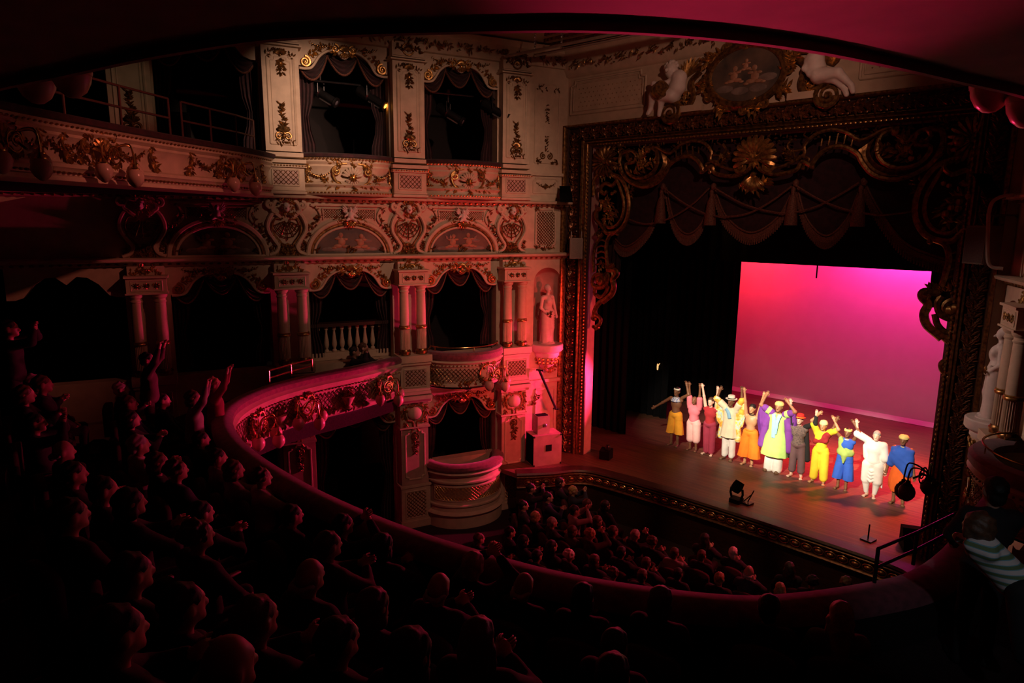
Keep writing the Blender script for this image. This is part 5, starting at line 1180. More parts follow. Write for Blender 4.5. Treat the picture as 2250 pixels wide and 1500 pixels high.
def lantern(c, d, label, lens, k=1.0, group='hanging stage lanterns in the upper boxes'):
    c = np.asarray(c, float); d = np.asarray(d, float); d /= np.linalg.norm(d); sdv = np.cross(d, Z3); sdv /= np.linalg.norm(sdv)
    t = Thing('stage_lantern', label, 'stage lantern', group, base=c)
    g = G(); g.lathe(c, [(.0, -.26 * k), (.08 * k, -.26 * k), (.10 * k, -.22 * k), (.10 * k, -.02 * k), (.075 * k, .0), (.075 * k, .30 * k), (.095 * k, .32 * k), (.095 * k, .36 * k), (.07 * k, .36 * k)], 16, axis=d); t.part('housing', g, BLACKM)
    g = G(); g.lathe(c, [(.072 * k, .34 * k), (.04 * k, .365 * k), (.0, .37 * k)], 14, axis=d); t.part('lens', g, lens)
    g = G(); P = [c + sdv * .13 * k, c + sdv * .13 * k + Z3 * .2 * k, c - sdv * .13 * k + Z3 * .2 * k, c - sdv * .13 * k]; g.tube(np.array(P), .012 * k, 5); t.part('yoke', g, BLACKM)
    g = G(); g.tube(np.array([c + Z3 * .2 * k, c + Z3 * .38 * k]), .014 * k, 6); g.lathe(c + Z3 * .42 * k, [(.045 * k, -.03 * k), (.045 * k, .03 * k), (.03 * k, .04 * k)], 10); t.part('hook_clamp', g, STEEL)
    g = G(); g.box(Fr(c, d, np.cross(d, sdv), sdv), .02 * k, .28 * k, -.012 * k, .012 * k, .06 * k, .10 * k); t.part('label_strip', g, STEEL); return t.done()
GLOW = mat('glowing_lens', (1, .35, .05), .4, 0, .1, 20, emit=5); DLENS = mat('dark_lens', (.12, .12, .14), .1)
sx = np.array([.8, .5, -.55])
for (u, v), off, lb, ln in (((705, 205), -.7, 'unlit lantern hanging in the upper box nearer the balcony, left one', DLENS), ((812, 212), -.35, 'lantern with glowing orange lens in the upper box', GLOW), ((985, 248), -.7, 'unlit lantern hanging left in the upper box nearest the stage', DLENS), ((1085, 240), -.05, 'largest black lantern, right end of the upper box nearest the stage', DLENS)):
    n_ = L.n; r_ = ray(u, v); p0_ = L.O + L.n * off; k_ = ((p0_ - CAMP)[:2] @ n_[:2]) / (r_[:2] @ n_[:2]); lantern(CAMP + r_ * k_, sx, lb, ln, 1.25)
for a_, b_, off, lb in ((PS['b'] + .4, PS['c'] - .4, -.5, 'dark lighting bar crossing the upper box nearer the balcony'), (PS['c'] + .4, PS['d'] - .3, -.5, 'dark lighting bar crossing the upper box nearest the stage')):
    g = G(); g.tube(np.array([L.p(a_, 9.72, off), L.p(b_, 9.72, off)]), .025, 8); single('lighting_bar', g, BLACKM, lb, 'lighting bar')
# black profile spots at the proscenium
for c_, lb in ((L.p(-.25, 7.32, .45), 'small black lantern on the ledge left of the proscenium frame'), (on_y(2172, 408, 13.9), 'black square lantern in front of the right proscenium leg')):
    f = Fr(c_, np.array([.7, .7, 0]), np.array([.5, -.5, -.7]), np.array([-.5, .5, .7])); t = Thing('flood_lantern', lb, 'stage lantern', base=c_)
    g = G(); g.box(f, -.15, .15, -.15, .15, -.16, .1, .0); t.part('housing', g, BLACK); g = G(); g.box(f, -.14, .14, -.14, .14, .1, .14, -.03); t.part('barn_door', g, BLACKM); g = G(); g.tube(np.array([c_ - [0, 0, .1], c_ - [0, 0, .22]]), .02, 6); t.part('stem', g, BLACKM); t.done()
t = Thing('conduit_pipe', 'pale pipe run climbing beside the right hanging speaker', 'pipe', base=on_y(2190, 590, 13.7)); g = G(); P = [on_y(u, v, 13.7) for u, v in ((2172, 470), (2170, 560), (2178, 585), (2204, 590))]; g.tube(spline(P, 20), .03, 8); t.part('lower_run', g, SPK)
g = G(); P = [on_y(u, v, 13.7) for u, v in ((2172, 470), (2180, 445), (2200, 432), (2228, 428))]; g.tube(spline(P, 20), .03, 8); t.part('upper_bend', g, SPK); t.done()
for (u0, v0, u1, v1), lb in (((1112, 124, 1345, 76), 'upper of the two pale lighting pipes under the ceiling'), ((1175, 122, 1390, 78), 'lower of the two pale lighting pipes under the ceiling')):
    a_, b_ = on_y(u0, v0, 10.5), on_y(u1, v1, 10.5); a_ = CAMP + (a_ - CAMP) * ((10.55 - EYE) / (a_[2] - EYE)); b_ = CAMP + (b_ - CAMP) * ((10.55 - EYE) / (b_[2] - EYE))
    t = Thing('lighting_pipe', lb, 'lighting pipe', base=a_); g = G(); g.tube(np.array([a_, a_ + (b_ - a_) * 1.6]), .035, 8); t.part('pipe', g, SPK)
    g = G(); q_ = a_ + (b_ - a_) * .3
    for k in range(7): g.tube2(Fr(q_ + Z3 * (.05 + .06 * k), (1, 0, 0) if k % 2 else (0, 1, 0), (0, 1, 0) if k % 2 else (1, 0, 0)), spiral(0, 0, .03, .03, 0, 1, 9), .009, 0, 1, 4)
    t.part('chain', g, STEEL); t.done()

# ------------------------------------------------------------------ guard rails
def guard(pts, hs, label, m, r=.018, group=None):
    """pts: post feet; hs: bar heights"""
    t = Thing('guard_rail', label, 'guard rail', group, base=pts[0]); P = np.array(pts, float)
    for p in P: g = G(); g.tube(np.array([p, p + Z3 * hs[-1]]), r * 1.1, 8); t.part('post', g, m)
    for h in hs: g = G(); g.tube(P + Z3 * h, r, 8); t.part('bar', g, m)
    return t.done()
guard([on_z(592, 843, 3.31), on_z(640, 828, 3.31), on_z(686, 815, 3.31)], (.12, .27), 'shiny brass guard rail on the far left of the circle front', BRASS)
guard([on_z(1921, 1279, 3.32), on_z(2006, 1240, 3.32), on_z(2088, 1196, 3.32)], (.15, .34), 'black guard rail on the near right end of the circle front', BLACKM, .016)
for a_, b_, lb in ((.35, 2.6, 'thin brass guard rail on the upper circle next to the pilaster'), (2.9, 6.2, 'thin brass guard rail further along the left upper circle')):
    xs = np.linspace(a_, b_, 4); guard([UC.p(x, 7.98, -.15) for x in xs], (.3, .62), lb, mat('dull_brass', (.12, .05, .04), .5, .5), .02, 'thin guard rails on the upper circle')
# seats of the upper circle peeping over the rail
SEATM = mat('dark_red_seat', (.05, .012, .016), .8, 0, .2, 10)
for u, v in ((300, 262), (345, 268), (392, 275)):
    p_ = at_depth(u, v, 15.0); f = Fr(p_, np.array([.5, .86, 0]), np.array([.86, -.5, 0])); t = Thing('theatre_seat', {300: 'dark seat behind the upper circle rail, leftmost of three', 345: 'dark seat behind the upper circle rail, middle of three', 392: 'dark seat behind the upper circle rail, rightmost of three'}[u], 'seat', base=p_)
    g = G(); g.box(f, -.24, .24, -.3, .3, -.06, 0, .02); t.part('backrest', g, SEATM); g = G(); g.ball(f, .0, .22, .02, .01, 6, 4); t.part('number_stud', g, BRASS); g = G(); g.box(f, -.24, .24, -.4, -.3, 0, .4, .02); t.part('cushion', g, SEATM); t.done()
# big ceiling bowls on the lip
for i, (u, v, dp, lb) in enumerate(((2180, 192, 5.6, 'pink lit glass bowl lamp under the soffit lip, upper right'), (2262, 224, 5.4, 'glass bowl lamp cut off by the right picture edge'), (156, 162, 5.9, 'dim glass bowl lamp under the soffit lip, upper left'), (78, 176, 6.0, 'dimmer glass bowl lamp at the far upper left'))):
    c = at_depth(u, v, dp); t = Thing('bowl_lamp', lb, 'lamp', 'glass bowl lamps along the soffit lip', base=c)
    g = G(); g.lathe(c, [(.155, .04), (.16, .0), (.15, -.07), (.11, -.15), (.05, -.20), (.0, -.21)], 24); t.part('glass_bowl', g, GLASS, smooth=80); g = G(); g.lathe(c, [(.165, .05), (.17, .02), (.165, -.01)], 24); t.part('rim', g, GLASS); t.done()

# ------------------------------------------------------------------ things on the stage
c = on_z(1617, 1103, 0.0); t = Thing('moving_light', 'black moving head light on the front edge of the stage', 'stage light', base=c)
g = G(); g.box(Fr(c, (1, 0, 0), (0, -1, 0)), -.17, .17, 0, .14, -.15, .15, .01); t.part('base', g, BLACK)
g = G(); 
for q in (-1, 1): g.tube(np.array([c + [q * .15, 0, .14], c + [q * .19, 0, .28], c + [q * .17, 0, .44]]), .035, 7)
t.part('yoke', g, BLACK); g = G(); g.lathe(c + [0, 0, .48], [(0, -.18), (.12, -.16), (.16, -.04), (.16, .06), (.14, .16), (.14, .18), (.0, .18)], 18, axis=(.25, .5, .8)); t.part('head', g, BLACK); t.done().scale = (.8, .8, .8)
c = on_z(1640, 1106, 0.0); g = G(); g.box(Fr(c, (.95, -.2, 0), (-.2, -.95, 0)), -.14, .14, 0, .05, -.1, .1, .01); g.tube(np.array([c + [.03, 0, .05], c + [.16, 0, .38]]), .014, 6); g.tube(np.array([c + [-.06, 0, .05], c + [.1, 0, .25]]), .014, 6); single('floor_stand', g, BLACKM, 'small black floor stand right of the moving light', 'stand')
c = on_z(1907, 1186, 0.0); t = Thing('microphone_stand', 'short black rod on a square foot near the right end of the stage', 'stand', base=c); g = G(); g.box(Fr(c, (.95, -.2, 0), (-.2, -.95, 0)), -.13, .13, 0, .04, -.12, .12, .01); t.part('foot', g, BLACKM); g = G(); g.tube(np.array([c + [0, 0, .04], c + [0, 0, .36]]), .016, 6); t.part('rod', g, BLACKM); t.done()
c = on_z(2012, 1205, 0.0); f = Fr(c, (.9, .4, 0), (.4, -.9, 0)); t = Thing('stage_monitor', 'dark wedge monitor on the right corner of the stage', 'loudspeaker', base=c); g = G(); g.prism(Fr(c, f.n, f.a), [(-.2, 0), (.25, 0), (.22, .14), (-.02, .42), (-.2, .42)], -.28, .28); t.part('cabinet', g, BLACK); g = G(); g.tube2(Fr(c + f.n * .14 + Z3 * .29, f.a, (f.n + Z3) / 1.41, (Z3 - f.n) / 1.41), spiral(0, 0, .14, .14, 0, 1, 20), .015, 0); t.part('grille_ring', g, BLACKM); t.done()
for (u, v), z, lb in (((1591, 856), .12, 'small black light box on the stage floor at the backdrop corner'), ((1352, 834), .6, 'dim brown crate in the left wing')):
    c = on_z(u, v + 12, 0.0); f = Fr(c, (1, 0, 0), (0, -1, 0)); t = Thing('wing_box', lb, 'box', base=c); g = G(); g.box(f, -.18, .18, 0, .32, -.15, .15, .01); t.part('case', g, BLACKM if u > 1500 else WOODD); g = G(); g.lathe(f.p(0, .16, .15), [(.1, 0), (.1, .03), (.07, .03), (.06, 0)], 14, axis=f.n); t.part('lens', g, BLACK); t.done()
g = G(); c = on_y(1445, 806, 19.5); g.tube(np.array([c, c + [0, .12, .1], c + [0, .2, .1]]), .012, 5); g.lathe(c, [(.0, .12), (.025, .1), (.03, 0), (.02, -.1), (0, -.1)], 10); single('working_lamp', g, mat('warm_bulb', (1, .55, .2), .4, emit=1.2), 'tiny warm working lamp glowing in the dark left wing', 'lamp')
c = on_z(1330, 1008, 0.0); t = Thing('floor_box', 'black floor equipment beside the left proscenium leg', 'box', base=c); f = Fr(c, (.9, .3, 0), (.3, -.9, 0)); g = G(); g.box(f, -.25, .25, 0, .4, -.3, .2, .03); t.part('case', g, BLACK); g = G(); g.lathe(f.p(.1, .4, 0), [(.1, 0), (.12, .1), (.08, .2), (0, .22)], 12); t.part('lamp_head', g, BLACKM); t.done().scale = (.7, .7, .7)
# ------------------------------------------------------------------ the cast
def skin(nm, c): return mat(nm, c, .5, 0, .05, 8)
SK = dict(deep=skin('deep_brown_skin', (.20, .085, .042)), brown=skin('brown_skin', (.36, .16, .08)), mid=skin('warm_brown_skin', (.52, .27, .14)), light=skin('light_skin', (.80, .52, .40)))
def cloth(nm, c, c2=None, sc=5): return mat(nm, c, .85, 0, .08, sc, .15, c2)
C = dict(orange=cloth('orange_cotton', (.85, .36, .02)), pink=cloth('pink_jersey', (.80, .20, .26)), palepink=cloth('pale_pink_cotton', (.90, .52, .50)), red=cloth('red_jersey', (.42, .02, .03)), crimson=cloth('crimson_velvet', (.36, .03, .07)),
         cream=cloth('cream_linen', (.88, .80, .58)), white=cloth('white_cotton', (.86, .82, .78)), bright=cloth('vivid_orange_cotton', (.90, .22, .01)), lime=cloth('lime_cotton', (.52, .80, .22)), purple=cloth('purple_cotton', (.20, .04, .34)), sky=cloth('pale_blue_silk', (.32, .60, .85)),
         plaid=cloth('brown_plaid', (.22, .15, .13), (.10, .07, .07), 30), brown=cloth('mauve_brown_cotton', (.17, .09, .10)), black=cloth('black_coat_cloth', (.012, .011, .012)), yellow=cloth('yellow_satin', (.90, .66, .03)), maroon=cloth('maroon_sash', (.30, .01, .015)), blue=cloth('royal_blue_cotton', (.02, .09, .50)),
         green=cloth('leaf_green_cotton', (.30, .42, .10)), rust=cloth('rust_orange_cotton', (.75, .12, .01)), redhat=cloth('red_felt', (.5, .03, .02)), wrap=cloth('yellow_green_wrap', (.75, .66, .30), (.30, .45, .28), 14), ywrap=cloth('yellow_print_wrap', (.80, .62, .20), (.5, .4, .15), 14), straw=cloth('white_straw', (.85, .78, .66)), sandal=mat('brown_leather', (.16, .08, .04), .5),
         beads=mat('beadwork', (.85, .80, .72), .4, 0, .1, 30, 0, (.10, .16, .45)))
rb = mat('rainbow_robe', (.95, .75, .10), .85, 0, .1, 5)
cr = [n for n in rb.node_tree.nodes if n.type == 'VALTORGB'][0].color_ramp
for p_, c_ in ((.44, (.95, .35, .03, 1)), (.52, (.95, .85, .35, 1)), (.58, (.45, .70, .85, 1))): e = cr.elements.new(p_); e.color = c_
HAIRD = mat('black_hair', (.010, .008, .007), .6, 0, .2, 30, .3); HAIRB = mat('brown_hair', (.10, .045, .02), .55, 0, .2, 30, .3); HAIRG = mat('grey_hair', (.42, .40, .38), .6, 0, .15, 30, .3); HAIRW = mat('white_hair', (.80, .76, .74), .6, 0, .06, 30, .3); HAIRY = mat('fair_hair', (.42, .26, .10), .55, 0, .2, 30, .3)
EYEM = mat('dark_eye', (.01, .008, .007), .2); TEETH = mat('teeth', (.85, .80, .74), .4); LIP = mat('lips', (.35, .08, .07), .5)

def ik(s, t, l1, l2, hint):
    d = t - s; D = np.linalg.norm(d)
    if D >= (l1 + l2) * .999: return s + d * l1 / (l1 + l2)
    x = (l1 * l1 - l2 * l2 + D * D) / (2 * D); h = sqrt(max(l1 * l1 - x * x, 0)); u = d / D; v = hint - u * hint.dot(u); v /= np.linalg.norm(v)
    return s + u * x + v * h
class Fig:
    def __init__(s, base, k, yaw=0.0, hl=None, hr=None, lean=0.0, stance=.12, tiptoe=0):
        s.k, s.base = k, np.asarray(base, float); s.a = np.array([cos(yaw), sin(yaw), 0]); s.n = np.array([sin(yaw), -cos(yaw), 0]); s.lean = lean; s.stance = stance
        s.sh, s.el, s.ha = {}, {}, {}
        for q, t in ((-1, hl), (1, hr)):
            up = t is not None and t[2] > s.P(0, 0, 1.45)[2]
            S0 = s.P(q * (.165 if up else .185), 0, 1.46 if up else 1.41); s.sh[q] = S0
            T = np.asarray(t, float) if t is not None else s.P(q * .30, .06, .80)
            d = T - S0; m = .57 * k * 1.12
            if np.linalg.norm(d) > m: T = S0 + d * m / np.linalg.norm(d)
            s.ha[q] = T; s.el[q] = ik(S0, T, .30 * k, .27 * k, s.a * q * 1.0 + s.n * (.3 if up else -.4) - Z3 * .2)
    def P(s, x, y, h): return s.base + s.k * (s.a * (x + s.lean * h * .1) + s.n * y + Z3 * h)
    def F(s, x=0, y=0, h=0): return Fr(s.P(x, y, h), s.a, s.n)
    def c(s, p, q, ra, rb): return ('c', s.P(*p), s.P(*q), ra * s.k, rb * s.k)
    def e(s, p, r): return ('e', s.P(*p), tuple(x * s.k for x in r), np.column_stack([s.a, s.n, Z3]))
    def torso(s, i=0.0, z0=.9):
        return [s.e((0, .01, 1.27), (.165 + i, .112 + i, .18)), s.c((-.15, 0, 1.39), (.15, 0, 1.39), .06 + i, .06 + i), s.c((0, 0, 1.14), (0, 0, 1.0), .115 + i, .125 + i)] + ([s.e((0, -.01, .95), (.165 + i, .125 + i, .12))] if z0 < 1 else [])
    def head(s, tw=0.0):
        return [s.e((0, .015, 1.635), (.078, .096, .112)), s.e((0, .052, 1.562), (.05, .06, .054)), s.c((-.015, .098, 1.538), (.015, .098, 1.538), .018, .018), s.c((0, .10, 1.64), (0, .128, 1.598), .012, .018), s.e((-.08, 0, 1.62), (.013, .022, .032)), s.e((.08, 0, 1.62), (.013, .022, .032)), s.c((-.03, .092, 1.66), (.03, .092, 1.66), .014, .014), s.c((0, -.01, 1.42), (0, .005, 1.55), .052, .046)]
    def arms(s, i=0.0, part=1.0):
        r = []; k = s.k
        for q in (-1, 1):
            e_, h_ = s.el[q], s.ha[q]
            r.append(('c', s.sh[q], e_, (.052 + i) * k, (.040 + i) * k))
            if part > .5: r.append(('c', e_, e_ + (h_ - e_) * min(1, part), (.040 + i) * k, (.027 + i) * k))
        return r
    def hands(s):
        r = []; g = G(); k = s.k
        for q in (-1, 1):
            d = s.ha[q] - s.el[q]; d /= np.linalg.norm(d); sd = np.cross(d, s.n); sd /= np.linalg.norm(sd) + 1e-9; c = s.ha[q]
            r.append(('c', c - d * .02 * k, c + d * .055 * k, .026 * k, .032 * k)); r.append(('c', c + sd * .02 * k + d * .05 * k, c - sd * .02 * k + d * .05 * k, .022 * k, .022 * k))
            nn = np.cross(sd, d)
            for j, ln in enumerate((.062, .072, .068, .052)):
                o = c + d * .065 * k + sd * (.027 - .018 * j) * k; g.tube(np.array([o, o + d * ln * .45 * k, o + d * ln * .75 * k + nn * .018 * k, o + d * ln * .85 * k + nn * .04 * k]), np.array([.0095, .009, .008, .006]) * k, 6)
            o = c + sd * .03 * k + d * .02 * k; g.tube(np.array([o, o + (sd * .8 + d * .5) * .03 * k, o + (sd * .6 + d) * .045 * k]), np.array([.011, .010, .007]) * k, 6)
        return r, g
    def legs(s, i=0.0):
        r = []; w = s.stance
        for q in (-1, 1):
            r += [s.c((q * .09, 0, .92), (q * (.09 + w) * .55, .02, .49), .085 + i, .058 + i), s.c((q * (.09 + w) * .55, .02, .49), (q * w, 0, .09), .056 + i, .036 + i)]
        return r
    def feet(s, i=0.0):
        r = []; w = s.stance
        for q in (-1, 1): r += [s.c((q * w, -.03, .035), (q * (w + .035), .14, .025), .036 + i, .028 + i), s.c((q * w, 0, .09), (q * w, -.02, .04), .038 + i, .036 + i), s.c((q * (w + .02), .14, .022), (q * (w + .07), .13, .022), .024 + i, .02 + i)]
        return r
    def loft(s, rings, seg=40, g=None):
        g = g or G(); an = np.linspace(0, 2 * pi, seg, endpoint=False); R = []
        for (x, y, h, rx, ry, amp, npl) in rings:
            m = 1 + amp * np.cos(an * npl + 6 * h)
            R.append([s.P(x + rx * cc * mm, y + ry * ss * mm, h) for cc, ss, mm in zip(np.cos(an), np.sin(an), m)])
        return g.grid(np.array(R), True)
def cast(label, feet_px, top_px, hl, hr, tone, clothes, hair=None, lean=0.0, yaw=0.0, stance=.10, smile=True):
    b = on_y(*feet_px, 17.35); b[2] = 0; H = on_y(*top_px, 17.35)[2]; k = H / 1.75
    hp = lambda u: None if u is None else (on_y(*u, 17.30) if len(u) == 2 else on_y(u[0], u[1], 17.3 + u[2]))
    top = on_y(*top_px, 17.35); lean = (top[0] - b[0]) / (k * 1.75) / .175 * 1.0
    f = Fig(b, k, yaw, hp(hl), hp(hr), lean, stance); t = Thing('person', label, 'person', 'cast taking their bow on the stage', base=b)
    hpr, hg = f.hands(); g = body(f.torso() + f.head() + f.arms() + hpr + f.legs() + f.feet(), .014, .026); g.add(hg.verts(), hg.f); t.part('body', g, SK[tone], smooth=80)
    for q in (-1, 1): g = G(); g.sphere(f.P(q * .031, .096, 1.642), (.013 * k, .008 * k, .008 * k), 7, 5); t.part('eye', g, EYEM)
    g = G(); g.sphere(f.P(0, .102, 1.566), (.027 * k, .012 * k, .010 * k), 8, 5); t.part('mouth', g, TEETH if smile else LIP)
    if hair:
        m, st = hair; pr = [f.e((0, -.012, 1.668), (.088, .112, .100)), f.e((0, -.05, 1.61), (.078, .06, .07))]
        if st == 'tied': pr.append(f.e((0, -.12, 1.66), (.045, .05, .045)))
        g = body(pr, .014, .02); t.part('hair', g, m, smooth=80)
    for nm, fn, m in clothes: t.part(nm, fn(f), C[m] if isinstance(m, str) else m, smooth=80)
    return t.done()
def wide(h0, r0, r1, x1=.13, zb=.38, hip=.05, wv=.92): return lambda f: body([f.e((0, -.005, .95), (.165 + hip * .6, .13 + hip * .5, .13))] + [f.c((q * .09, 0, wv - .05), (q * x1, .0, h0), r0, r1) for q in (-1, 1)] + [f.c((q * x1 + .05 * i, .03 * (-1) ** i, h0 + .02), (q * .1 + .03 * i, .0, .85), r1 * .55, r0 * .6) for q in (-1, 1) for i in (-1, 0, 1)], .014, .02)
def shirt(i=.022, z0=.9, sleeve=0.0, si=.03): return lambda f: body(f.torso(i, z0) + ([('c', f.sh[q], f.sh[q] + (f.el[q] - f.sh[q]) * min(1, sleeve * 2), (.06 + si) * f.k, (.05 + si * 1.3) * f.k) for q in (-1, 1)] if sleeve else []), .014, .022)
def band(h, R, th, y=.0): return lambda f: G().lathe(f.P(0, y, h), [(R * .85 * f.k, -th * f.k), (R * f.k, -th * .8 * f.k), (R * 1.03 * f.k, 0), (R * f.k, th * .8 * f.k), (R * .85 * f.k, th * f.k)], 22)
def cap(h0=1.665, r=.102, hh=.10): return lambda f: G().lathe(f.P(0, 0, h0), [(r * f.k, -.01), (r * 1.06 * f.k, .02 * f.k), (r * 1.02 * f.k, .05 * f.k), (r * .75 * f.k, hh * .85 * f.k), (r * .3 * f.k, hh * f.k), (0, hh * 1.02 * f.k)], 22)
def hat(R=.155, crown=.09, hh=.10, h0=1.70): return lambda f: G().lathe(f.P(0, 0, h0), [(R * f.k, .012 * f.k), (R * f.k, .0), (crown * 1.05 * f.k, -.012 * f.k), (crown * 1.05 * f.k, .02 * f.k), (crown * f.k, hh * f.k), (crown * .8 * f.k, hh * 1.1 * f.k), (0, hh * 1.05 * f.k)], 24)
def collar(r0=.07, r1=.16): return lambda f: G().lathe(f.P(0, .02, 1.42), [(r0 * f.k, .05 * f.k), (r1 * .7 * f.k, .02 * f.k), (r1 * f.k, -.05 * f.k), (r1 * .95 * f.k, -.07 * f.k)], 26)
def sandals(f): return body(f.feet(.008), .014, .015)
def tunic(z1, rx, ry, sl=0.5, amp=.05): return lambda f: (lambda g: f.loft([(0, 0, 1.40, .17, .10, 0, 9), (0, .01, 1.25, .185, .135, .0, 9), (0, .01, 1.05, .185, .145, .02, 9), (0, .01, .85, (.19 + rx) / 2, (.15 + ry) / 2, amp * .6, 9), (0, .02, z1, rx, ry, amp, 9)], 54, g))(body(f.torso(.02, 1.1) + [('c', f.sh[q], f.sh[q] + (f.el[q] - f.sh[q]) * sl, .085 * f.k, .095 * f.k) for q in (-1, 1)], .014, .022))
def strip2(pts, w): return lambda f: G().tube(np.array([f.P(*p) for p in spline(pts, 14)]), w * f.k, 8, f.n, .4)
def flare(h0, r0, r1, x1=.12, hip=.05, amp=.04):
    def mk(f):
        g = body([f.e((0, -.005, .95), (.165 + hip * .5, .13 + hip * .4, .13))] + [f.c((q * .085, 0, .93), (q * .10, 0, .82), r0, r0) for q in (-1, 1)], .014, .02)
        for q in (-1, 1): f.loft([(q * (.09 + (x1 - .09) * t_), .0, .88 + (h0 - .88) * t_, r0 + (r1 - r0) * t_, (r0 + (r1 - r0) * t_) * .95, amp * t_, 7) for t_ in np.linspace(0, 1, 8)] + [(q * x1, 0, h0 + .03, r1 * .93, r1 * .9, amp, 7), (q * x1, 0, .7, r0 * .8, r0 * .8, 0, 7)], 36, g)
        return g
    return mk
def sheet(f, q, t1, hem, fold=7, amp=.018):
    # cloth hanging from a raised arm to the hip, with thickness
    u = np.linspace(0, 1, 22)[:, None, None]; v = np.linspace(0, 1, 12)[None, :, None]
    S0, E0, H0 = f.sh[q], f.el[q], f.ha[q]; tip = E0 + (H0 - E0) * t1
    arm = np.where(u < .6, S0 + (E0 - S0) * u / .6, E0 + (tip - E0) * (u - .6) / .4); b0 = f.P(q * .13, -.02, hem); b1 = f.P(q * .36, -.03, hem + .22)
    bot = b0 + (b1 - b0) * u ** .8; P_ = arm + (bot - arm) * v ** 1.15 + f.a * q * .10 * np.sin(v * pi) * u
    w = amp * np.sin(u * fold * 2 * pi + v * 2) * (.3 + v); g = G(); A = P_ + f.n * (w + .02); B = P_ + f.n * (w - .02)
    g.grid(A); g.grid(B[::-1]); g.grid(np.stack([A[-1], B[-1]])); g.grid(np.stack([A[:, -1], B[:, -1]])); return g
def join(*gs):
    g = G()
    for x in gs: g.add(x.verts(), x.f)
    return g
HP = dict(h12=(1512, 846), h23=(1541, 850), h34=(1580, 856), h45=(1633, 858), h56=(1681, 868), h67=(1735, 884), h78=(1797, 909), h89=(1836, 922), h910=(1880, 930))
def hb(k, dx): u, v = HP[k]; return (u + dx, v)
cast('bare-chested dancer in orange cropped trousers and beaded collar, left end of the cast', (1481, 982), (1488, 851), (1440, 893), hb('h12', -3), 'deep', [('trousers', flare(.38, .12, .135, .14), 'orange'), ('beaded_collar', collar(), 'beads'), ('headband', band(1.70, .092, .028), 'straw')], (HAIRD, 'short'))
cast('dancer in pink crop top and pale pink harem trousers, second from the left', (1522, 993), (1525, 870), hb('h12', 3), hb('h23', -3), 'deep', [('crop_top', shirt(.03, 1.1, .35), 'pink'), ('harem_trousers', wide(.36, .14, .12, .10), 'palepink')], None)
cast('smiling dancer in red top and crimson velvet trousers, third from the left', (1556, 1001), (1562, 873), hb('h23', 3), hb('h34', -3), 'light', [('sleeveless_top', shirt(.02, .9), 'red'), ('velvet_trousers', wide(.10, .11, .085, .08), 'crimson')], (HAIRB, 'tied'))
def robe(f): return join(sheet(f, -1, .75, .78), sheet(f, 1, .6, .78), body([('c', f.sh[q], f.el[q], .075 * f.k, .085 * f.k) for q in (-1, 1)] + [f.c((q * .17, -.02, 1.38), (q * .24, -.04, .62), .07, .10) for q in (-1, 1)], .014, .03))
cast('singer in white hat, rainbow sleeved robe and cream tunic, fourth from the left', (1598, 1015), (1607, 872), hb('h34', 3), hb('h45', -3), 'deep', [('robe', robe, rb), ('tunic', tunic(.66, .24, .17), 'cream'), ('trousers', wide(.12, .10, .075, .10), 'white'), ('neck_scarf', strip2([(-.09, .12, 1.44), (0, .16, 1.36), (.05, .16, 1.2)], .05), 'sky'), ('hat', hat(), 'straw'), ('hat_band', band(1.72, .098, .018), 'black'), ('sandals', sandals, 'sandal')], (HAIRD, 'short'))
cast('bare-chested dancer in vivid orange wrap trousers, fifth from the left', (1643, 1027), (1654, 888), hb('h45', 3), hb('h56', -3), 'mid', [('wrap_trousers', flare(.24, .13, .17, .15), 'bright'), ('waist_tie', band(1.03, .145, .02), 'bright'), ('cord_necklace', band(1.46, .075, .012), 'black')], (HAIRD, 'short'))
def cape(f): return join(sheet(f, -1, .15, .5), sheet(f, 1, .1, .5), body([f.c((q * .15, -.03, 1.42), (q * .28, -.02, 1.15), .085, .10) for q in (-1, 1)] + [f.c((q * .27, -.02, 1.2), (q * .33, -.02, .62), .09, .10) for q in (-1, 1)] + [f.c((q * .2, -.08, 1.2), (q * .25, -.09, .6), .07, .10) for q in (-1, 0, 1)] + [('c', f.sh[q], f.sh[q] + (f.el[q] - f.sh[q]) * .6, .09 * f.k, .085 * f.k) for q in (-1, 1)], .015, .03))
cast('tall singer in yellow cap, lime tunic and purple cape, middle of the line', (1697, 1035), (1716, 883), hb('h56', 3), hb('h67', -3), 'brown', [('tunic', tunic(.42, .32, .2, .3), 'lime'), ('cape', cape, 'purple'), ('trousers', wide(.07, .11, .12, .10), 'white'), ('scarf', strip2([(-.07, .11, 1.46), (-.03, .17, 1.3), (.0, .19, .9)], .045), 'sky'), ('scarf', strip2([(.08, .11, 1.46), (.05, .17, 1.3), (.03, .18, 1.0)], .04), 'sky'), ('knit_cap', cap(), 'ywrap'), ('sandals', sandals, 'sandal')], (HAIRD, 'short'))
def coat(f): return body([f.c((q * .17, -.05, 1.38), (q * .23, -.08, .55), .06, .085) for q in (-1, 1)] + [f.c((0, -.10, 1.3), (0, -.12, .55), .09, .10)] + [('c', f.sh[q], f.el[q], .075 * f.k, .065 * f.k) for q in (-1, 1)] + [('c', f.el[q], f.el[q] + (f.ha[q] - f.el[q]) * .7, .062 * f.k, .05 * f.k) for q in (-1, 1)], .014, .025)
cast('barefoot singer in red hat, plaid shirt and open black coat, seventh from the left', (1748, 1052), (1757, 912), hb('h67', 3), hb('h78', -3), 'light', [('plaid_shirt', shirt(.03, .9), 'plaid'), ('trousers', wide(.20, .10, .09, .12), 'brown'), ('coat', coat, 'black'), ('hat', hat(.14, .092, .10, 1.69), 'redhat'), ('hat_band', band(1.70, .10, .016), 'yellow')], None, stance=.13)
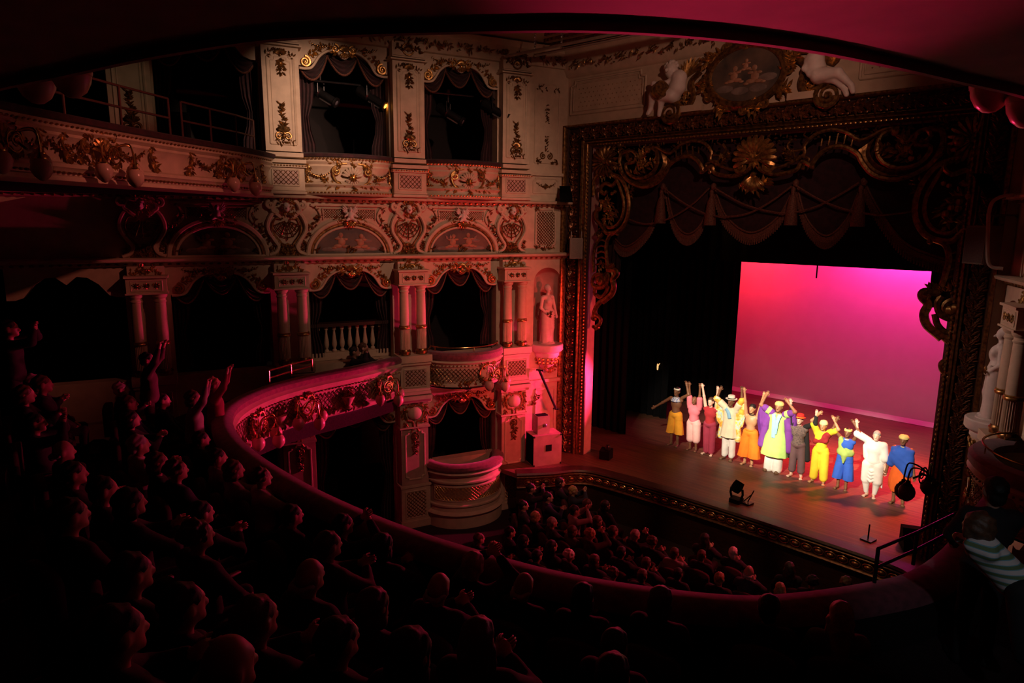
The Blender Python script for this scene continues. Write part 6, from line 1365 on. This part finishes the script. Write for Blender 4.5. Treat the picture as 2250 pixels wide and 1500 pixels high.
cast('dancer in yellow harem trousers with maroon cross sash and patterned head wrap', (1796, 1066), (1811, 925), hb('h78', 3), hb('h89', -3), 'mid', [('top', shirt(.022, 1.1, .3), 'yellow'), ('harem_trousers', wide(.16, .13, .10, .13), 'yellow'), ('sash', lambda f: body([f.c((-.16, .06, 1.16), (.15, .06, 1.42), .065, .075), f.c((-.13, .09, 1.18), (.13, .09, 1.24), .05, .055), f.c((.10, .09, 1.22), (.16, .05, 1.38), .055, .06), f.c((0, .10, 1.22), (.08, .10, 1.32), .05, .05)], .014, .04), 'maroon'), ('head_wrap', cap(1.66, .104, .12), 'wrap')], None, stance=.14)
cast('dancer in royal blue trousers and green shoulder drape with yellow headband', (1848, 1079), (1866, 941), hb('h89', 3), hb('h910', -3), 'deep', [('under_top', shirt(.018, .9), 'blue'), ('wide_trousers', flare(.30, .12, .14, .14), 'blue'), ('drape', lambda f: body([f.c((-.15, .03, 1.45), (.09, .10, 1.12), .055, .06), f.c((-.16, .03, 1.40), (-.02, .12, 1.05), .05, .06), f.c((-.16, .04, 1.32), (-.10, .10, 1.05), .045, .05), f.c((-.10, .02, 1.08), (.10, .02, 1.08), .125, .125), f.c((0, .10, 1.0), (0, .135, .80), .09, .025), f.c((-.13, -.05, 1.42), (-.05, -.10, 1.1), .05, .06)], .014, .04), 'green'), ('headband_wrap', band(1.70, .10, .035), 'ywrap'), ('necklace', band(1.44, .08, .014), 'straw')], (HAIRD, 'short'))
def blouse(f): return body(f.torso(.045, .9) + [('c', f.sh[-1], f.el[-1], .09 * f.k, .10 * f.k), f.c((-.2, 0, 1.3), (-.16, 0, 1.05), .09, .10), ('c', f.sh[1], f.el[1], .09 * f.k, .10 * f.k), f.c((.19, .0, 1.2), (.22, .02, .98), .07, .06)], .014, .03)
def dhoti(f): return body([f.e((0, 0, .92), (.20, .16, .16))] + [f.c((q * .11, .02, .85), (q * .13, .03, .45), .15, .12) for q in (-1, 1)] + [f.c((q * .13, .03, .45), (q * .10, .01, .12), .10, .055) for q in (-1, 1)] + [f.c((q * .14, .1, .8 - .09 * i), (0, .14, .72 - .09 * i), .03, .035) for q in (-1, 1) for i in range(4)] + [f.c((.2, 0, .8), (.24, .0, .3), .05, .02), f.c((-.2, 0, .8), (-.24, 0, .45), .05, .02)], .014, .018)
cast('performer in loose white blouse and draped white trousers, second from the right', (1911, 1093), (1928, 947), hb('h910', 3), (1945, 1035), 'light', [('blouse', blouse, 'white'), ('draped_trousers', dhoti, 'white')], (HAIRG, 'short'), stance=.08)
def shawl(f): return body([f.e((0, .01, 1.28), (.22, .16, .20)), f.c((-.17, .0, 1.36), (.17, 0, 1.36), .09, .09), f.c((-.16, .03, 1.2), (-.22, .02, 1.0), .12, .10), f.c((.14, .03, 1.2), (.16, .04, .84), .13, .12), f.c((-.1, .06, 1.15), (.12, .08, .86), .13, .10), f.c((-.15, .12, 1.3), (.2, .12, 1.05), .05, .05), f.c((-.17, .1, 1.2), (.2, .12, .95), .045, .045)], .014, .055)
cast('performer wrapped in a blue shawl over a rust orange skirt, right end of the cast', (1972, 1109), (1984, 955), None, None, 'deep', [('shawl', shawl, 'blue'), ('wrapped_skirt', lambda f: f.loft([(0, 0, 1.0, .17, .13, 0, 7), (0, 0, .85, .21, .17, .03, 7), (0, .01, .6, .24, .19, .06, 7), (0, .01, .40, .23, .18, .07, 7), (0, .01, .32, .19, .15, .06, 7), (0, 0, .36, .1, .1, 0, 7)], 44), 'rust'), ('head_wrap', cap(1.665, .108, .10), 'ywrap'), ('necklace', band(1.45, .08, .02), 'yellow')], (HAIRD, 'short'))

# ------------------------------------------------------------------ the audience
def seated(pose):
    f = Fig((0, 0, 0), 1.0); dz = -.43; P = lambda x, y, h: np.array([x, -y, h + dz])
    f.P = lambda x, y, h: P(x, y, h)
    hands = dict(lap=((-.10, .34, .98), (.10, .34, .98)), clap=((-.03, .36, 1.32), (.03, .36, 1.32)), high=((-.04, .30, 1.62), (.04, .30, 1.62)), up=((-.16, .22, 1.86), (.14, .26, 1.84)))[pose]
    for q, h in ((-1, hands[0]), (1, hands[1])):
        f.sh[q] = P(q * .17, 0, 1.40); f.ha[q] = P(*h); f.el[q] = ik(f.sh[q], f.ha[q], .30, .27, np.array([q * .8, 0, -.6]))
    return f
AUD = {}
for ps in ('lap', 'clap', 'high', 'up'):
    f = seated(ps); hpr, hg = f.hands(); g = body(f.torso() + f.head() + f.arms() + hpr, .0125, .026); g.add(hg.verts(), hg.f); j = body(f.torso(.025) + [('c', f.sh[q], f.el[q], .078, .062) for q in (-1, 1)] + [('c', f.el[q], f.el[q] + (f.ha[q] - f.el[q]) * .8, .062, .045) for q in (-1, 1)] + [f.c((-.06, -.03, 1.47), (.06, -.03, 1.47), .035, .035)], .022, .03)
    AUD[ps] = (g, j)
LEGS = body([('c', (q * .09, .02, .50), (q * .12, -.42, .50), .088, .062) for q in (-1, 1)] + [('c', (q * .12, -.42, .50), (q * .12, -.40, .10), .06, .045) for q in (-1, 1)] + [('c', (q * .12, -.38, .05), (q * .12, -.55, .04), .045, .035) for q in (-1, 1)], .024, .03)
STAND = body([('c', (q * .09, .02, .92), (q * .10, 0, .49), .095, .065) for q in (-1, 1)] + [('c', (q * .10, 0, .49), (q * .11, .02, .08), .065, .05) for q in (-1, 1)] + [('c', (q * .11, .02, .05), (q * .12, -.15, .04), .045, .035) for q in (-1, 1)], .024, .03)
f = seated('lap'); _e = f.e; _n = np.diag([1, 1, 1.]); E_ = lambda p, r: ('e', f.P(*p), r, None)
def lumpy(n, R, r):
    rr = random.Random(5); return [('e', f.P(R * cos(6.28 * i / n) * sin(t_), -.02 + R * sin(6.28 * i / n) * sin(t_), 1.655 + R * cos(t_)), (r, r, r), None) for t_ in (.2, .8, 1.3, 1.75) for i in range(n) if not (sin(6.28 * i / n) > .35 and t_ > 1)]
def ruffle(g, a=.007, fr=55):
    V = g.verts(); c = V.mean(0); d = V - c; d /= np.linalg.norm(d, axis=1)[:, None]
    n = np.sin(V[:, 0] * fr + 2 * np.sin(V[:, 2] * fr * .7)) * np.sin(V[:, 1] * fr * .9 + 1.7 * np.sin(V[:, 0] * fr * .5)) + .6 * np.sin(V[:, 2] * fr * 1.3 + V[:, 1] * fr * 1.1)
    g.v = [V + d * (n * a)[:, None]]; return g
HAIRS = dict(short=body([E_((0, -.012, 1.668), (.088, .112, .100)), E_((0, -.06, 1.59), (.07, .05, .06))], .018, .02), bob=body([E_((0, -.014, 1.668), (.094, .116, .104)), E_((0, -.05, 1.57), (.095, .07, .09)), E_((-.07, .0, 1.57), (.03, .05, .08)), E_((.07, 0, 1.57), (.03, .05, .08))], .018, .02),
             curly=body([E_((0, -.02, 1.668), (.09, .112, .10))] + lumpy(9, .085, .034), .018, .012), long=body([E_((0, -.014, 1.668), (.092, .114, .102)), f.c((0, -.06, 1.60), (0, -.09, 1.34), .09, .07), f.c((-.075, -.01, 1.6), (-.09, -.02, 1.36), .035, .03), f.c((.075, -.01, 1.6), (.09, -.02, 1.36), .035, .03)], .018, .02),
             bun=body([E_((0, -.018, 1.662), (.087, .10, .098)), E_((0, -.10, 1.72), (.045, .045, .045))], .018, .02), fringe=body([('c', f.P(-.08, -.03, 1.60), f.P(-.05, -.095, 1.58), .02, .02), ('c', f.P(-.05, -.095, 1.58), f.P(.05, -.095, 1.58), .022, .022), ('c', f.P(.05, -.095, 1.58), f.P(.08, -.03, 1.60), .02, .02)], .016, .02))
for _k in HAIRS: ruffle(HAIRS[_k], .011 if _k == 'curly' else .006)
MESH = {}
def shared(key, g, nm):
    if key not in MESH:
        me = bpy.data.meshes.new(nm); me.from_pydata(g.verts().tolist(), [], g.f); me.materials.append(None); me.polygons.foreach_set('use_smooth', [True] * len(me.polygons)); MESH[key] = me
    return MESH[key]
seatg = {'backrest': G(), 'cushion': G(), 'armrest': G(), 'armrest.001': G()}
f0 = Fr((0, 0, 0), (1, 0, 0), (0, 1, 0)); an = np.linspace(0, pi, 9)
seatg['backrest'].prism(f0, [(-.25, .42), (.25, .42)] + [(.25 * cos(a), .84 + .09 * sin(a)) for a in an], .17, .25); seatg['cushion'].box(f0, -.24, .24, .34, .40, -.32, .18, .01); seatg['cushion'].box(f0, -.2, .2, .0, .34, .1, .2)
for q, n_ in ((-1, 'armrest'), (1, 'armrest.001')): seatg[n_].prism(Fr((q * .27 - .025, 0, 0), (0, 1, 0), (1, 0, 0)), [(.08, 0), (.16, 0), (.16, .55), (.2, .55), (.2, .6), (-.2, .6), (-.2, .55), (.08, .55)], 0, .05)
SUIT = {n: cloth('spectator_' + n, c, None, 8) for n, c in dict(black=(.012, .011, .012), charcoal=(.03, .03, .033), navy=(.012, .016, .04), brown=(.05, .03, .02), grey=(.16, .15, .15), white=(.55, .50, .46), pale=(.34, .30, .28), cyan=(.03, .30, .45), green=(.10, .12, .06), red=(.20, .02, .03)).items()}
ASK = [skin('spectator_skin_light', (.52, .30, .22)), skin('spectator_skin_tan', (.42, .23, .16))]
HM = dict(black=HAIRD, brown=HAIRB, grey=HAIRG, white=HAIRW, fair=HAIRY)
def put(parent, me, nm, m):
    o = bpy.data.objects.new(nm, me); COL.objects.link(o); o.parent = parent; o.material_slots[0].link = 'OBJECT'; o.material_slots[0].material = m; return o
NP = [0]
def spectator(p, yaw, hair, hcol, suit, pose, stand=False, k=1.0):
    NP[0] += 1
    r = bpy.data.objects.new('person', None); COL.objects.link(r); r.location = p; r.rotation_euler = (0, 0, yaw); r.scale = (k,) * 3; r['category'] = 'person'
    g, j = AUD[pose]; sk = ASK[NP[0] % 2]
    b_ = put(r, shared(('b', pose), g, 'body'), 'body', sk); c_ = put(r, shared(('j', pose), j, 'jacket'), 'jacket', SUIT[suit]); parts = [b_, c_]
    if hair != 'bald': parts.append(put(r, shared(('h', hair), HAIRS[hair], 'hair'), 'hair', HM[hcol]))
    else: parts.append(put(r, shared(('h', 'fringe'), HAIRS['fringe'], 'hair'), 'hair', HM['grey']))
    if stand:
        for o in parts: o.location = (0, 0, .43)
    put(r, shared('st' if stand else 'lg', STAND if stand else LEGS, 'trousers'), 'trousers', SUIT['black' if suit in ('white', 'pale', 'cyan', 'grey') else suit])
    return r
def seat(p, yaw, label, group):
    r = bpy.data.objects.new('theatre_seat', None); COL.objects.link(r); r.location = p; r.rotation_euler = (0, 0, yaw); tag(r, label, 'seat', group)
    for n_, g in seatg.items(): put(r, shared(('s', n_), g, n_), n_.split('.')[0], WOODD if 'arm' in n_ else SEATM)
STAGE_C = np.array([-6.3, 17.0])
def yaw_to(p, tgt=STAGE_C): d = tgt - np.asarray(p)[:2]; return atan2(d[0], -d[1])
def row_floor(k): return 2.25 + .38 * k
def rail_dist(p): return np.min(np.linalg.norm(RC.P - np.asarray(p)[:2], axis=1))
HEADH = 1.205
circle = [  # u, v (head centre), hair, colour, clothes, pose, standing
    (18, 722, 'short', 'black', 'black', 'high', 1), (70, 832, 'short', 'grey', 'black', 'clap', 0), (92, 850, 'short', 'brown', 'charcoal', 'lap', 0), (52, 868, 'bob', 'brown', 'black', 'clap', 0), (74, 920, 'short', 'black', 'black', 'high', 0), (133, 982, 'bald', 'grey', 'charcoal', 'lap', 0), (157, 1034, 'short', 'black', 'black', 'clap', 0),
    (264, 848, 'short', 'white', 'black', 'clap', 0), (322, 785, 'short', 'black', 'brown', 'up', 1), (281, 884, 'short', 'brown', 'navy', 'lap', 0), (285, 918, 'bob', 'black', 'black', 'clap', 0), (356, 882, 'short', 'black', 'black', 'lap', 0), (469, 840, 'short', 'fair', 'red', 'up', 1), (422, 866, 'bob', 'brown', 'pale', 'up', 1),
    (408, 938, 'short', 'black', 'white', 'lap', 0), (440, 960, 'short', 'black', 'black', 'clap', 0), (303, 982, 'short', 'grey', 'white', 'clap', 0), (344, 1010, 'bob', 'brown', 'black', 'lap', 0), (386, 1032, 'curly', 'brown', 'navy', 'lap', 0), (476, 1003, 'short', 'black', 'pale', 'clap', 0), (512, 1035, 'bob', 'brown', 'pale', 'clap', 0), (573, 1050, 'curly', 'brown', 'white', 'clap', 0), (627, 1062, 'bald', 'grey', 'black', 'clap', 0),
    (224, 1074, 'short', 'black', 'black', 'lap', 0), (283, 1112, 'bob', 'black', 'black', 'clap', 0), (432, 1180, 'curly', 'brown', 'charcoal', 'lap', 0), (440, 1125, 'short', 'black', 'black', 'clap', 0), (512, 1110, 'short', 'black', 'black', 'lap', 0), (285, 1262, 'short', 'black', 'black', 'lap', 0),
    (560, 1372, 'short', 'brown', 'black', 'clap', 0), (490, 1470, 'bald', 'grey', 'black', 'lap', 0), (676, 1270, 'bald', 'grey', 'charcoal', 'lap', 0), (720, 1200, 'short', 'brown', 'brown', 'clap', 0), (752, 1148, 'short', 'black', 'black', 'high', 0), (840, 1205, 'bob', 'black', 'charcoal', 'clap', 0), (902, 1222, 'short', 'grey', 'black', 'clap', 0), (962, 1285, 'bald', 'black', 'charcoal', 'clap', 0), (1040, 1248, 'short', 'fair', 'black', 'high', 0), (820, 1325, 'bob', 'brown', 'charcoal', 'lap', 0),
    (1149, 1284, 'bald', 'grey', 'black', 'lap', 0), (1280, 1315, 'bob', 'black', 'black', 'clap', 0), (1450, 1332, 'bob', 'brown', 'black', 'lap', 0), (1350, 1414, 'short', 'black', 'black', 'lap', 0), (1345, 1492, 'short', 'black', 'brown', 'lap', 0), (1050, 1420, 'long', 'brown', 'black', 'clap', 0), (1690, 1330, 'short', 'black', 'black', 'lap', 0), (1848, 1348, 'long', 'fair', 'green', 'lap', 0), (640, 1130, 'short', 'black', 'black', 'lap', 0), (150, 1130, 'short', 'black', 'black', 'lap', 0), (330, 1190, 'short', 'brown', 'black', 'lap', 0), (180, 1250, 'bob', 'black', 'black', 'lap', 0), (400, 1330, 'short', 'black', 'black', 'lap', 0), (250, 1370, 'short', 'black', 'black', 'clap', 0), (90, 1360, 'bob', 'brown', 'black', 'lap', 0), (740, 1400, 'short', 'black', 'black', 'lap', 0), (900, 1450, 'bob', 'black', 'black', 'lap', 0), (60, 1010, 'short', 'black', 'black', 'clap', 0), (30, 1180, 'short', 'black', 'black', 'lap', 0)]
ORD = ['first', 'second', 'third', 'fourth', 'fifth', 'sixth', 'seventh', 'eighth', 'ninth', 'tenth', 'eleventh', 'twelfth', 'thirteenth', 'fourteenth', 'fifteenth', 'sixteenth', 'seventeenth', 'eighteenth', 'nineteenth', 'twentieth'] + ['twenty-' + x for x in ('first', 'second', 'third', 'fourth', 'fifth', 'sixth', 'seventh', 'eighth', 'ninth')] + ['thirtieth'] + ['thirty-' + x for x in ('first', 'second', 'third', 'fourth', 'fifth', 'sixth', 'seventh', 'eighth', 'ninth')]
POSE = dict(lap='seated', clap='clapping', high='clapping high', up='arms raised')
def hairword(h, c): return 'bald' if h == 'bald' else {'short': '{} haired', 'bob': '{} bobbed', 'curly': 'curly {} haired', 'long': 'long {} haired', 'bun': '{} haired'}[h].format(c)
rows = {}
for (u, v, hr, hc, su, ps, st) in circle:
    best = None
    for k in range(6):
        p = on_z(u, v, row_floor(k) + HEADH + (.43 if st else 0)); d = rail_dist(p); e_ = abs(d - (.75 + .85 * k))
        if best is None or e_ < best[0]: best = (e_, k, p)
    _, k, p = best; q = np.array([p[0], p[1], row_floor(k)])
    if any(np.linalg.norm(e[0] - q) < .40 for L0 in rows.values() for e in L0): continue
    rows.setdefault(k, []).append((q, hr, hc, su, ps, st))
for k, L_ in rows.items():
    L_.sort(key=lambda e: RC.l[np.argmin(np.linalg.norm(RC.P - e[0][:2], axis=1))])
    for i, (q, hr, hc, su, ps, st) in enumerate(L_):
        yw = yaw_to(q) + random.uniform(-.12, .12); r = spectator(q, yw, hr, hc, su, ps, st, random.uniform(.96, 1.04))
        r['group'] = 'spectators in the dress circle'; r['label'] = f'{hairword(hr, hc)} spectator in {su}, {POSE[ps]}, {ORD[i]} from left, {ORD[k]} circle row'
        if not st: seat(q, yw, 'dark velvet theatre seat in the unlit dress circle rows', 'dress circle seats')
stalls = [(1166, 1076, 'short', 'black', 'black', 'high'), (1230, 1060, 'bob', 'black', 'black', 'clap'), (1259, 1077, 'short', 'fair', 'navy', 'high'), (1150, 1108, 'short', 'black', 'charcoal', 'lap'), (1177, 1130, 'bob', 'fair', 'black', 'clap'), (1203, 1096, 'short', 'black', 'navy', 'clap'), (1230, 1108, 'bob', 'black', 'cyan', 'clap'), (1262, 1124, 'short', 'black', 'pale', 'high'), (1213, 1146, 'short', 'grey', 'charcoal', 'clap'), (1313, 1142, 'bob', 'brown', 'black', 'clap'), (1297, 1177, 'curly', 'fair', 'brown', 'high'), (1258, 1162, 'bob', 'brown', 'green', 'clap'), (1347, 1169, 'short', 'brown', 'black', 'clap'), (1396, 1172, 'short', 'grey', 'black', 'high'), (1433, 1194, 'curly', 'brown', 'black', 'clap'), (1251, 1220, 'curly', 'white', 'charcoal', 'lap'), (1212, 1205, 'long', 'black', 'black', 'clap'), (1052, 1188, 'short', 'brown', 'black', 'clap'), (1087, 1205, 'curly', 'fair', 'black', 'clap'), (1347, 1262, 'curly', 'brown', 'black', 'lap'), (1411, 1270, 'short', 'brown', 'black', 'lap'), (1420, 1238, 'short', 'brown', 'charcoal', 'clap'), (1482, 1213, 'short', 'brown', 'pale', 'clap'), (1548, 1188, 'long', 'black', 'black', 'clap'), (1542, 1216, 'short', 'brown', 'black', 'lap'), (1611, 1210, 'short', 'white', 'charcoal', 'clap'), (1580, 1276, 'short', 'fair', 'black', 'lap'), (1306, 1236, 'bob', 'brown', 'black', 'clap'), (1734, 1252, 'long', 'black', 'black', 'lap'), (1645, 1262, 'bald', 'grey', 'charcoal', 'clap'), (1714, 1290, 'long', 'fair', 'black', 'lap'), (1767, 1276, 'short', 'white', 'white', 'lap'), (1784, 1280, 'curly', 'black', 'black', 'lap'), (1858, 1276, 'curly', 'brown', 'black', 'lap'), (1554, 1274, 'short', 'brown', 'black', 'lap'), (1642, 1222, 'short', 'black', 'navy', 'lap'), (1120, 1170, 'short', 'black', 'black', 'lap'), (1150, 1190, 'bob', 'black', 'black', 'clap'), (1180, 1225, 'short', 'black', 'black', 'lap'), (1365, 1215, 'short', 'black', 'black', 'clap'), (1490, 1255, 'short', 'black', 'black', 'lap'), (1290, 1108, 'short', 'brown', 'black', 'clap'), (1330, 1110, 'bob', 'black', 'black', 'lap')]
srows = {}
for (u, v, hr, hc, su, ps) in stalls:
    p = on_z(u, v, -1.30 + HEADH)
    if any(np.hypot(*(e[0] - p)[:2]) < .42 for L0 in srows.values() for e in L0): continue
    k = int(round((13.2 - p[1]) / .55)); srows.setdefault(max(0, k), []).append((np.array([p[0], p[1], -1.30]), hr, hc, su, ps))
for ri, k in enumerate(sorted(srows)):
    L_ = sorted(srows[k], key=lambda e: e[0][0])
    for i, (q, hr, hc, su, ps) in enumerate(L_):
        yw = yaw_to(q) + random.uniform(-.15, .15); r = spectator(q, yw, hr, hc, su, ps, False, random.uniform(.96, 1.05))
        r['group'] = 'spectators in the stalls'; r['label'] = f'{hairword(hr, hc)} spectator in {su}, {POSE[ps]}, {ORD[i]} from left, {ORD[ri]} stalls row'
        seat(q, yw, 'dark velvet theatre seat among the spectators in the stalls', 'stalls seats')
# two people leaning on the circle rail, in front of the balustrade
for (u, v), hr, hc, ps, lb in (((778, 772), 'short', 'black', 'high', 'dark haired person with bare forearms clapping, in front of the balustrade, left of two'), ((798, 764), 'short', 'brown', 'clap', 'brown haired person in black, in front of the balustrade, right of two')):
    p = on_z(u, v, 2.45 + HEADH + .0); n_ = L.n[:2]; tgt = L.O[:2] + n_ * .30; r_ = ray(u, v); k_ = ((tgt - CAMP[:2]) @ n_) / (r_[:2] @ n_); p = CAMP + r_ * k_; p[2] -= HEADH
    g = G(); f_ = Fr((p[0], p[1], 0), L.a, L.n); g.box(f_, -.3, .3, 2.2, p[2] + .42, -.3, .3); single('bench', g, CARPET, {'short': 'dark bench under ' + ('the left' if ps == 'high' else 'the right') + ' person by the balustrade'}[hr], 'bench')
    r = spectator(p, yaw_to(p, np.array([-7, 15.5])), hr, hc, 'black', ps); r['label'] = lb
# adult and child at the near right end of the rail
def at_floor(u, v, dep, head): p = at_depth(u, v, dep); p[2] -= head; return p
p = at_floor(2186, 1078, 5.6, HEADH + .43); r = spectator(p, yaw_to(p, np.array([-5, 14])), 'short', 'black', 'black', 'lap', True); r['label'] = 'dark silhouetted adult standing behind the striped child at the right edge'
g = G(); g.box(Fr((p[0], p[1], 0), (1, 0, 0), (0, -1, 0)), -.9, .9, 1.9, p[2], -.5, .7); st_ = struct('floor', g, CARPET)
STRIPE = mat('striped_jersey', (.70, .66, .62), .85, 0, .05, 5); nt = STRIPE.node_tree; bs = nt.nodes['Principled BSDF']; wv = nt.nodes.new('ShaderNodeTexWave'); wv.inputs['Scale'].default_value = 4.6; wv.bands_direction = 'Z'; wv.inputs['Distortion'].default_value = .6; tc = nt.nodes.new('ShaderNodeTexCoord'); nt.links.new(tc.outputs['Object'], wv.inputs['Vector']); rp = nt.nodes.new('ShaderNodeValToRGB'); rp.color_ramp.interpolation = 'CONSTANT'; rp.color_ramp.elements[0].color = (.72, .68, .64, 1); rp.color_ramp.elements[1].position = .45; rp.color_ramp.elements[1].color = (.18, .42, .50, 1); e = rp.color_ramp.elements.new(.72); e.color = (.14, .22, .10, 1); nt.links.new(wv.outputs['Fac'], rp.inputs[0]); nt.links.new(rp.outputs[0], bs.inputs['Base Color'])
DC = 4.9; K = lambda u, v, d=DC: at_depth(u, v, d)
hd = K(2152, 1160); back0, back1 = K(2160, 1205), K(2228, 1275)
pr = [('e', hd, (.088, .088, .11), None), ('c', hd - Z3 * .1, K(2158, 1200), .04, .05), ('c', K(2156, 1205, 4.95), K(2108, 1182, 5.1), .04, .032), ('c', K(2175, 1215, 4.8), K(2125, 1195, 4.9), .04, .03), ('e', K(2104, 1178, 5.1), (.035, .035, .03), None), ('c', back0, back1, .10, .11), ('c', back1, K(2262, 1330), .09, .07), ('c', K(2262, 1330), K(2280, 1420), .07, .05), ('c', K(2245, 1300, 4.8), K(2250, 1440, 4.8), .08, .05)]
t = Thing('person', 'child in striped long sleeved top leaning on the rail at the right edge', 'person', base=K(2262, 1425)); g = body(pr, .014, .03); t.part('body', g, ASK[0], smooth=80)
g = body([('c', back0, back1, .118, .128), ('c', back1, K(2245, 1295), .125, .12), ('c', K(2156, 1205, 4.95), K(2112, 1184, 5.08), .056, .046), ('c', K(2175, 1215, 4.8), K(2132, 1197, 4.88), .058, .045)], .014, .03); t.part('striped_top', g, STRIPE, smooth=80)
g = body([('c', K(2245, 1300, 4.8), K(2250, 1440, 4.8), .105, .07), ('c', K(2245, 1300), K(2275, 1350), .115, .09), ('c', K(2275, 1350), K(2285, 1425), .085, .06)], .016, .03); t.part('trousers', g, SUIT['black'], smooth=80)
g = body([('e', hd + Z3 * .02, (.10, .10, .115), None), ('c', hd + np.array([0, 0, .02]), K(2165, 1200), .095, .06), ('c', K(2140, 1150), K(2122, 1172), .05, .03)], .016, .03); t.part('hair', ruffle(g), HAIRB, smooth=80); t.done()
bpy.context.view_layer.update()
